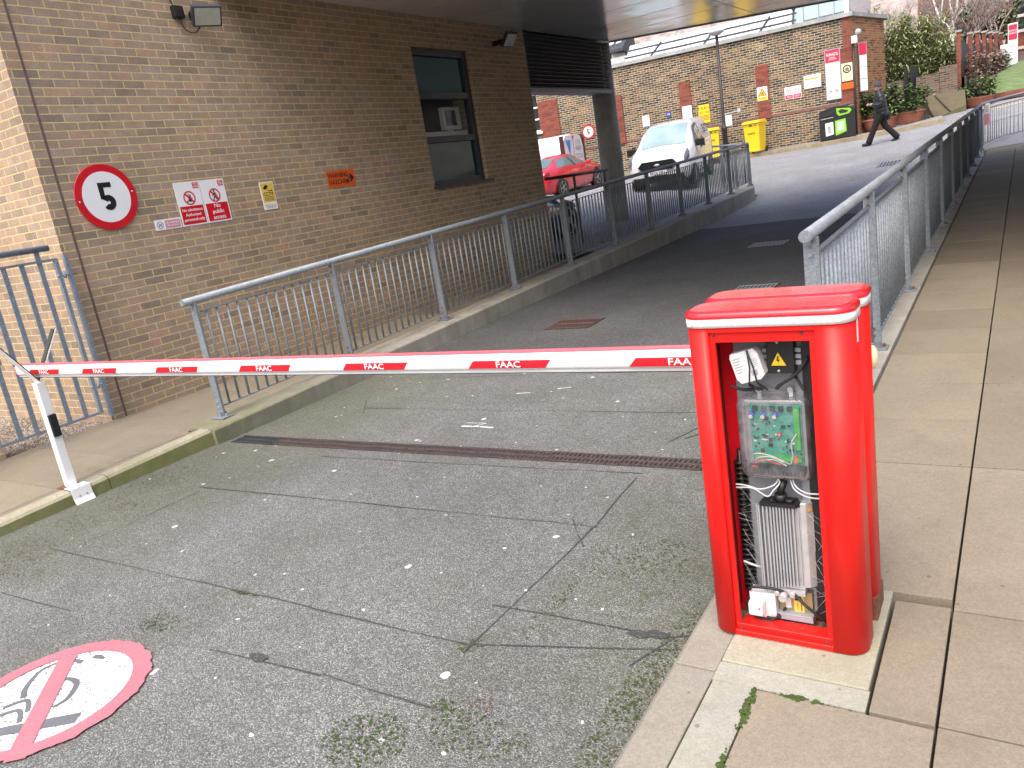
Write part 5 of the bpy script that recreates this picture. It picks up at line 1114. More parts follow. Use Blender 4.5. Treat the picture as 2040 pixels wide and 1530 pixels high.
# pavement and kerb along it
def strip_path(pts, name, mat, wd, hgt, off):
    mb = MB(); vs = []
    for x in pts:
        for dy, dz in ((off, -.2), (off, hgt), (off + wd, hgt), (off + wd, -.2)): p = fw(x, dy); vs.append((p.x, p.y, H(p.x, p.y) + dz))
    n = len(pts); mb.add(vs, [(4 * i + k, 4 * i + 4 + k, 4 * i + 4 + (k + 1) % 4, 4 * i + (k + 1) % 4) for i in range(n - 1) for k in range(4)] + [(0, 1, 2, 3), (4 * n - 1, 4 * n - 2, 4 * n - 3, 4 * n - 4)])
    return tag(mb.build(name, mat), kind='structure')
sx = lin(-28, 2.6, 62)
strip_path(sx, 'far_pavement', M['asphalt_street'], .86, .115, -.85); strip_path(sx, 'far_kerb', concrete('buff_far_kerb', (.26, .225, .155)), .15, .125, -1.0)
def far_z(x, y=-.4): p = fw(x, y); return H(p.x, p.y) + .118
# ---- signs on this wall
def fsign(name, label, s0, s1, z0_, z1_, mat, yo=0.0, frame=None, cat='sign'):
    p = fw(-(s0 + s1) / 2, -yo, (z0_ + z1_) / 2); q = thing(name, label, cat, p, FA); mb = MB(); w2, h2 = (s1 - s0) / 2, (z1_ - z0_) / 2
    mb.rbox(-w2, w2, -.02, 0, -h2, h2, .003); mb.build('panel', mat, q, local=True); return q, w2, h2
def fpart(q, name, mat, rects=(), texts=(), polys=(), d=.0215):
    mb = MB()
    for a, b_, c, e in rects: mb.box(a, b_, -d, -.0195, c, e)
    for body, x, z, size, kw in texts: mb.text(body, size, Tm(x, -d - .001, z, (1, 0, 0), (0, 0, 1)), **kw)
    for P in polys: mb.add([(a, -d, b_) for a, b_ in P], [list(range(len(P)))])
    mb.build(name, mat, q, local=True)
q, w2, h2 = fsign('directory_sign', 'tall white directory sign with a crimson top near the corner of the old brick building', .36, .86, 2.60, 4.24, M['plate'], .05)
fpart(q, 'white_panel', M['signwhite'], [(-w2 + .03, w2 - .03, -h2 + .03 + .40 * k, -h2 + .03 + .40 * k + (.385 if k < 2 else .36)) for k in range(3)])
fpart(q, 'red_panel', M['crimson'], [(-w2 + .03, w2 - .03, h2 - .42, h2 - .03)])
fpart(q, 'logo_lettering', M['signwhite'], texts=[("KING'S", 0, h2 - .18, .13, dict(bold=.01, sx=.9)), ('College\nLONDON', 0, h2 - .30, .06, {})], d=.0225)
fpart(q, 'lettering', M['greytext'], [(-w2 + .06, w2 - .12, -h2 + .95 + .05 * k, -h2 + .96 + .05 * k) for k in range(4)] + [(-w2 + .06, -.05, -h2 + .52 + .06 * k, -h2 + .53 + .06 * k) for k in range(4)] + [(-.14, -.05, -h2 + .24, -h2 + .33), (.04, .15, -h2 + .24, -h2 + .33), (-.15, -.09, -h2 + .08, -h2 + .12), (-.02, .03, -h2 + .08, -h2 + .12), (.09, .14, -h2 + .08, -h2 + .12)], d=.0222)
q, w2, h2 = fsign('crest_notice', 'cream notice with a dark round crest on the corner pier', .0, .34, 3.13, 3.70, M['cream'], .05)
mb = MB(); mb.m = Matrix(((1, 0, 0, 0), (0, 0, -1, 0), (0, 1, 0, .10), (0, 0, 0, 1))); mb.ring(0, 0, .095, .135, .019, .0215, n=30); mb.m = Matrix.Identity(4)
for a, b_, c in ((-.05, -.02, .14), (-.012, .018, .17), (.026, .055, .14)): mb.box(a, b_, -.0215, -.0195, .03, c)
mb.build('crest', M['signblack'], q, local=True); fpart(q, 'lettering', M['greytext'], [(-.13, .13, -.24 + .045 * k, -.228 + .045 * k) for k in range(5)])
q, w2, h2 = fsign('orange_notice', 'plain orange notice under the cream crest notice on the corner pier', -.03, .40, 2.87, 3.07, M['orange'], .05)
fpart(q, 'lettering', plain('faint_orange_lettering', (.55, .10, .02), .5), [(.10, .16, -.02, .03)])
q, w2, h2 = fsign('wide_white_notice', 'wide white notice with an orange heading bar left of the tall directory sign', 1.0, 1.55, 3.12, 3.55, M['signwhite'])
fpart(q, 'heading_bar', plain('amber', (.80, .42, .03), .5), [(-.23, .21, .06, .12)]); fpart(q, 'lettering', plain('faint_red_lettering', (.72, .60, .56), .6), [(-.10, .20, -.08 + .035 * k, -.065 + .035 * k) for k in range(4)])
fpart(q, 'warning_mark', M['signblack'], [(-.22, -.19, .075, .105)], d=.0222)
q, w2, h2 = fsign('twin_prohibition_notice', 'white notice with two red prohibition rings right of the yellow triangle sign', 1.65, 2.20, 2.88, 3.29, M['signwhite'])
fpart(q, 'red_panel', M['crimson'], [(-.26, -.01, -.19, -.06), (.01, .26, -.19, -.06), (-.03, .0, .165, .19), (.22, .25, .165, .19)])
mb = MB(); mb.m = Matrix(((1, 0, 0, 0), (0, 0, -1, 0), (0, 1, 0, 0), (0, 0, 0, 1)))
for cx in (-.135, .135):
    mb.ring(cx, .06, .062, .08, .019, .0215, n=24); mb.add([(cx - .06, .11, .0216), (cx - .05, .12, .0216), (cx + .06, .01, .0216), (cx + .05, 0, .0216)], [(3, 2, 1, 0)])
mb.build('prohibition_rings', M['crimson'], q, local=True); fpart(q, 'lettering', M['signwhite'], [(a, a + .16, -.11 - .035 * k, -.10 - .035 * k) for a in (-.21, .05) for k in range(2)], d=.0222)
fpart(q, 'pictograms', M['signblack'], [(-.15, -.12, .03, .09), (.12, .15, .04, .08)], d=.0212)
q, w2, h2 = fsign('biohazard_sign', 'white and yellow warning sign with a triangle on the middle red brick pier', 2.76, 3.11, 3.0, 3.46, M['signwhite'], .06)
fpart(q, 'yellow_panel', M['brightyellow'], [(-.165, .165, -.215, -.10)]); fpart(q, 'triangle_border', M['signblack'], polys=[[(-.155, -.075), (.155, -.075), (0, .195)]]); fpart(q, 'triangle', M['brightyellow'], polys=[[(-.115, -.052), (.115, -.052), (0, .147)]], d=.0225)
mb = MB(); mb.m = Matrix(((1, 0, 0, 0), (0, 0, -1, 0), (0, 1, 0, 0), (0, 0, 0, 1)))
for a in (90, 210, 330): mb.ring(.026 * math.cos(R_(a)), .005 + .026 * math.sin(R_(a)), .014, .030, .0225, .0235, n=16)
mb.build('biohazard_symbol', M['signblack'], q, local=True); fpart(q, 'lettering', M['signblack'], texts=[('BIOHAZARD', 0, -.14, .045, {}), ('Authorised only', 0, -.185, .028, {})])
q, w2, h2 = fsign('yellow_notice', 'yellow notice with a black heading strip above the white delivery van', 4.82, 5.22, 2.60, 3.39, M['brightyellow'])
fpart(q, 'heading_strip', M['signblack'], [(-.2, .2, .25, .395)]); fpart(q, 'heading_lettering', M['signwhite'], texts=[('PARKING NOTICE', 0, .32, .05, dict(sx=.85))], d=.0225); fpart(q, 'lettering', M['signblack'], texts=[('P A D 1', 0, .12, .13, dict(bold=.01)), ('ABC   DEF', 0, -.03, .08, {})])
fpart(q, 'lettering_lines', plain('brown_print', (.25, .14, .02), .6), [(-.17, .17, -.30 + .05 * k, -.275 + .05 * k) for k in range(4)])
q, w2, h2 = fsign('blank_notice', 'blank white notice on the red brick pier above the white delivery van roof', 5.44, 5.79, 2.55, 3.30, M['signwhite'], .06)
q, w2, h2 = fsign('number_plaque', 'small blue plaque reading 28 left of the blank notice', 6.23, 6.41, 3.05, 3.22, M['blue']); fpart(q, 'lettering', M['signwhite'], texts=[('28', 0, 0, .10, {})])
q, w2, h2 = fsign('paper_notice', 'white paper notice with a red corner and blue foot right of the column', 7.06, 7.33, 2.82, 3.24, M['signwhite']); fpart(q, 'red_corner', M['crimson'], [(.06, .12, .15, .19)]); fpart(q, 'blue_foot', M['blue'], [(-.12, .12, -.205, -.175)]); fpart(q, 'lettering', M['greytext'], [(-.10, .08, -.1 + .05 * k, -.09 + .05 * k) for k in range(5)])
p = fw(-9.52, 0, 3.04); q = thing('speed_limit_sign', 'small distant round 5 sign on the old brick wall left of the column', 'sign', p, FA)
fmx = Matrix(((1, 0, 0, 0), (0, 0, -1, 0), (0, 1, 0, 0), (0, 0, 0, 1)))
mb = MB(); mb.m = fmx; mb.lathe([(.27, .01), (.27, .025)], 0, 0, n=40, smooth=False); mb.build('rim', M['signred'], q, local=True)
mb = MB(); mb.m = fmx; mb.lathe([(.205, .02), (.205, .028)], 0, 0, n=40, smooth=False); mb.build('face', M['signwhite'], q, local=True)
mb = five(0, 0, .22, .03); mb.v = [Vector((v.y, -v.x, v.z)) for v in mb.v]; mb.build('numeral', M['signblack'], q, local=True)
q = thing('projecting_sign', 'narrow crimson and white directory sign hung on the return wall past the corner downpipe', 'sign', (fw(.32, .45)).to_tuple())
A_ = fw(.30, .5, 0)
mb = MB(); mb.m = Matrix.Translation((A_.x, A_.y, 0)) @ Matrix.Rotation(FA + R_(28), 4, 'Z'); m_ = mb.m; mb.box(-.14, .14, -.05, .0, 2.72, 4.30); mb.build('panel', M['plate'], q)
mb = MB(); mb.m = m_; mb.box(-.12, .12, -.054, -.049, 3.90, 4.28); mb.build('red_panel', M['crimson'], q)
mb = MB(); mb.m = m_
for k in range(3): mb.box(-.12, .12, -.054, -.049, 2.75 + .385 * k, 3.12 + .385 * k)
mb.build('white_panel', M['signwhite'], q)
mb = MB(); mb.m = m_; 
for k in range(7): mb.box(-.08, .05, -.0555, -.0535, 2.85 + .14 * k, 2.865 + .14 * k)
mb.build('lettering', M['greytext'], q)
q = thing('security_camera', 'white camera on a bracket at the corner above the projecting sign', 'camera', fw(.1, -.05, 4.4)); mb = MB(); p = fw(.1, -.12, 4.38); mb.rbox(p.x - .09, p.x + .09, p.y - .1, p.y + .1, p.z - .12, p.z + .12, .02); mb.build('housing', M['whitepl'], q)
mb = MB(); p = fw(.22, -.1, 4.60); mb.ball(p, .10, 7); mb.build('dome', M['greypl'], q); mb = MB(); mb.tube([fw(.16, -.1, 4.52), fw(.18, 0, 4.50)], .05, 8); mb.build('bracket', M['blackpl'], q)
mb = MB(); mb.tube([fw(.05, -.09, 1.2), fw(.05, -.09, 4.3)], .035, 8); tag(mb.build('downpipe', M['blacksteel'], loc=fw(.05, -.09, 1.2)), 'black downpipe running down the corner of the old brick building', 'pipe')

# ---- street lamp
Lp = aty(1445, 280, 28.25); zb = far_z(-4.2); Lz = zb
q = thing('street_lamp', 'slim black street lamp with a flat disc head before the old brick wall', 'street lamp', (Lp.x, Lp.y, Lz))
mb = MB(); mb.lathe([(.085, 0), (.085, .95), (.10, .97), (.10, 1.02), (.06, 1.08), (.052, 1.2), (.048, 4.06)], 0, 0, n=14); mb.build('pole', M['blacksteel'], q, local=True)
mb = MB(); mb.lathe([(.05, 4.03), (.12, 4.05), (.26, 4.13), (.27, 4.17), (.22, 4.21), (.06, 4.24), (.0, 4.24)], 0, 0, n=24); mb.build('lamp_head', M['greypl'], q, local=True)
mb = MB(); mb.rbox(.07, .30, -.03, -.015, 1.05, 1.40, .004); mb.build('notice', M['whitepl'], q, local=True)
mb = MB(); mb.bar((0, 0, 1.45), (.55, 0, 1.5), .03, .03); mb.rbox(.52, .62, -.05, .05, 1.44, 1.56, .01); mb.build('side_arm', M['greypl'], q, local=True)

# ---- yellow wheeled bins
def wbin(loc, rz, label):
    t = thing('wheeled_bin', label, 'bin', loc, rz, 'yellow wheeled bins')
    mb = MB(); a = [(-.24, -.27), (.24, -.27), (.24, .27), (-.24, .27)]; b_ = [(-.285, -.34), (.285, -.34), (.285, .34), (-.285, .34)]
    mb.add([(x, y, .04) for x, y in a] + [(x, y, .98) for x, y in b_], [(3, 2, 1, 0), (4, 5, 6, 7), (0, 1, 5, 4), (1, 2, 6, 5), (2, 3, 7, 6), (3, 0, 4, 7)]); mb.box(-.295, .295, -.35, .35, .90, .985); mb.build('body', M['brightyellow'], t, local=True, bevel=.03, seg=3)
    mb = MB(); mb.add([(-.305, -.40, .985), (.305, -.40, .985), (.305, .38, .985), (-.305, .38, .985), (-.305, -.40, 1.02), (.305, -.40, 1.02), (.29, -.25, 1.085), (-.29, -.25, 1.085), (.29, .3, 1.10), (-.29, .3, 1.10), (.29, .38, 1.04), (-.29, .38, 1.04)],
        [(3, 2, 1, 0), (0, 1, 5, 4), (4, 5, 6, 7), (7, 6, 8, 9), (9, 8, 10, 11), (11, 10, 2, 3), (1, 2, 10, 8, 6, 5), (0, 4, 7, 9, 11, 3)]); mb.build('lid', M['brightyellow'], t, local=True, bevel=.012)
    mb = MB(); mb.tube([(-.28, .36, 1.0), (.28, .36, 1.0)], .018, 8); mb.build('handle', M['brightyellow'], t, local=True)
    for x in (-.27, .22): mb = MB(); mb.lathe([(.10, 0), (.10, .05)], .30, .10, x, axis='x', n=16) if False else mb.tube([(x, .32, .10), (x + .05, .32, .10)], .10, 16); mb.build('wheel', M['tyre'], t, local=True)
    mb = MB(); mb.text('WASTE', .075, Tm(0, -.334, .66, (1, 0, 0), (0, -.07, 1)), bold=.02); mb.box(-.05, .05, -.357, -.349, .905, .945); mb.box(.14, .18, -.357, -.349, .90, .94); mb.build('lettering', M['signblack'], t, local=True); return t
p = aty(1507, 303, 28.75); wb = wbin((p.x, p.y, far_z(-3.05, -.55)), FA + R_(-14), 'yellow wheeled bin standing alone below the middle pier of the old brick wall')
p = aty(1419, 300, 28.35); copy_tree(wb, None, (p.x, p.y, far_z(-4.9, -.5)), FA + R_(10), 'yellow wheeled bin mostly hidden behind the white delivery van')

# ---- recycling housing
q = thing('recycling_bin', 'black twin recycling bin housing with a curved top and lime green panels at the corner', 'bin', fw(-.52, -.42, far_z(-.5, -.4)).to_tuple(), FA)
W_ = .56; top = [(-W_, .0), (W_, .0), (W_, .86)] + [(W_ * (1 - 2 * k / 12), .86 + .20 * math.sin(math.pi * (.12 + .76 * k / 12))) for k in range(13)] + [(-W_, .86)]
mb = MB(); mb.prism(top, -.30, .30, 'y'); mb.build('housing', M['blackpl'], q, local=True, bevel=.012)
def fp(name, mat, polys, d): 
    mb = MB()
    for P in polys: mb.prism(P, d, -.295, 'y')
    mb.build(name, mat, q, local=True)
fp('aperture_surround', M['green'], [[(-.02, .98), (.40, .93), (.46, .86), (.38, .76), (.06, .72), (.0, .80)]], -.318)
fp('aperture', M['rubber'], [[(.04, .88), (.14, .93), (.36, .86), (.30, .80), (.10, .80)], [(-.46, .76), (-.40, .85), (-.15, .92), (-.12, .84), (-.2, .78)]], -.326)
fp('front_panel', M['green'], [[(-.07, .58), (.26, .62), (.28, .20), (-.05, .10), (-.07, .14)]], -.316); fp('green_label', M['palegreen'], [[(-.03, .54), (.22, .56), (.24, .24), (-.02, .18)]], -.322); fp('poster', M['signwhite'], [[(-.38, .54), (-.13, .56), (-.12, .16), (-.37, .12)]], -.318)
mb = MB()
for k in range(4): mb.box(.02, .18, -.324, -.3215, .28 + .07 * k, .31 + .07 * k)
mb.build('label_print', M['signwhite'], q, local=True)
mb = MB(); mb.box(-.30, -.20, -.320, -.3175, .22, .44); mb.box(-.34, -.17, -.320, -.3175, .47, .50); mb.build('poster_print', M['greytext'], q, local=True); fp('lip', M['greypl'], [[(-.50, .70), (-.12, .72), (-.12, .70), (-.50, .68)]], -.33)

# ------------------------------------------------------------------ vehicles
def prof(hw, zb, zm, zbelt, hwr, zt): return [(0, zb), (hw * .86, zb), (hw * .965, zb + .09), (hw, zm), (hw * .975, zbelt), (hwr, zbelt + (zt - zbelt) * .80), (hwr * .84, zt - .022), (0, zt + .012)]
class Loft:
    def __init__(s, st, n=5):
        X = [a[0] for a in st]; P = np.array([[(q[0], q[1]) for q in prof(*a[1:])] for a in st]); s.X = []; s.P = []
        for i in range(len(X) - 1):
            p0, p1, p2, p3 = P[max(0, i - 1)], P[i], P[i + 1], P[min(len(X) - 1, i + 2)]
            for k in range(n):
                u = k / n; s.X.append(X[i] + (X[i + 1] - X[i]) * u); c = .5 * ((2 * p1) + (p2 - p0) * u + (2 * p0 - 5 * p1 + 4 * p2 - p3) * u * u + (3 * p1 - p0 - 3 * p2 + p3) * u ** 3); s.P.append(c * .55 + (p1 + (p2 - p1) * u) * .45)
        s.X.append(X[-1]); s.P.append(P[-1]); s.n = n
    def mesh(s):
        mb = MB(); m = 14; vs = []
        for x, p in zip(s.X, s.P): vs += [(x, -q[0], q[1]) for q in p] + [(x, q[0], q[1]) for q in p[::-1][1:-1]]
        fs = [(i * m + k, (i + 1) * m + k, (i + 1) * m + (k + 1) % m, i * m + (k + 1) % m) for i in range(len(s.X) - 1) for k in range(m)]
        mb.add(vs, fs, True); mb.add(vs[:m], [list(range(m))]); mb.add(vs[-m:], [list(range(m))[::-1]]); return mb
    def at(s, i, j, sg):
        i = min(max(i * s.n, 0), len(s.X) - 1.0001); a = int(i); u = i - a; j = min(j, 6.9999); b_ = int(j); v = j - b_
        f = lambda r, c: np.array([s.X[r], sg * s.P[r][c][0], s.P[r][c][1]])
        return (f(a, b_) * (1 - u) + f(a + 1, b_) * u) * (1 - v) + (f(a, b_ + 1) * (1 - u) + f(a + 1, b_ + 1) * u) * v
    def patch(s, quad, sg, off=.012, m=8, mb=None):
        # quad: four (i, j) corners in order round the patch
        mb = mb or MB(); vs = []
        for a in range(m + 1):
            for b_ in range(m + 1):
                u, v = a / m, b_ / m; c = [(1 - u) * (1 - v), u * (1 - v), u * v, (1 - u) * v]; i = sum(w_ * q[0] for w_, q in zip(c, quad)); j = sum(w_ * q[1] for w_, q in zip(c, quad))
                p = s.at(i, j, sg); d1 = s.at(i + .05, j, sg) - s.at(i - .05, j, sg); d2 = s.at(i, min(j + .05, 6.99), sg) - s.at(i, j - .05, sg); nn = np.cross(d1, d2); nn = nn / (np.linalg.norm(nn) + 1e-9)
                cen = np.array([p[0], 0, .9]); 
                if (p - cen) @ nn < 0: nn = -nn
                if j > 6.9: nn = np.array([nn[0], 0, nn[2]])
                vs.append(tuple(p + nn * off))
        mb.add(vs, [(a * (m + 1) + b_, (a + 1) * (m + 1) + b_, (a + 1) * (m + 1) + b_ + 1, a * (m + 1) + b_ + 1) for a in range(m) for b_ in range(m)], True); return mb
def vthing(name, label, cat, loc, rz, pitch=0, sc=1.0, group=None):
    t = thing(name, label, cat, loc, rz, group); t.rotation_euler = (0, -pitch, rz); t.scale = (sc,) * 3
    WM[t] = Matrix.Translation(loc) @ t.rotation_euler.to_matrix().to_4x4() @ Matrix.Diagonal((sc, sc, sc, 1)); return t
def wheels(t, xs, hw, r, rim, spokes=7, arch=True):
    for x in xs:
        for sg in (-1, 1):
            mb = MB(); y0_, y1_ = sg * (hw - .20), sg * (hw + .005); mb.tube([(x, y0_, r), (x, y1_ - sg * .02, r), (x, y1_, r)], [r, r, r - .03], 28); wo = mb.build('wheel', M['tyre'], t, local=True)
            mb = MB(); mb.m = Matrix(((1, 0, 0, x), (0, 0, sg, sg * (hw + .004)), (0, 1, 0, r), (0, 0, 0, 1)))
            mb.ring(0, 0, rim * .90, rim, 0, .008, n=28); mb.lathe([(.06, 0), (.06, .012)], 0, 0, n=12)
            for k in range(spokes): a = 2 * math.pi * k / spokes; mb.bar((0.04 * math.cos(a), .04 * math.sin(a), .006), (rim * .93 * math.cos(a), rim * .93 * math.sin(a), .006), .045, .008, (0, 0, 1))
            mb.build('rim', M['alloy'], wo, local=True)
            if arch:
                mb = MB(); mb.m = Matrix(((1, 0, 0, x), (0, 0, sg, sg * (hw - .085)), (0, 1, 0, r), (0, 0, 0, 1))); mb.lathe([(r + .065, .06), (r + .065, .088)], 0, 0, n=30, smooth=False); mb.build('wheel_arch', M['blackpl'], t, local=True)
# white delivery van, nose towards the camera
L = Loft([(0, .62, .30, .45, .62, .55, .68), (.06, .76, .26, .45, .74, .66, .80), (.22, .86, .25, .5, .90, .74, .97), (.55, .90, .25, .6, 1.02, .77, 1.08), (1.0, .915, .25, .7, 1.10, .76, 1.17), (1.25, .915, .25, .7, 1.12, .74, 1.38), (1.6, .915, .25, .7, 1.13, .72, 1.63), (1.95, .915, .25, .7, 1.14, .70, 1.76), (2.4, .915, .25, .7, 1.15, .69, 1.82), (3.4, .915, .25, .7, 1.15, .69, 1.83), (4.25, .90, .27, .7, 1.14, .68, 1.80), (4.40, .86, .35, .7, 1.12, .64, 1.74)])
VP = aty(1322, 360, 20.6); vz = H(-8.2, 20.8)
t = vthing('delivery_van', 'white delivery van parked nose on, with dark mirrors and a black grille', 'van', (-8.35, 20.6, vz), R_(99), R_(3.0), .95)
L.mesh().build('body', M['carwhite'], t, local=True)
mb = L.patch([(4.15, 5.75), (6.85, 5.75), (6.85, 7.0), (4.15, 7.0)], 1, .012); L.patch([(4.15, 5.75), (6.85, 5.75), (6.85, 7.0), (4.15, 7.0)], -1, .012, mb=mb); mb.build('windscreen', M['windscreen'], t, local=True)
for sg in (-1, 1): L.patch([(4.7, 4.05), (8.3, 4.1), (8.2, 5.0), (6.6, 4.95)], sg, .010).build('side_window', M['carglass'], t, local=True)
mb = MB(); mb.prism([(-.56, .74), (-.42, .60), (.42, .60), (.56, .74), (.44, .86), (-.44, .86)], -.035, .10, 'x'); gr = mb.build('grille', M['blackpl'], t, local=True)
mb = MB(); 
for k in range(3): mb.bar((-.042, -.44, .66 + .06 * k), (-.042, .44, .66 + .06 * k), .012, .012)
mb.build('grille_bars', M['darkgrey'], gr, local=True); mb = MB(); mb.m = Matrix(((0, 0, -1, -.04), (1, 0, 0, 0), (0, 1, 0, .74), (0, 0, 0, 1))) @ Matrix.Diagonal((1, .45, 1, 1)); mb.lathe([(.085, 0), (.085, .02)], 0, 0, n=20); mb.build('badge', M['alu'], gr, local=True)
mb = MB(); mb.prism([(-.76, .25), (.76, .25), (.72, .44), (-.72, .44)], -.02, .2, 'x'); mb.build('lower_intake', M['blackpl'], t, local=True)
mb = MB(); mb.box(-.055, -.035, -.26, .26, .47, .58); npn = mb.build('number_plate', M['signwhite'], t, local=True); mb = MB(); mb.text('EK24 VPU', .10, Tm(-.0565, 0, .525, (0, -1, 0), (0, 0, 1)), bold=.02); mb.build('plate_lettering', M['signblack'], npn, local=True)
for sg in (-1, 1):
    mb = L.patch([(1.1, 3.75), (2.3, 3.7), (3.05, 4.9), (1.6, 4.7)], sg, .014); hl = mb.build('headlight', glass('headlamp', (.10, .115, .13), .05), t, local=True)
    mb = MB(); mb.rbox(1.22, 1.38, sg * 1.03 - .13, sg * 1.03 + .13, 1.04, 1.24, .03); mb.bar((1.32, sg * .88, 1.08), (1.32, sg * .95, 1.1), .05, .06); mb.build('wing_mirror', M['blackpl'], t, local=True)
    mb = MB(); 
    for x in (2.05, 2.55): mb.rbox(x, x + .2, sg * .92 - .02, sg * .92 + .02, .96, 1.0, .008)
    mb.build('door_handle', M['blackpl'], t, local=True)
    mb = MB(); mb.tube([(.35, sg * .62, .30), (.28, sg * .66, .30)], .06, 10); mb.build('fog_light', M['darkgrey'], t, local=True)
mb = MB(); 
mb.text('ELITE', .36, Tm(3.25, .845, 1.48, (1, 0, 0), (0, -.28, 1)), bold=.02) if False else mb.text('ELITE', .34, Tm(3.25, -.86, 1.45, (1, 0, 0), (0, .28, 1)), bold=.03)
mb.build('side_lettering', M['signblack'], t, local=True)
mb = MB(); mb.text('ELITE', .34, Tm(3.25, .86, 1.45, (-1, 0, 0), (0, -.28, 1)), bold=.03); mb.text('0800 123', .13, Tm(2.0, .93, .84, (-1, 0, 0), (0, 0, 1))); mb.build('side_lettering', M['signblack'], t, local=True)
mb = MB(); mb.tube([(2.2, 0, 1.80), (2.28, 0, 1.98)], .008, 6); mb.build('aerial', M['blackpl'], t, local=True)
mb = MB(); mb.tube([(1.02, -.55, 1.145), (1.05, .05, 1.175)], .008, 5); mb.build('wiper', M['blackpl'], t, local=True)
wheels(t, (.88, 3.55), .90, .32, .21)
# red saloon, tail towards the camera
LC = Loft([(0, .55, .35, .50, .62, .45, .70), (.08, .74, .25, .5, .68, .58, .78), (.45, .86, .20, .55, .76, .68, .86), (1.1, .92, .18, .6, .88, .70, .96), (1.35, .925, .17, .6, .92, .66, 1.06), (1.75, .925, .17, .6, .94, .60, 1.28), (2.2, .925, .17, .6, .95, .56, 1.42), (2.8, .925, .17, .6, .96, .55, 1.44), (3.4, .925, .17, .62, .98, .56, 1.36), (3.95, .91, .19, .64, 1.0, .62, 1.18), (4.4, .86, .24, .66, .98, .68, 1.08), (4.62, .78, .33, .66, .92, .62, .99), (4.69, .68, .42, .64, .84, .55, .88)])
def saloon(name, label, loc, rz, pitch, paint, sc=1.0, wr=(.335, .24)):
    t = vthing(name, label, 'car', loc, rz, pitch, sc); LC.mesh().build('body', paint, t, local=True); gm = M['carglass']
    for sg in (-1, 1):
        LC.patch([(4.5, 4.15), (8.9, 4.2), (8.0, 4.98), (5.9, 4.98)], sg, .008, 10).build('side_window', gm, t, local=True)
        LC.patch([(6.45, 4.1), (6.6, 4.1), (6.6, 5.0), (6.45, 5.0)], sg, .013, 4).build('door_pillar', M['blackpl'], t, local=True)
        mb = MB(); mb.rbox(1.55, 1.70, sg * 1.0 - .09, sg * 1.0 + .09, .93, 1.06, .03); mb.build('wing_mirror', paint, t, local=True)
        LC.patch([(.5, 3.5), (1.6, 3.6), (2.3, 4.4), (1.2, 4.3)], sg, .012).build('headlight', M['darkglass'], t, local=True)
        LC.patch([(10.2, 3.7), (11.3, 3.4), (11.6, 4.2), (10.3, 4.3)], sg, .012).build('tail_light', plain('tail_lamp_red', (.25, .01, .015), .2), t, local=True)
    for nm, qd in (('windscreen', [(3.9, 5.4), (6.2, 5.6), (6.2, 7.0), (3.9, 7.0)]), ('rear_window', [(7.9, 5.6), (9.6, 5.5), (9.6, 7.0), (7.9, 7.0)])):
        mb = LC.patch(qd, 1, .010); LC.patch(qd, -1, .010, mb=mb); mb.build(nm, gm if nm == 'rear_window' else gm, t, local=True)
    wheels(t, (.86, 3.74), .915, wr[0], wr[1], 5); return t
saloon('parked_car', 'shiny red saloon car parked facing away beyond the column', (-13.6, 26.6, H(-13.4, 26.4)), R_(-89), R_(-3.0), M['carred'], .93)
t = saloon('parked_car', 'black car with only its front wheel and wing showing past the brick wall corner', (-8.76, 15.25, H(-7.95, 14.4)), R_(-90), R_(-3), M['carblack'], .92, wr=(.39, .30))
# white panel van, nose left along the old wall
LV = Loft([(0, .70, .35, .5, .75, .6, .85), (.15, .86, .25, .5, .95, .72, 1.05), (.8, .94, .22, .6, 1.15, .80, 1.22), (1.6, .95, .22, .7, 1.25, .78, 1.80), (2.2, .95, .22, .7, 1.28, .76, 1.96), (4.75, .95, .22, .7, 1.28, .76, 1.97), (4.9, .93, .28, .7, 1.26, .74, 1.93)])
vp = aty(1113, 290, 25.6)
t = vthing('panel_van', 'white panel van with lettering and a blue triangle on its back, behind the red car', 'van', (vp.x - 4.8, vp.y + .95, H(vp.x - 1, vp.y + .9)), R_(2), 0, .98)
LV.mesh().build('body', M['carwhite'], t, local=True); wheels(t, (.9, 3.9), .94, .33, .22)
mb = MB(); mb.text('Insulation\n& Fabrication\nCoating', .20, Tm(2.75, -.957, 1.32, (1, 0, 0), (0, 0, 1)), sx=1.15, align='LEFT'); mb.build('side_lettering', M['greytext'], t, local=True)
mb = MB(); mb.prism([(-.62, 1.75), (-.22, 1.75), (-.35, 1.2)], 4.905, 4.915, 'x'); mb.build('blue_triangle', M['midblue'], t, local=True)
mb = MB(); mb.text('CTS\n48800', .22, Tm(4.912, .42, 1.55, (0, 1, 0), (0, 0, 1))); 
for k in range(2): mb.box(4.90, 4.912, .1, .75, 1.1 + .1 * k, 1.12 + .1 * k)
mb.build('rear_lettering', M['greytext'], t, local=True)
for sg in (-1, 1): mb = MB(); mb.box(4.80, 4.93, sg * .89 - .05, sg * .89 + .05, .95, 1.90); mb.build('tail_light', plain('dark_tail_lamp', (.05, .012, .014), .3), t, local=True)
mb = MB(); mb.box(4.905, 4.93, -.06, .06, 1.83, 1.89); mb.build('brake_light', M['signred'], t, local=True); mb = MB(); mb.box(4.9, 4.97, -.85, .85, .35, .55); mb.build('rear_bumper', M['blackpl'], t, local=True)
mb = MB(); mb.box(4.895, 4.908, -.006, .006, .55, 1.88); mb.box(2.3, 4.7, -.955, -.951, 1.70, 1.71); mb.build('door_seam', M['darkgrey'], t, local=True)
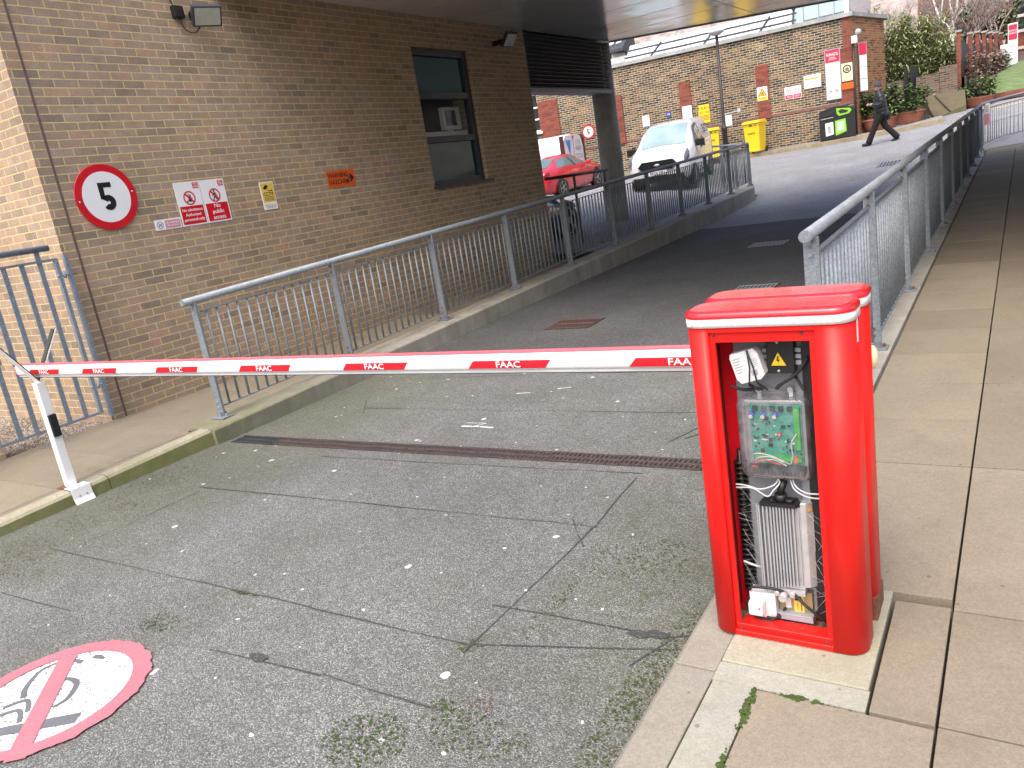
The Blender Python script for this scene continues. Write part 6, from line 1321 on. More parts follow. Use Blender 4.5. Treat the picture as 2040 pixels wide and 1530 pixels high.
# ------------------------------------------------------------------ walking person
def skin(name, V, E, mat, parent, sub=2, root=None, M_=None):
    keys = list(V); me = bpy.data.meshes.new(name); me.from_pydata([V[k][0] for k in keys], [(keys.index(a), keys.index(b)) for a, b in E], [])
    o = bpy.data.objects.new(name, me); COL.objects.link(o); md = o.modifiers.new('skin', 'SKIN'); md.use_smooth_shade = True
    for i, k in enumerate(keys): r = V[k][1]; me.skin_vertices[0].data[i].radius = (r, r) if not isinstance(r, tuple) else r
    me.skin_vertices[0].data[keys.index(root or keys[0])].use_root = True
    ss = o.modifiers.new('sub', 'SUBSURF'); ss.levels = sub; ss.render_levels = sub
    dg = bpy.context.evaluated_depsgraph_get(); nm = bpy.data.meshes.new_from_object(o.evaluated_get(dg)); bpy.data.objects.remove(o)
    mb = MB(); mb.add([v.co.copy() for v in nm.vertices], [list(p.vertices) for p in nm.polygons], True); bpy.data.meshes.remove(nm)
    return mb.build(name, mat, parent, local=True)
pz = H(-3.65, 26.5)
t = thing('person', 'person in a dark padded jacket and grey beanie striding left across the street', 'person', (-3.62, 26.5, pz), R_(188))
body = skin('body', {'pel': ((0, 0, .93), .12), 'sp': ((.01, 0, 1.15), .12), 'ch': ((.02, 0, 1.34), .13), 'nk': ((.035, 0, 1.47), .055), 'jaw': ((.07, 0, 1.56), .070), 'hd': ((.065, 0, 1.64), .088), 'crn': ((.055, 0, 1.71), .06),
    'shl': ((.02, .17, 1.40), .055), 'ell': ((-.03, .25, 1.13), .042), 'wrl': ((.22, .15, 1.14), .028), 'pal': ((.29, .11, 1.16), .026), 'shr': ((.02, -.17, 1.40), .055), 'elr': ((-.03, -.25, 1.13), .042), 'wrr': ((.22, -.15, 1.13), .028), 'par': ((.29, -.11, 1.14), .026),
    'hpl': ((0, .09, .90), .085), 'knl': ((.16, .10, .50), .055), 'anl': ((.34, .10, .085), .035), 'tol': ((.48, .11, .03), .03), 'hpr': ((0, -.09, .90), .085), 'knr': ((-.10, -.10, .50), .055), 'anr': ((-.43, -.10, .15), .035), 'tor': ((-.34, -.10, .03), .03)},
    [('pel', 'sp'), ('sp', 'ch'), ('ch', 'nk'), ('nk', 'jaw'), ('jaw', 'hd'), ('hd', 'crn'), ('ch', 'shl'), ('shl', 'ell'), ('ell', 'wrl'), ('wrl', 'pal'), ('ch', 'shr'), ('shr', 'elr'), ('elr', 'wrr'), ('wrr', 'par'), ('pel', 'hpl'), ('hpl', 'knl'), ('knl', 'anl'), ('anl', 'tol'), ('pel', 'hpr'), ('hpr', 'knr'), ('knr', 'anr'), ('anr', 'tor')], M['skin'], t)
for sg, pal in ((1, (.29, .11, 1.16)), (-1, (.29, -.11, 1.14))):
    for k, (dy, ln) in enumerate(((-.03, .065), (-.01, .078), (.01, .074), (.028, .058))):
        b0 = Vector(pal) + Vector((.015, dy * .8, .012 - .008 * k)); mb_ = MB(); mb_.tube([b0, b0 + Vector((ln * .6, -sg * .012, .012)), b0 + Vector((ln * .85, -sg * .035, .004))], [.0085, .008, .006], 7)
        mb_.build('finger', M['skin'], body, local=True)
    mb_ = MB(); b0 = Vector(pal) + Vector((-.01, -sg * .02, .02)); mb_.tube([b0, b0 + Vector((.03, -sg * .03, .018)), b0 + Vector((.06, -sg * .028, .014))], [.010, .009, .007], 7); mb_.build('thumb', M['skin'], body, local=True)
mb = MB(); mb.add([(.155, -.012, 1.61), (.155, .012, 1.61), (.185, 0, 1.595), (.152, 0, 1.65)], [(0, 1, 2), (1, 3, 2), (3, 0, 2), (0, 3, 1)], True); mb.ball((.06, .085, 1.62), (.022, .012, .032), 5); mb.ball((.06, -.085, 1.62), (.022, .012, .032), 5); mb.build('nose_and_ears', M['skin'], body, local=True)
mb = MB(); 
for sg in (-1, 1): mb.ball((.14, sg * .032, 1.635), (.010, .012, .008), 5)
mb.box(.134, .142, -.025, .025, 1.560, 1.566); mb.build('eyes_and_mouth', M['signblack'], body, local=True)
def puffed(mb, path, rad, n=16, puff=.10, segs=7, per=5):
    # limb or trunk of a padded garment: path points with (rx, ry) radii, bulging between stitched seams
    P = [Vector(p) for p in path]; m = segs * per; vs = []
    for i in range(m + 1):
        u = i / m * (len(P) - 1); a = min(int(u), len(P) - 2); f = u - a; p = P[a].lerp(P[a + 1], f); rx = rad[a][0] * (1 - f) + rad[a + 1][0] * f; ry = rad[a][1] * (1 - f) + rad[a + 1][1] * f
        t_ = (P[a + 1] - P[a]).normalized(); ref = Vector((0, 1, 0)) if abs(t_.y) < .8 else Vector((1, 0, 0)); sx = (ref - t_ * ref.dot(t_)).normalized(); sy = t_.cross(sx); k = 1 - puff * (1 - abs(math.sin(math.pi * i / per)) ** .6) if puff else 1
        vs += [p + sx * ry * k * math.cos(2 * math.pi * q / n) + sy * rx * k * math.sin(2 * math.pi * q / n) for q in range(n)]
    mb.add(vs, [(i * n + q, i * n + (q + 1) % n, (i + 1) * n + (q + 1) % n, (i + 1) * n + q) for i in range(m) for q in range(n)] + [tuple(range(n))[::-1], tuple(m * n + q for q in range(n))], True)
mb = MB(); puffed(mb, [(-.02, 0, .80), (-.02, 0, .95), (-.005, 0, 1.12), (.01, 0, 1.28), (.02, 0, 1.40), (.03, 0, 1.47), (.045, 0, 1.55)], [(.17, .20), (.185, .215), (.185, .225), (.175, .235), (.14, .20), (.10, .115), (.095, .095)], 20, .09, 9)
jk = mb.build('jacket', M['puffer'], t, local=True)
for sg in (-1, 1):
    mb = MB(); puffed(mb, [(.015, sg * .15, 1.43), (-.01, sg * .235, 1.33), (-.05, sg * .275, 1.14), (.02, sg * .255, 1.10), (.12, sg * .20, 1.115), (.21, sg * .155, 1.135)], [(.08, .08), (.092, .088), (.082, .08), (.078, .076), (.068, .066), (.05, .05)], 14, .10, 8); mb.build('sleeve', M['puffer'], jk, local=True)
mb = MB(); puffed(mb, [(0, .08, .98), (0, .092, .86), (.09, .098, .68), (.17, .10, .49), (.26, .10, .28), (.345, .10, .065)], [(.14, .12), (.125, .115), (.105, .10), (.09, .088), (.082, .082), (.09, .085)], 16, 0, 6)
puffed(mb, [(0, -.08, .98), (0, -.092, .86), (-.05, -.098, .68), (-.11, -.10, .50), (-.27, -.10, .32), (-.45, -.10, .10)], [(.14, .12), (.125, .115), (.105, .10), (.09, .088), (.082, .082), (.09, .085)], 16, 0, 6); mb.build('trousers', M['trouser'], t, local=True)
for sg, a, b_ in ((1, (.32, .10, .045), (.52, .115, .03)), (-1, (-.44, -.10, .10), (-.28, -.10, .03))):
    mb = MB(); a, b_ = Vector(a), Vector(b_); mb.tube([a - (b_ - a) * .25, a, a.lerp(b_, .5), b_, b_ + (b_ - a) * .06], [.03, .048, .046, .036, .015], 12); mb.build('shoe', M['rubber'], t, local=True)
mb = MB(); mb.lathe([(.098, 1.628), (.106, 1.64), (.106, 1.675), (.100, 1.69), (.094, 1.72), (.075, 1.765), (.04, 1.79), (.0, 1.797)], .05, 0, n=22); mb.build('beanie', M['beanie'], t, local=True)
mb = MB(); mb.ball((-.16, -.25, .80), (.13, .06, .16), 8); mb.tube(smooth([(-.06, -.20, .92), (-.02, -.22, 1.15), (.02, -.10, 1.44), (.0, .05, 1.50)], 16), .012, 6); ob = mb
mb.m = Matrix.Identity(4); q = thing('shoulder_bag', 'black shoulder bag hanging at the hip of the walking person', 'bag', (-3.62, 26.5, pz), R_(188)); ob.build('bag', M['puffer'], q, local=True)
q = thing('paper', 'folded white paper held in the hands of the walking person', 'paper', (-3.62, 26.5, pz), R_(188)); mb = MB(); mb.rbox(.20, .36, -.08, .08, 1.178, 1.19, .004); mb.build('sheet', M['whitepl'], q, local=True)

# ------------------------------------------------------------------ plants, walls and slope past the corner
def leaves(n, fn, size, droop=.4, seed=1, asp=.28):
    random.seed(seed); mb = MB()
    for k in range(n):
        p = fn(); 
        if p is None: continue
        a = random.uniform(0, 2 * math.pi); e = random.uniform(-droop, .5); L_ = size * random.uniform(.6, 1.3); d = Vector((math.cos(a) * math.cos(e), math.sin(a) * math.cos(e), math.sin(e))); s_ = d.cross(Vector((random.uniform(-.4, .4), random.uniform(-.4, .4), 1))).normalized() * L_ * asp
        p = Vector(p); mb.add([p, p + d * L_ * .5 + s_, p + d * L_, p + d * L_ * .5 - s_], [(0, 1, 2, 3)])
    return mb
def planter(label, x, y, rz, seed):
    z = H(x, y) + .08; t = thing('planter', label, 'planter', (x, y, z), rz, 'terracotta planters beyond the corner')
    mb = MB(); lay = []
    for sc, h in ((.74, 0), (.86, .06), (.97, .30), (1.0, .33), (1.04, .34), (1.04, .40), (.98, .40), (.95, .35)): lay.append([Vector((a * sc, b_ * sc, h)) for a, b_ in rrect(-.56, .56, -.28, .28, .24, 6)])
    n = len(lay[0]); mb.add([p for L_ in lay for p in L_], [(k * n + i, k * n + (i + 1) % n, (k + 1) * n + (i + 1) % n, (k + 1) * n + i) for k in range(len(lay) - 1) for i in range(n)], True); mb.build('trough', M['terracotta'], t, local=True)
    mb = MB(); mb.prism([(a * .95, b_ * .95) for a, b_ in rrect(-.56, .56, -.28, .28, .24, 6)], .28, .36); mb.build('soil', M['soil'], t, local=True)
    q = thing('shrub', label.replace('terracotta planter', 'leafy shrub growing in the terracotta planter'), 'shrub', (x, y, z + .34), rz, 'shrubs in the terracotta planters')
    rs = random.Random(seed); cl = [(rs.uniform(-.52, .52), rs.uniform(-.25, .25), rs.uniform(.15, .85)) for _ in range(14)]
    def f():
        c = random.choice(cl); r = random.uniform(.05, .24); a = random.uniform(0, 6.28); b_ = random.uniform(-1, 1); return (c[0] + r * math.cos(a), c[1] + r * math.sin(a), c[2] + r * b_)
    leaves(2000, f, .14, .6, seed, .26).build('foliage', M['laurel'], q, local=True)
    mb = MB(); 
    for c in cl: mb.tube([(c[0] * .4, c[1] * .4, 0), (c[0] * .8, c[1] * .8, c[2] * .6), c], [.012, .009, .004], 5)
    mb.build('stems', M['bark'], q, local=True)
p1, p2, p3 = aty(1758, 240, 30.6), aty(1806, 232, 30.9), aty(1738, 250, 30.2)
planter('terracotta planter behind the walking person, nearer the brick corner', p1.x - .05, p1.y, FA, 3); planter('terracotta planter next to the sloping concrete slab', p2.x, p2.y, FA + .1, 8)
# raised ground, low walls and slope
bank = tps([(-6, 33.6, 1.75), (-4.3, 33.6, 1.9), (-2.4, 33.6, 2.1), (-1.9, 34.0, 2.2), (-1.2, 34.2, 1.85), (.5, 34.2, 1.8), (3, 34.5, 1.95), (6, 35, 2.1), (-3, 40, 2.7), (-1.2, 42, 2.85), (0, 42, 3.0), (3, 42, 3.1), (-8, 44, 2.4), (-3, 55, 4.0), (4, 55, 4.2), (-14, 55, 3.2), (-14, 40, 2.0), (12, 45, 3.5), (12, 60, 4.5)])
mb = MB(); mb.grid(lin(-14, 12, 40), lin(33.9, 62, 36), bank); tag(mb.build('planted_bank', M['hillground']), kind='structure')
A, B, C, D = aty(1963, 198, 35.2), aty(2060, 186, 35.0), aty(2060, 132, 44), aty(2020, 135, 44)
def lawnz(x, y): return bank(x, y) + .06
mb = MB(); lw = [(-1.25, 34.9), (.2, 34.5), (3.5, 35.0), (3.5, 46), (-.35, 46), (-.75, 42), (-1.2, 37.5)]; 
def inpoly(x, y, P):
    c = False
    for i in range(len(P)):
        (xa, ya), (xb, yb) = P[i], P[i - 1]
        if (ya > y) != (yb > y) and x < (xb - xa) * (y - ya) / (yb - ya) + xa: c = not c
    return c
gx, gy = lin(-1.4, 3.6, 50), lin(34.4, 46, 60); idx = {}; vs = []; fs = []
for j in range(len(gy) - 1):
    for i in range(len(gx) - 1):
        if inpoly((gx[i] + gx[i + 1]) / 2, (gy[j] + gy[j + 1]) / 2, lw):
            f = []
            for a, b_ in ((i, j), (i + 1, j), (i + 1, j + 1), (i, j + 1)):
                if (a, b_) not in idx: idx[(a, b_)] = len(vs); vs.append((gx[a], gy[b_], lawnz(gx[a], gy[b_])))
                f.append(idx[(a, b_)])
            fs.append(f)
mb.add(vs, fs, True); tag(mb.build('lawn', M['grass']), kind='structure')
def wallseg(name, label, a, b_, th, zb, za, zb2, mat, cat='wall', cope=None):
    a, b_ = Vector((a[0], a[1], 0)), Vector((b_[0], b_[1], 0)); d = (b_ - a); L_ = d.length; rz = math.atan2(d.y, d.x); t = thing(name, label, cat, (a.x, a.y, zb), rz)
    mb = MB(); mb.add([(0, 0, 0), (L_, 0, 0), (L_, th, 0), (0, th, 0), (0, 0, za - zb), (L_, 0, zb2 - zb), (L_, th, zb2 - zb), (0, th, za - zb)], [(3, 2, 1, 0), (4, 5, 6, 7), (0, 1, 5, 4), (1, 2, 6, 5), (2, 3, 7, 6), (3, 0, 4, 7)]); mb.build('wall', mat, t, local=True)
    if cope: mb = MB(); mb.add([(x, y, z) for x, y, z in ((-.03, -.04, za - zb + .003), (L_ + .03, -.04, zb2 - zb + .003), (L_ + .03, th + .04, zb2 - zb + .003), (-.03, th + .04, za - zb + .003), (-.03, -.04, za - zb + .08), (L_ + .03, -.04, zb2 - zb + .08), (L_ + .03, th + .04, zb2 - zb + .08), (-.03, th + .04, za - zb + .08))], [(3, 2, 1, 0), (4, 5, 6, 7), (0, 1, 5, 4), (1, 2, 6, 5), (2, 3, 7, 6), (3, 0, 4, 7)]); mb.build('coping', cope, t, local=True)
    return t
g1, g2 = aty(1762, 160, 33.3), aty(1800, 158, 33.3); g3, g4 = aty(1826, 155, 33.5), aty(1872, 150, 33.5); g5 = aty(1908, 143, 33.5)
wallseg('garden_wall', 'low dark brick garden wall left of the black gate', (-4.3, 33.25), (g2.x, 33.25), .25, 1.2, 2.95, 2.98, M['darkbrick'])
wallseg('garden_wall', 'low stepped dark brick garden wall between the black gate and the tall brick piers', (g3.x, 33.3), (g4.x, 33.3), .25, 1.2, 2.98, 3.0, M['darkbrick'])
wallseg('garden_wall', 'higher step of the dark brick garden wall against the first tall brick pier', (g4.x + .01, 33.3), (g5.x, 33.3), .25, 1.2, 3.16, 3.18, M['darkbrick'])
t = thing('garden_gate', 'pair of tall black gate leaves between the low brick walls', 'gate', (g2.x, 33.3, 1.8))
for a, b_, tilt in ((aty(1800, 140, 33.2).x, aty(1808, 140, 33.2).x, .1), (aty(1813, 140, 33.2).x, aty(1826, 140, 33.2).x, .3)):
    mb = MB(); mb.add([(a, 33.18, 1.9), (b_, 33.18 + tilt, 1.9), (b_, 33.22 + tilt, 1.9), (a, 33.22, 1.9), (a, 33.18, 3.36), (b_, 33.18 + tilt, 3.33), (b_, 33.22 + tilt, 3.33), (a, 33.22, 3.36)], [(3, 2, 1, 0), (4, 5, 6, 7), (0, 1, 5, 4), (1, 2, 6, 5), (2, 3, 7, 6), (3, 0, 4, 7)]); mb.build('leaf', M['blacksteel'], t)
s1, s2, s3, s4 = aty(1838, 190, 33.2), aty(1922, 178, 33.2), aty(1925, 208, 31.8), aty(1862, 236, 31.3)
mb = MB(); P4 = [s4, s3, s2, s1]; lo = [Vector((p.x, p.y + (.0 if k < 2 else .3), .9)) for k, p in enumerate(P4)]; mb.add([tuple(p) for p in lo] + [tuple(p) for p in P4], [(3, 2, 1, 0), (4, 5, 6, 7), (0, 1, 5, 4), (1, 2, 6, 5), (2, 3, 7, 6), (3, 0, 4, 7)])
tag(mb.build('sloping_slab', concrete('mossy_slab', (.105, .09, .05))), 'sloping mossy concrete slab below the dark brick garden wall', 'slope')
mb = MB(); e1, e2 = s1.lerp(s2, .25), s4.lerp(s3, .5); mb.bar(e1 + Vector((0, -.01, .012)), e2 + Vector((0, -.01, .012)), .05, .02); tag(mb.build('slab_joint', M['soil']), kind='structure')
wallseg('retaining_wall', 'small dark brick cheek wall between the planters and the concrete slope', (aty(1832, 225, 31.2).x, 31.2), (s4.x, 31.35), .4, .9, 1.85, 1.45, M['darkbrick'])
wallseg('kerb_wall', 'low red brown brick edging wall along the front of the lawn', (-1.75, 33.9), (3.8, 34.2), .25, 1.2, 1.92, 2.12, M['redbrick'])
# piers with railings
t = thing('pier_fence', 'row of tall red brick piers with dark railings climbing the bank', 'fence', (-2.0, 34, 2))
px = [(1905, 1913, 65, 150, 34.0), (1928, 1936, 69, 128, 36.5), (1943, 1950, 66, 120, 38.8), (1956, 1962, 66, 116, 41.0), (1969, 1974, 67, 112, 43.3), (1980, 1985, 67, 108, 45.6), (1991, 1996, 68, 105, 48)]
prev = None
for (ua, ub, vt, vb, y) in px:
    a, b_ = aty(ua, vt, y), aty(ub, vt, y); zt = a.z; x0_, x1_ = a.x, a.x + max(.14, b_.x - a.x); mb = MB(); mb.box(x0_, x1_, y, y + .12, bank(x0_, y) - .6, zt); pr = mb.build('brick_pier', M['redbrick'], t)
    mb = MB(); mb.box(x0_ - .03, x1_ + .03, y - .03, y + .15, zt + .002, zt + .07); mb.build('pier_cap', M['coping'], pr)
    if prev:
        (xa, ya, za) = prev; mb = MB(); n = 34
        for k in range(n): q = (k + .5) / n; X_, Y_ = xa + (x0_ - xa) * q, ya + (y - ya) * q; zz0 = bank(X_, Y_) + .5; mb.tube([(X_, Y_, zz0), (X_, Y_, min(za, zt) - .35)], .026, 5)
        for zq in (.35, 1.2): mb.bar((xa, ya, min(za, zt) - zq), (x0_, y, min(za, zt) - zq), .03, .05)
        mb.build('railing_panel', M['blacksteel'], t)
        mb = MB(); mb.add([(xa - .06, ya + .3, bank(xa, ya) - .3), (x0_ - .06, y, bank(x0_, y) - .3), (x0_ - .06, y, bank(x0_, y) + .5), (xa - .06, ya + .3, bank(xa, ya) + .5), (xa + .08, ya + .3, bank(xa, ya) - .3), (x0_ + .08, y, bank(x0_, y) - .3), (x0_ + .08, y, bank(x0_, y) + .5), (xa + .08, ya + .3, bank(xa, ya) + .5)], [(0, 1, 2, 3), (7, 6, 5, 4), (3, 2, 6, 7), (0, 4, 5, 1)]); mb.build('dwarf_wall', M['darkbrick'], t)
    prev = (x1_, y, zt)
# bamboo clumps
def clump(name, label, cat, x, y, z, w_, d_, h, n, mat, size, seed, group=None, droop=.9, asp=.14, canes=20):
    t = thing(name, label, cat, (x, y, z), 0, group); rs = random.Random(seed)
    tops = [(rs.uniform(-w_, w_) * .5, rs.uniform(-d_, d_) * .5, rs.uniform(.55, 1.0) * h) for _ in range(canes)]
    def f():
        c = random.choice(tops); q = random.uniform(.08, 1) ** .7; r = (.10 + .16 * w_ * (1 - abs(q - .6))) * random.uniform(.2, 1); a = random.uniform(0, 6.28)
        return (c[0] * (.75 + .4 * q) + r * math.cos(a), c[1] + r * math.sin(a), c[2] * q + random.uniform(-.1, .1))
    leaves(n, f, size, droop, seed, asp).build('foliage', mat, t, local=True); mb = MB()
    for c in tops: mb.tube([(c[0] * .7, c[1] * .8, 0), (c[0] * .9, c[1] * .9, c[2] * .5), (c[0] * 1.15, c[1], c[2])], [.018, .014, .004], 5)
    mb.build('canes', M['bark'] if mat != M['bamboo'] else plain('bamboo_cane', (.12, .13, .05), .6), t, local=True); return t
for k, (u, vt, y, w_, hh, lb, n) in enumerate(((1776, 5, 35.0, 1.1, 4.3, 'tall green bamboo clump against the end of the old brick building', 7000), (1806, 40, 35.2, 1.2, 3.6, 'lower tangled bamboo clump behind the black gate', 7000), (1842, 25, 35.4, 1.3, 3.9, 'bright green bamboo clump right of the black gate', 7000), (1876, 62, 35.6, 1.0, 3.3, 'bamboo clump next to the white birch trunk', 3600))):
    p = aty(u, 170, y); clump('bamboo', lb, 'bamboo', p.x, y, bank(p.x, y), w_, .9, aty(u, vt, y).z - bank(p.x, y), n, M['bamboo'], .22, 20 + k, 'bamboo clumps', 1.0, .10, 30)
for k, (u, v, y, w_, h_, mat, nm, lb) in enumerate(((1918, 165, 35.6, .9, 1.3, M['brownleaf'], 'dry_hedge', 'brown leafless hedge at the foot of the first brick pier'), (1942, 150, 38.0, 1.0, 1.25, M['brownleaf'], 'dry_hedge', 'pinkish brown dry hedge halfway up the bank'), (1968, 130, 41.5, 1.0, 1.2, M['brownleaf'], 'dry_hedge', 'brown dry hedge near the top of the bank by the sign'), (1990, 128, 43.5, .7, .9, M['laurel'], 'evergreen_shrub', 'small green shrub beside the distant white sign'))):
    p = aty(u, v, y); clump(nm, lb, 'shrub', p.x, y, bank(p.x, y) - .05, w_, .8, h_, 1500, mat, .12, 40 + k, 'shrubs on the bank', .7, .3, 26)
p = aty(1948, 195, 33.8); clump('evergreen_shrub', 'round dark green flowering shrub at the left end of the lawn', 'shrub', p.x, 33.8, 1.75, .95, .7, .85, 1400, M['laurel'], .13, 51, 'shrubs on the bank', .7, .26, 22)
p = aty(1950, 210, 33.2); mb = MB(); mb.lathe([(.35, 0), (.42, .15), (.50, .35), (.52, .38), (.46, .38)], p.x, p.y - .1, 1.55, n=20); tag(mb.build('planter', M['terracotta'], loc=(p.x, p.y - .1, 1.55)), 'low round terracotta planter under the dark green shrub', 'planter')
# distant signs and brick building, upper right
t = thing('totem_sign', 'distant white totem sign with a crimson top on the far lawn', 'sign', (aty(2018, 150, 46)).to_tuple())
a, b_, c = aty(2008, 48, 46), aty(2028, 45, 46), aty(2010, 130, 46)
mb = MB(); mb.box(a.x, b_.x, 46, 46.12, c.z - .8, a.z); mb.build('panel', M['signwhite'], t); mb = MB(); mb.box(a.x + .03, b_.x - .03, 45.985, 46, a.z - .72, a.z - .06); mb.build('red_panel', M['crimson'], t)
mb = MB(); mb.text("KING'S\nLONDON", .11, Tm((a.x + b_.x) / 2, 45.98, a.z - .38, (1, 0, 0), (0, 0, 1))); mb.build('logo_lettering', M['signwhite'], t)
mb = MB(); 
for k in range(6): mb.box(a.x + .06, b_.x - .1, 45.985, 46, a.z - 1.0 - .28 * k, a.z - .97 - .28 * k)
mb.build('lettering', M['greytext'], t)
p = aty(2001, 105, 45.4); mb = MB(); mb.box(p.x - .16, p.x + .16, 45.4, 45.46, p.z - .75, p.z + .35); tag(mb.build('white_board', M['signwhite'], loc=(p.x, 45.4, p.z - .75)), 'smaller blank white board standing left of the distant totem sign', 'sign')
t = thing('red_brick_house', 'red brick building with white bands behind the distant totem sign', 'building', (.9, 58, 4))
q0 = aty(2003, 40, 56).x
mb = MB(); mb.box(q0, q0 + 9, 56, 62, 2, 14); mb.build('wall', M['redbrick'], t)
mb = MB(); 
for z in (4.35, 5.25, 6.05, 6.95): mb.box(q0 - .02, q0 + 9, 55.93, 55.998, z, z + .16)
mb.build('stone_bands', M['stone'], t); mb = MB(); mb.box(q0 + .45, q0 + 5.5, 55.95, 55.999, 5.42, 6.0); mb.box(q0 + .45, q0 + 5.5, 55.95, 55.999, 6.22, 6.9); mb.build('window', M['darkglass'], t)
t = thing('red_brick_house', 'tall red brick house seen through bare branches behind the birch', 'building', (-4, 66, 4)); q0, q1 = aty(1868, 20, 66).x, aty(1890, 20, 66).x
mb = MB(); mb.box(q0 - 1.2, q1 + .5, 66, 74, 2, 16); mb.build('wall', M['redbrick'], t); mb = MB(); 
for z in (7.2, 9.4): mb.box(q0 - .3, q0 + .25, 65.95, 65.999, z, z + 1.3)
mb.build('window', M['stone'], t)
mb = MB(); mb.grid(lin(-60, 60, 50), lin(72, 110, 20), lambda x, y: 2.5 + (y - 72) * .75 + 1.2 * math.sin(x * .5) * math.sin(y * .4)); tag(mb.build('wooded_hill', plain('winter_woodland', (.30, .255, .235), .95, var=.4, scale=1.2)), kind='structure')
# trees
def tree(name, label, x, y, z, h, mat, seed, spread=.5, lean=0, r0=.1, lv=5, group='bare trees'):
    rs = random.Random(seed); t = thing(name, label, 'tree', (x, y, z), 0, group); tr = MB(); cr = MB()
    def grow(p, d, L_, r, k):
        m = Vector((rs.uniform(-.1, .1), rs.uniform(-.1, .1), .05)) * L_; q = p + d * L_; (tr if k < 2 else cr).tube([p, p.lerp(q, .5) + m, q], [r, r * .85, r * .66], 7 if k < 2 else 4)
        if k >= lv: return
        for _ in range(rs.choice((2, 3, 3)) if k else 3):
            dd = (d + Vector((rs.uniform(-1, 1) * spread, rs.uniform(-1, 1) * spread, rs.uniform(-.15, .35)))).normalized(); grow(p.lerp(q, rs.uniform(.55, 1)), dd, L_ * rs.uniform(.62, .88), r * .62, k + 1)
    grow(Vector((0, 0, 0)), Vector((lean, 0, 1)).normalized(), h * .17, r0, 0); tr.build('trunk', mat, t, local=True); cr.build('crown', mat, t, local=True); return t
# the white birch, limbs laid out as in the photograph
bx = aty(1898, 110, 36.6); by = 36.6
t = thing('birch_tree', 'white birch with forked pale limbs rising beside the first brick pier', 'tree', (bx.x, by, bank(bx.x, by)), 0, 'bare trees')
def bp(u, v, dy=0): return aty(u, v, by + dy)
mb = MB(); mb.tube([Vector((bx.x + .02, by, bank(bx.x, by) - .1)), bp(1899, 110), bp(1897, 68)], [.10, .085, .075], 10)
for pts, r_ in (([(1897, 68), (1887, 52), (1872, 38), (1862, 10), (1852, -30)], .055), ([(1897, 68), (1899, 40), (1893, 5), (1888, -40)], .055), ([(1899, 40), (1906, 18), (1911, -30)], .04), ([(1874, 44), (1876, 20), (1880, -20)], .03), ([(1893, 58), (1900, 45), (1908, 30), (1918, 18)], .02)):
    mb.tube([bp(u, v, .15 * i * (1 if r_ > .04 else -1)) for i, (u, v) in enumerate(pts)], [r_ * (1 - .12 * i) for i in range(len(pts))], 7)
mb.build('trunk', M['birch'], t); mb = MB(); rs = random.Random(4)
for k in range(60):
    u, v = rs.uniform(1855, 1915), rs.uniform(-30, 55); a = bp(u, v, rs.uniform(-.6, .6)); mb.tube([a, a + Vector((rs.uniform(-.3, .3), rs.uniform(-.2, .2), rs.uniform(.1, .5))), a + Vector((rs.uniform(-.6, .6), rs.uniform(-.3, .3), rs.uniform(.2, .9)))], [.010, .007, .003], 4)
mb.build('crown', plain('pinkish_twigs', (.30, .20, .18), .9, var=.3), t)
twig = plain('grey_brown_twigs', (.235, .18, .165), .9, var=.35, scale=4); twig2 = plain('pale_twigs', (.42, .37, .34), .9, var=.3, scale=4)
for k, (u, y, h, mat, lb) in enumerate(((1775, 44, 8.5, twig2, 'pale bare tree rising behind the left bamboo clump'), (1826, 45, 9.0, twig, 'brown bare tree behind the bamboo left of the birch'), (1925, 47, 8.5, twig, 'brown bare tree right of the birch behind the piers'), (1955, 50, 9.0, twig2, 'pale bare tree in the middle of the row behind the piers'), (1985, 49, 8.5, twig, 'dense brown bare tree left of the distant totem sign'), (1850, 54, 10, twig, 'tallest bare tree far behind the birch'), (1905, 56, 10, twig2, 'grey bare tree far behind the brick piers'), (1940, 60, 11, twig, 'farthest bare tree filling the sky above the piers'))):
    p = aty(u, 120, y); tree('bare_tree', lb, p.x, y, bank(p.x, y) - .2, h, mat, 60 + k, .62, 0, .075, 6)
p = aty(1966, 55, 52); clump('evergreen_tree', 'dark green bushy tree behind the tops of the brick piers', 'tree', p.x, 52, bank(p.x, 52) + .8, 2.6, 1.6, 2.6, 1800, M['laurel'], .28, 71, 'bare trees', .7, .3, 20)['group'] = 'evergreens beyond the piers'
# background beyond the old building
a, b_ = aty(1592, 40, 52), aty(1682, 12, 52); fz_ = lambda u, v, y: aty(u, v, y).z
t = thing('office_block', 'pale blue clad office block beyond the coping of the old building', 'building', (a.x, 52, 0)); mb = MB(); mb.box(a.x - 1.5, b_.x, 52, 60, 0, 14); mb.build('wall', M['bluefacade'], t)
mb = MB()
for k in range(4): x0_ = a.x + .25 + .85 * k; mb.box(x0_, x0_ + .04, 51.95, 51.998, 6, 11); mb.box(x0_, x0_ + .8, 51.95, 51.998, 8.05 + .0 * k, 8.09); mb.box(x0_, x0_ + .8, 51.95, 51.998, 7.2, 7.24)
mb.build('window_frames', M['plate'], t); mb = MB(); mb.box(b_.x + .002, b_.x + .25, 51.9, 60, 0, 14); mb.build('corner_column', M['white'], t); mb = MB(); c = aty(1577, 45, 51.5); mb.box(c.x - .05, c.x + .05, 51.7, 51.9, 5, 9); mb.build('red_post', M['signred'], t)
a, b_ = aty(1214, 112, 46), aty(1250, 104, 46)
t = thing('bay_house', 'distant cream house with a white bay and slate roof just right of the column', 'building', (a.x, 46, 0)); zt = aty(1235, 102, 46).z
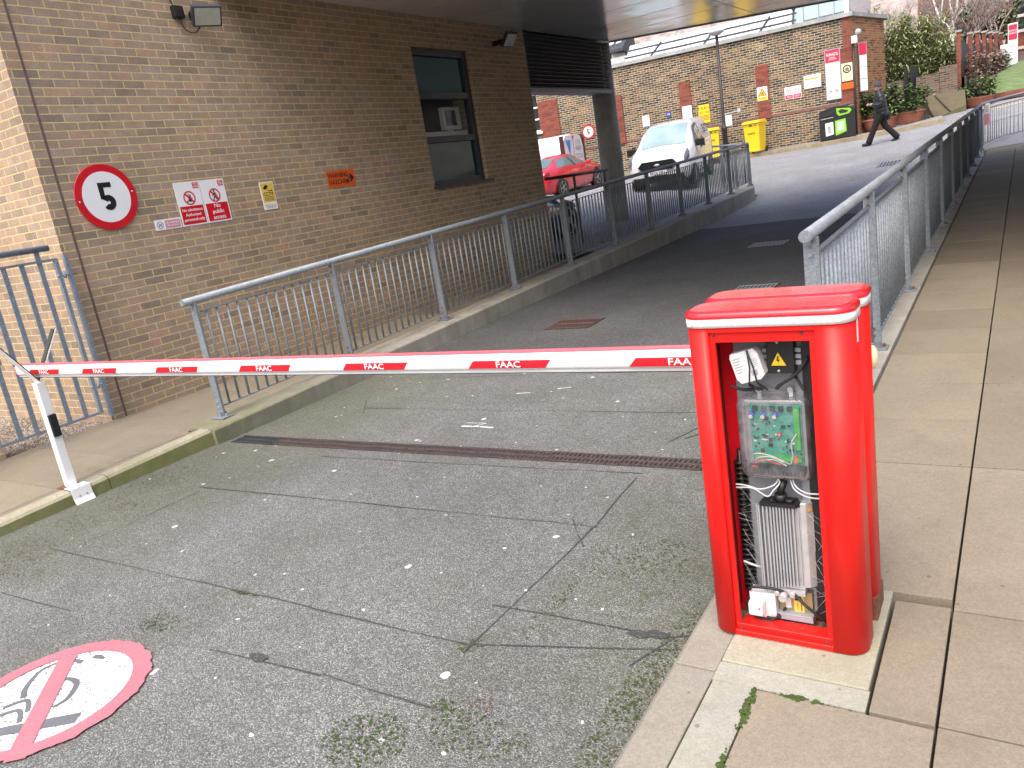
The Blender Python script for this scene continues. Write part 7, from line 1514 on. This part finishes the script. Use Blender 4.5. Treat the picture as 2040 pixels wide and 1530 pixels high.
mb = MB(); mb.box(a.x - 4, b_.x, 46, 54, 0, zt - .1); mb.build('wall', brick('pale_brick', [(0, (.30, .22, .13)), (.5, (.42, .32, .20)), (1, (.5, .4, .27))], (.5, .44, .35)), t)
mb = MB(); mb.prism([(a.x + .2, 45.9), (a.x + .6, 45.0), (b_.x - .5, 45.0), (b_.x - .1, 45.9)], 3.0, zt); bay = mb.build('bay', M['white'], t)
mb = MB(); mb.box(a.x + .75, b_.x - .65, 44.94, 44.998, zt - 1.6, zt - .75); mb.build('window', M['darkglass'], bay)
mb = MB(); mb.add([(a.x - 4.2, 44.8, zt), (b_.x + .25, 44.8, zt), (b_.x - .4, 48, zt + 1.5), (a.x - 4.2, 48, zt + 1.5), (a.x - 4.2, 44.8, zt - .15), (b_.x + .25, 44.8, zt - .15), (b_.x - .4, 48.4, zt - .1), (a.x - 4.2, 48.4, zt - .1)], [(0, 1, 2, 3), (7, 6, 5, 4), (0, 4, 5, 1), (1, 5, 6, 2), (2, 6, 7, 3), (3, 7, 4, 0)]); rf = mb.build('roof', M['slate'], t)
mb = MB()
for q in (.28, .72): x0_ = a.x + (b_.x - a.x) * q; mb.add([(x0_ - .16, 45.5, zt + .38), (x0_ + .16, 45.5, zt + .38), (x0_ + .16, 46.6, zt + .9), (x0_ - .16, 46.6, zt + .9)], [(0, 1, 2, 3)])
mb.build('rooflight', M['roofglass'], rf)
p = aty(1262, 110, 47); tree('bare_tree', 'small distant bare tree between the cream house and the skylight', p.x, 47, 3.0, 5.2, twig2, 90, .8, 0, .06, 5, 'bare trees')
for k, (u, y, h, mat, lb) in enumerate(((1800, 50, 9.5, twig, 'slender bare tree between the two left bamboo clumps'), (1868, 47, 8.5, twig, 'small bare tree directly behind the birch fork'), (1912, 50, 9, twig, 'bare tree just right of the birch top'), (1970, 55, 10, twig2, 'grey bare tree behind the last brick piers'), (1995, 54, 10, twig, 'bare tree at the edge of the far red brick building'), (1885, 60, 12, twig, 'tall thin bare tree in front of the tall red brick house'))):
    p = aty(u, 120, y); tree('bare_tree', lb, p.x, y, bank(p.x, y) - .2, h, mat, 160 + k, .6, 0, .06, 6)
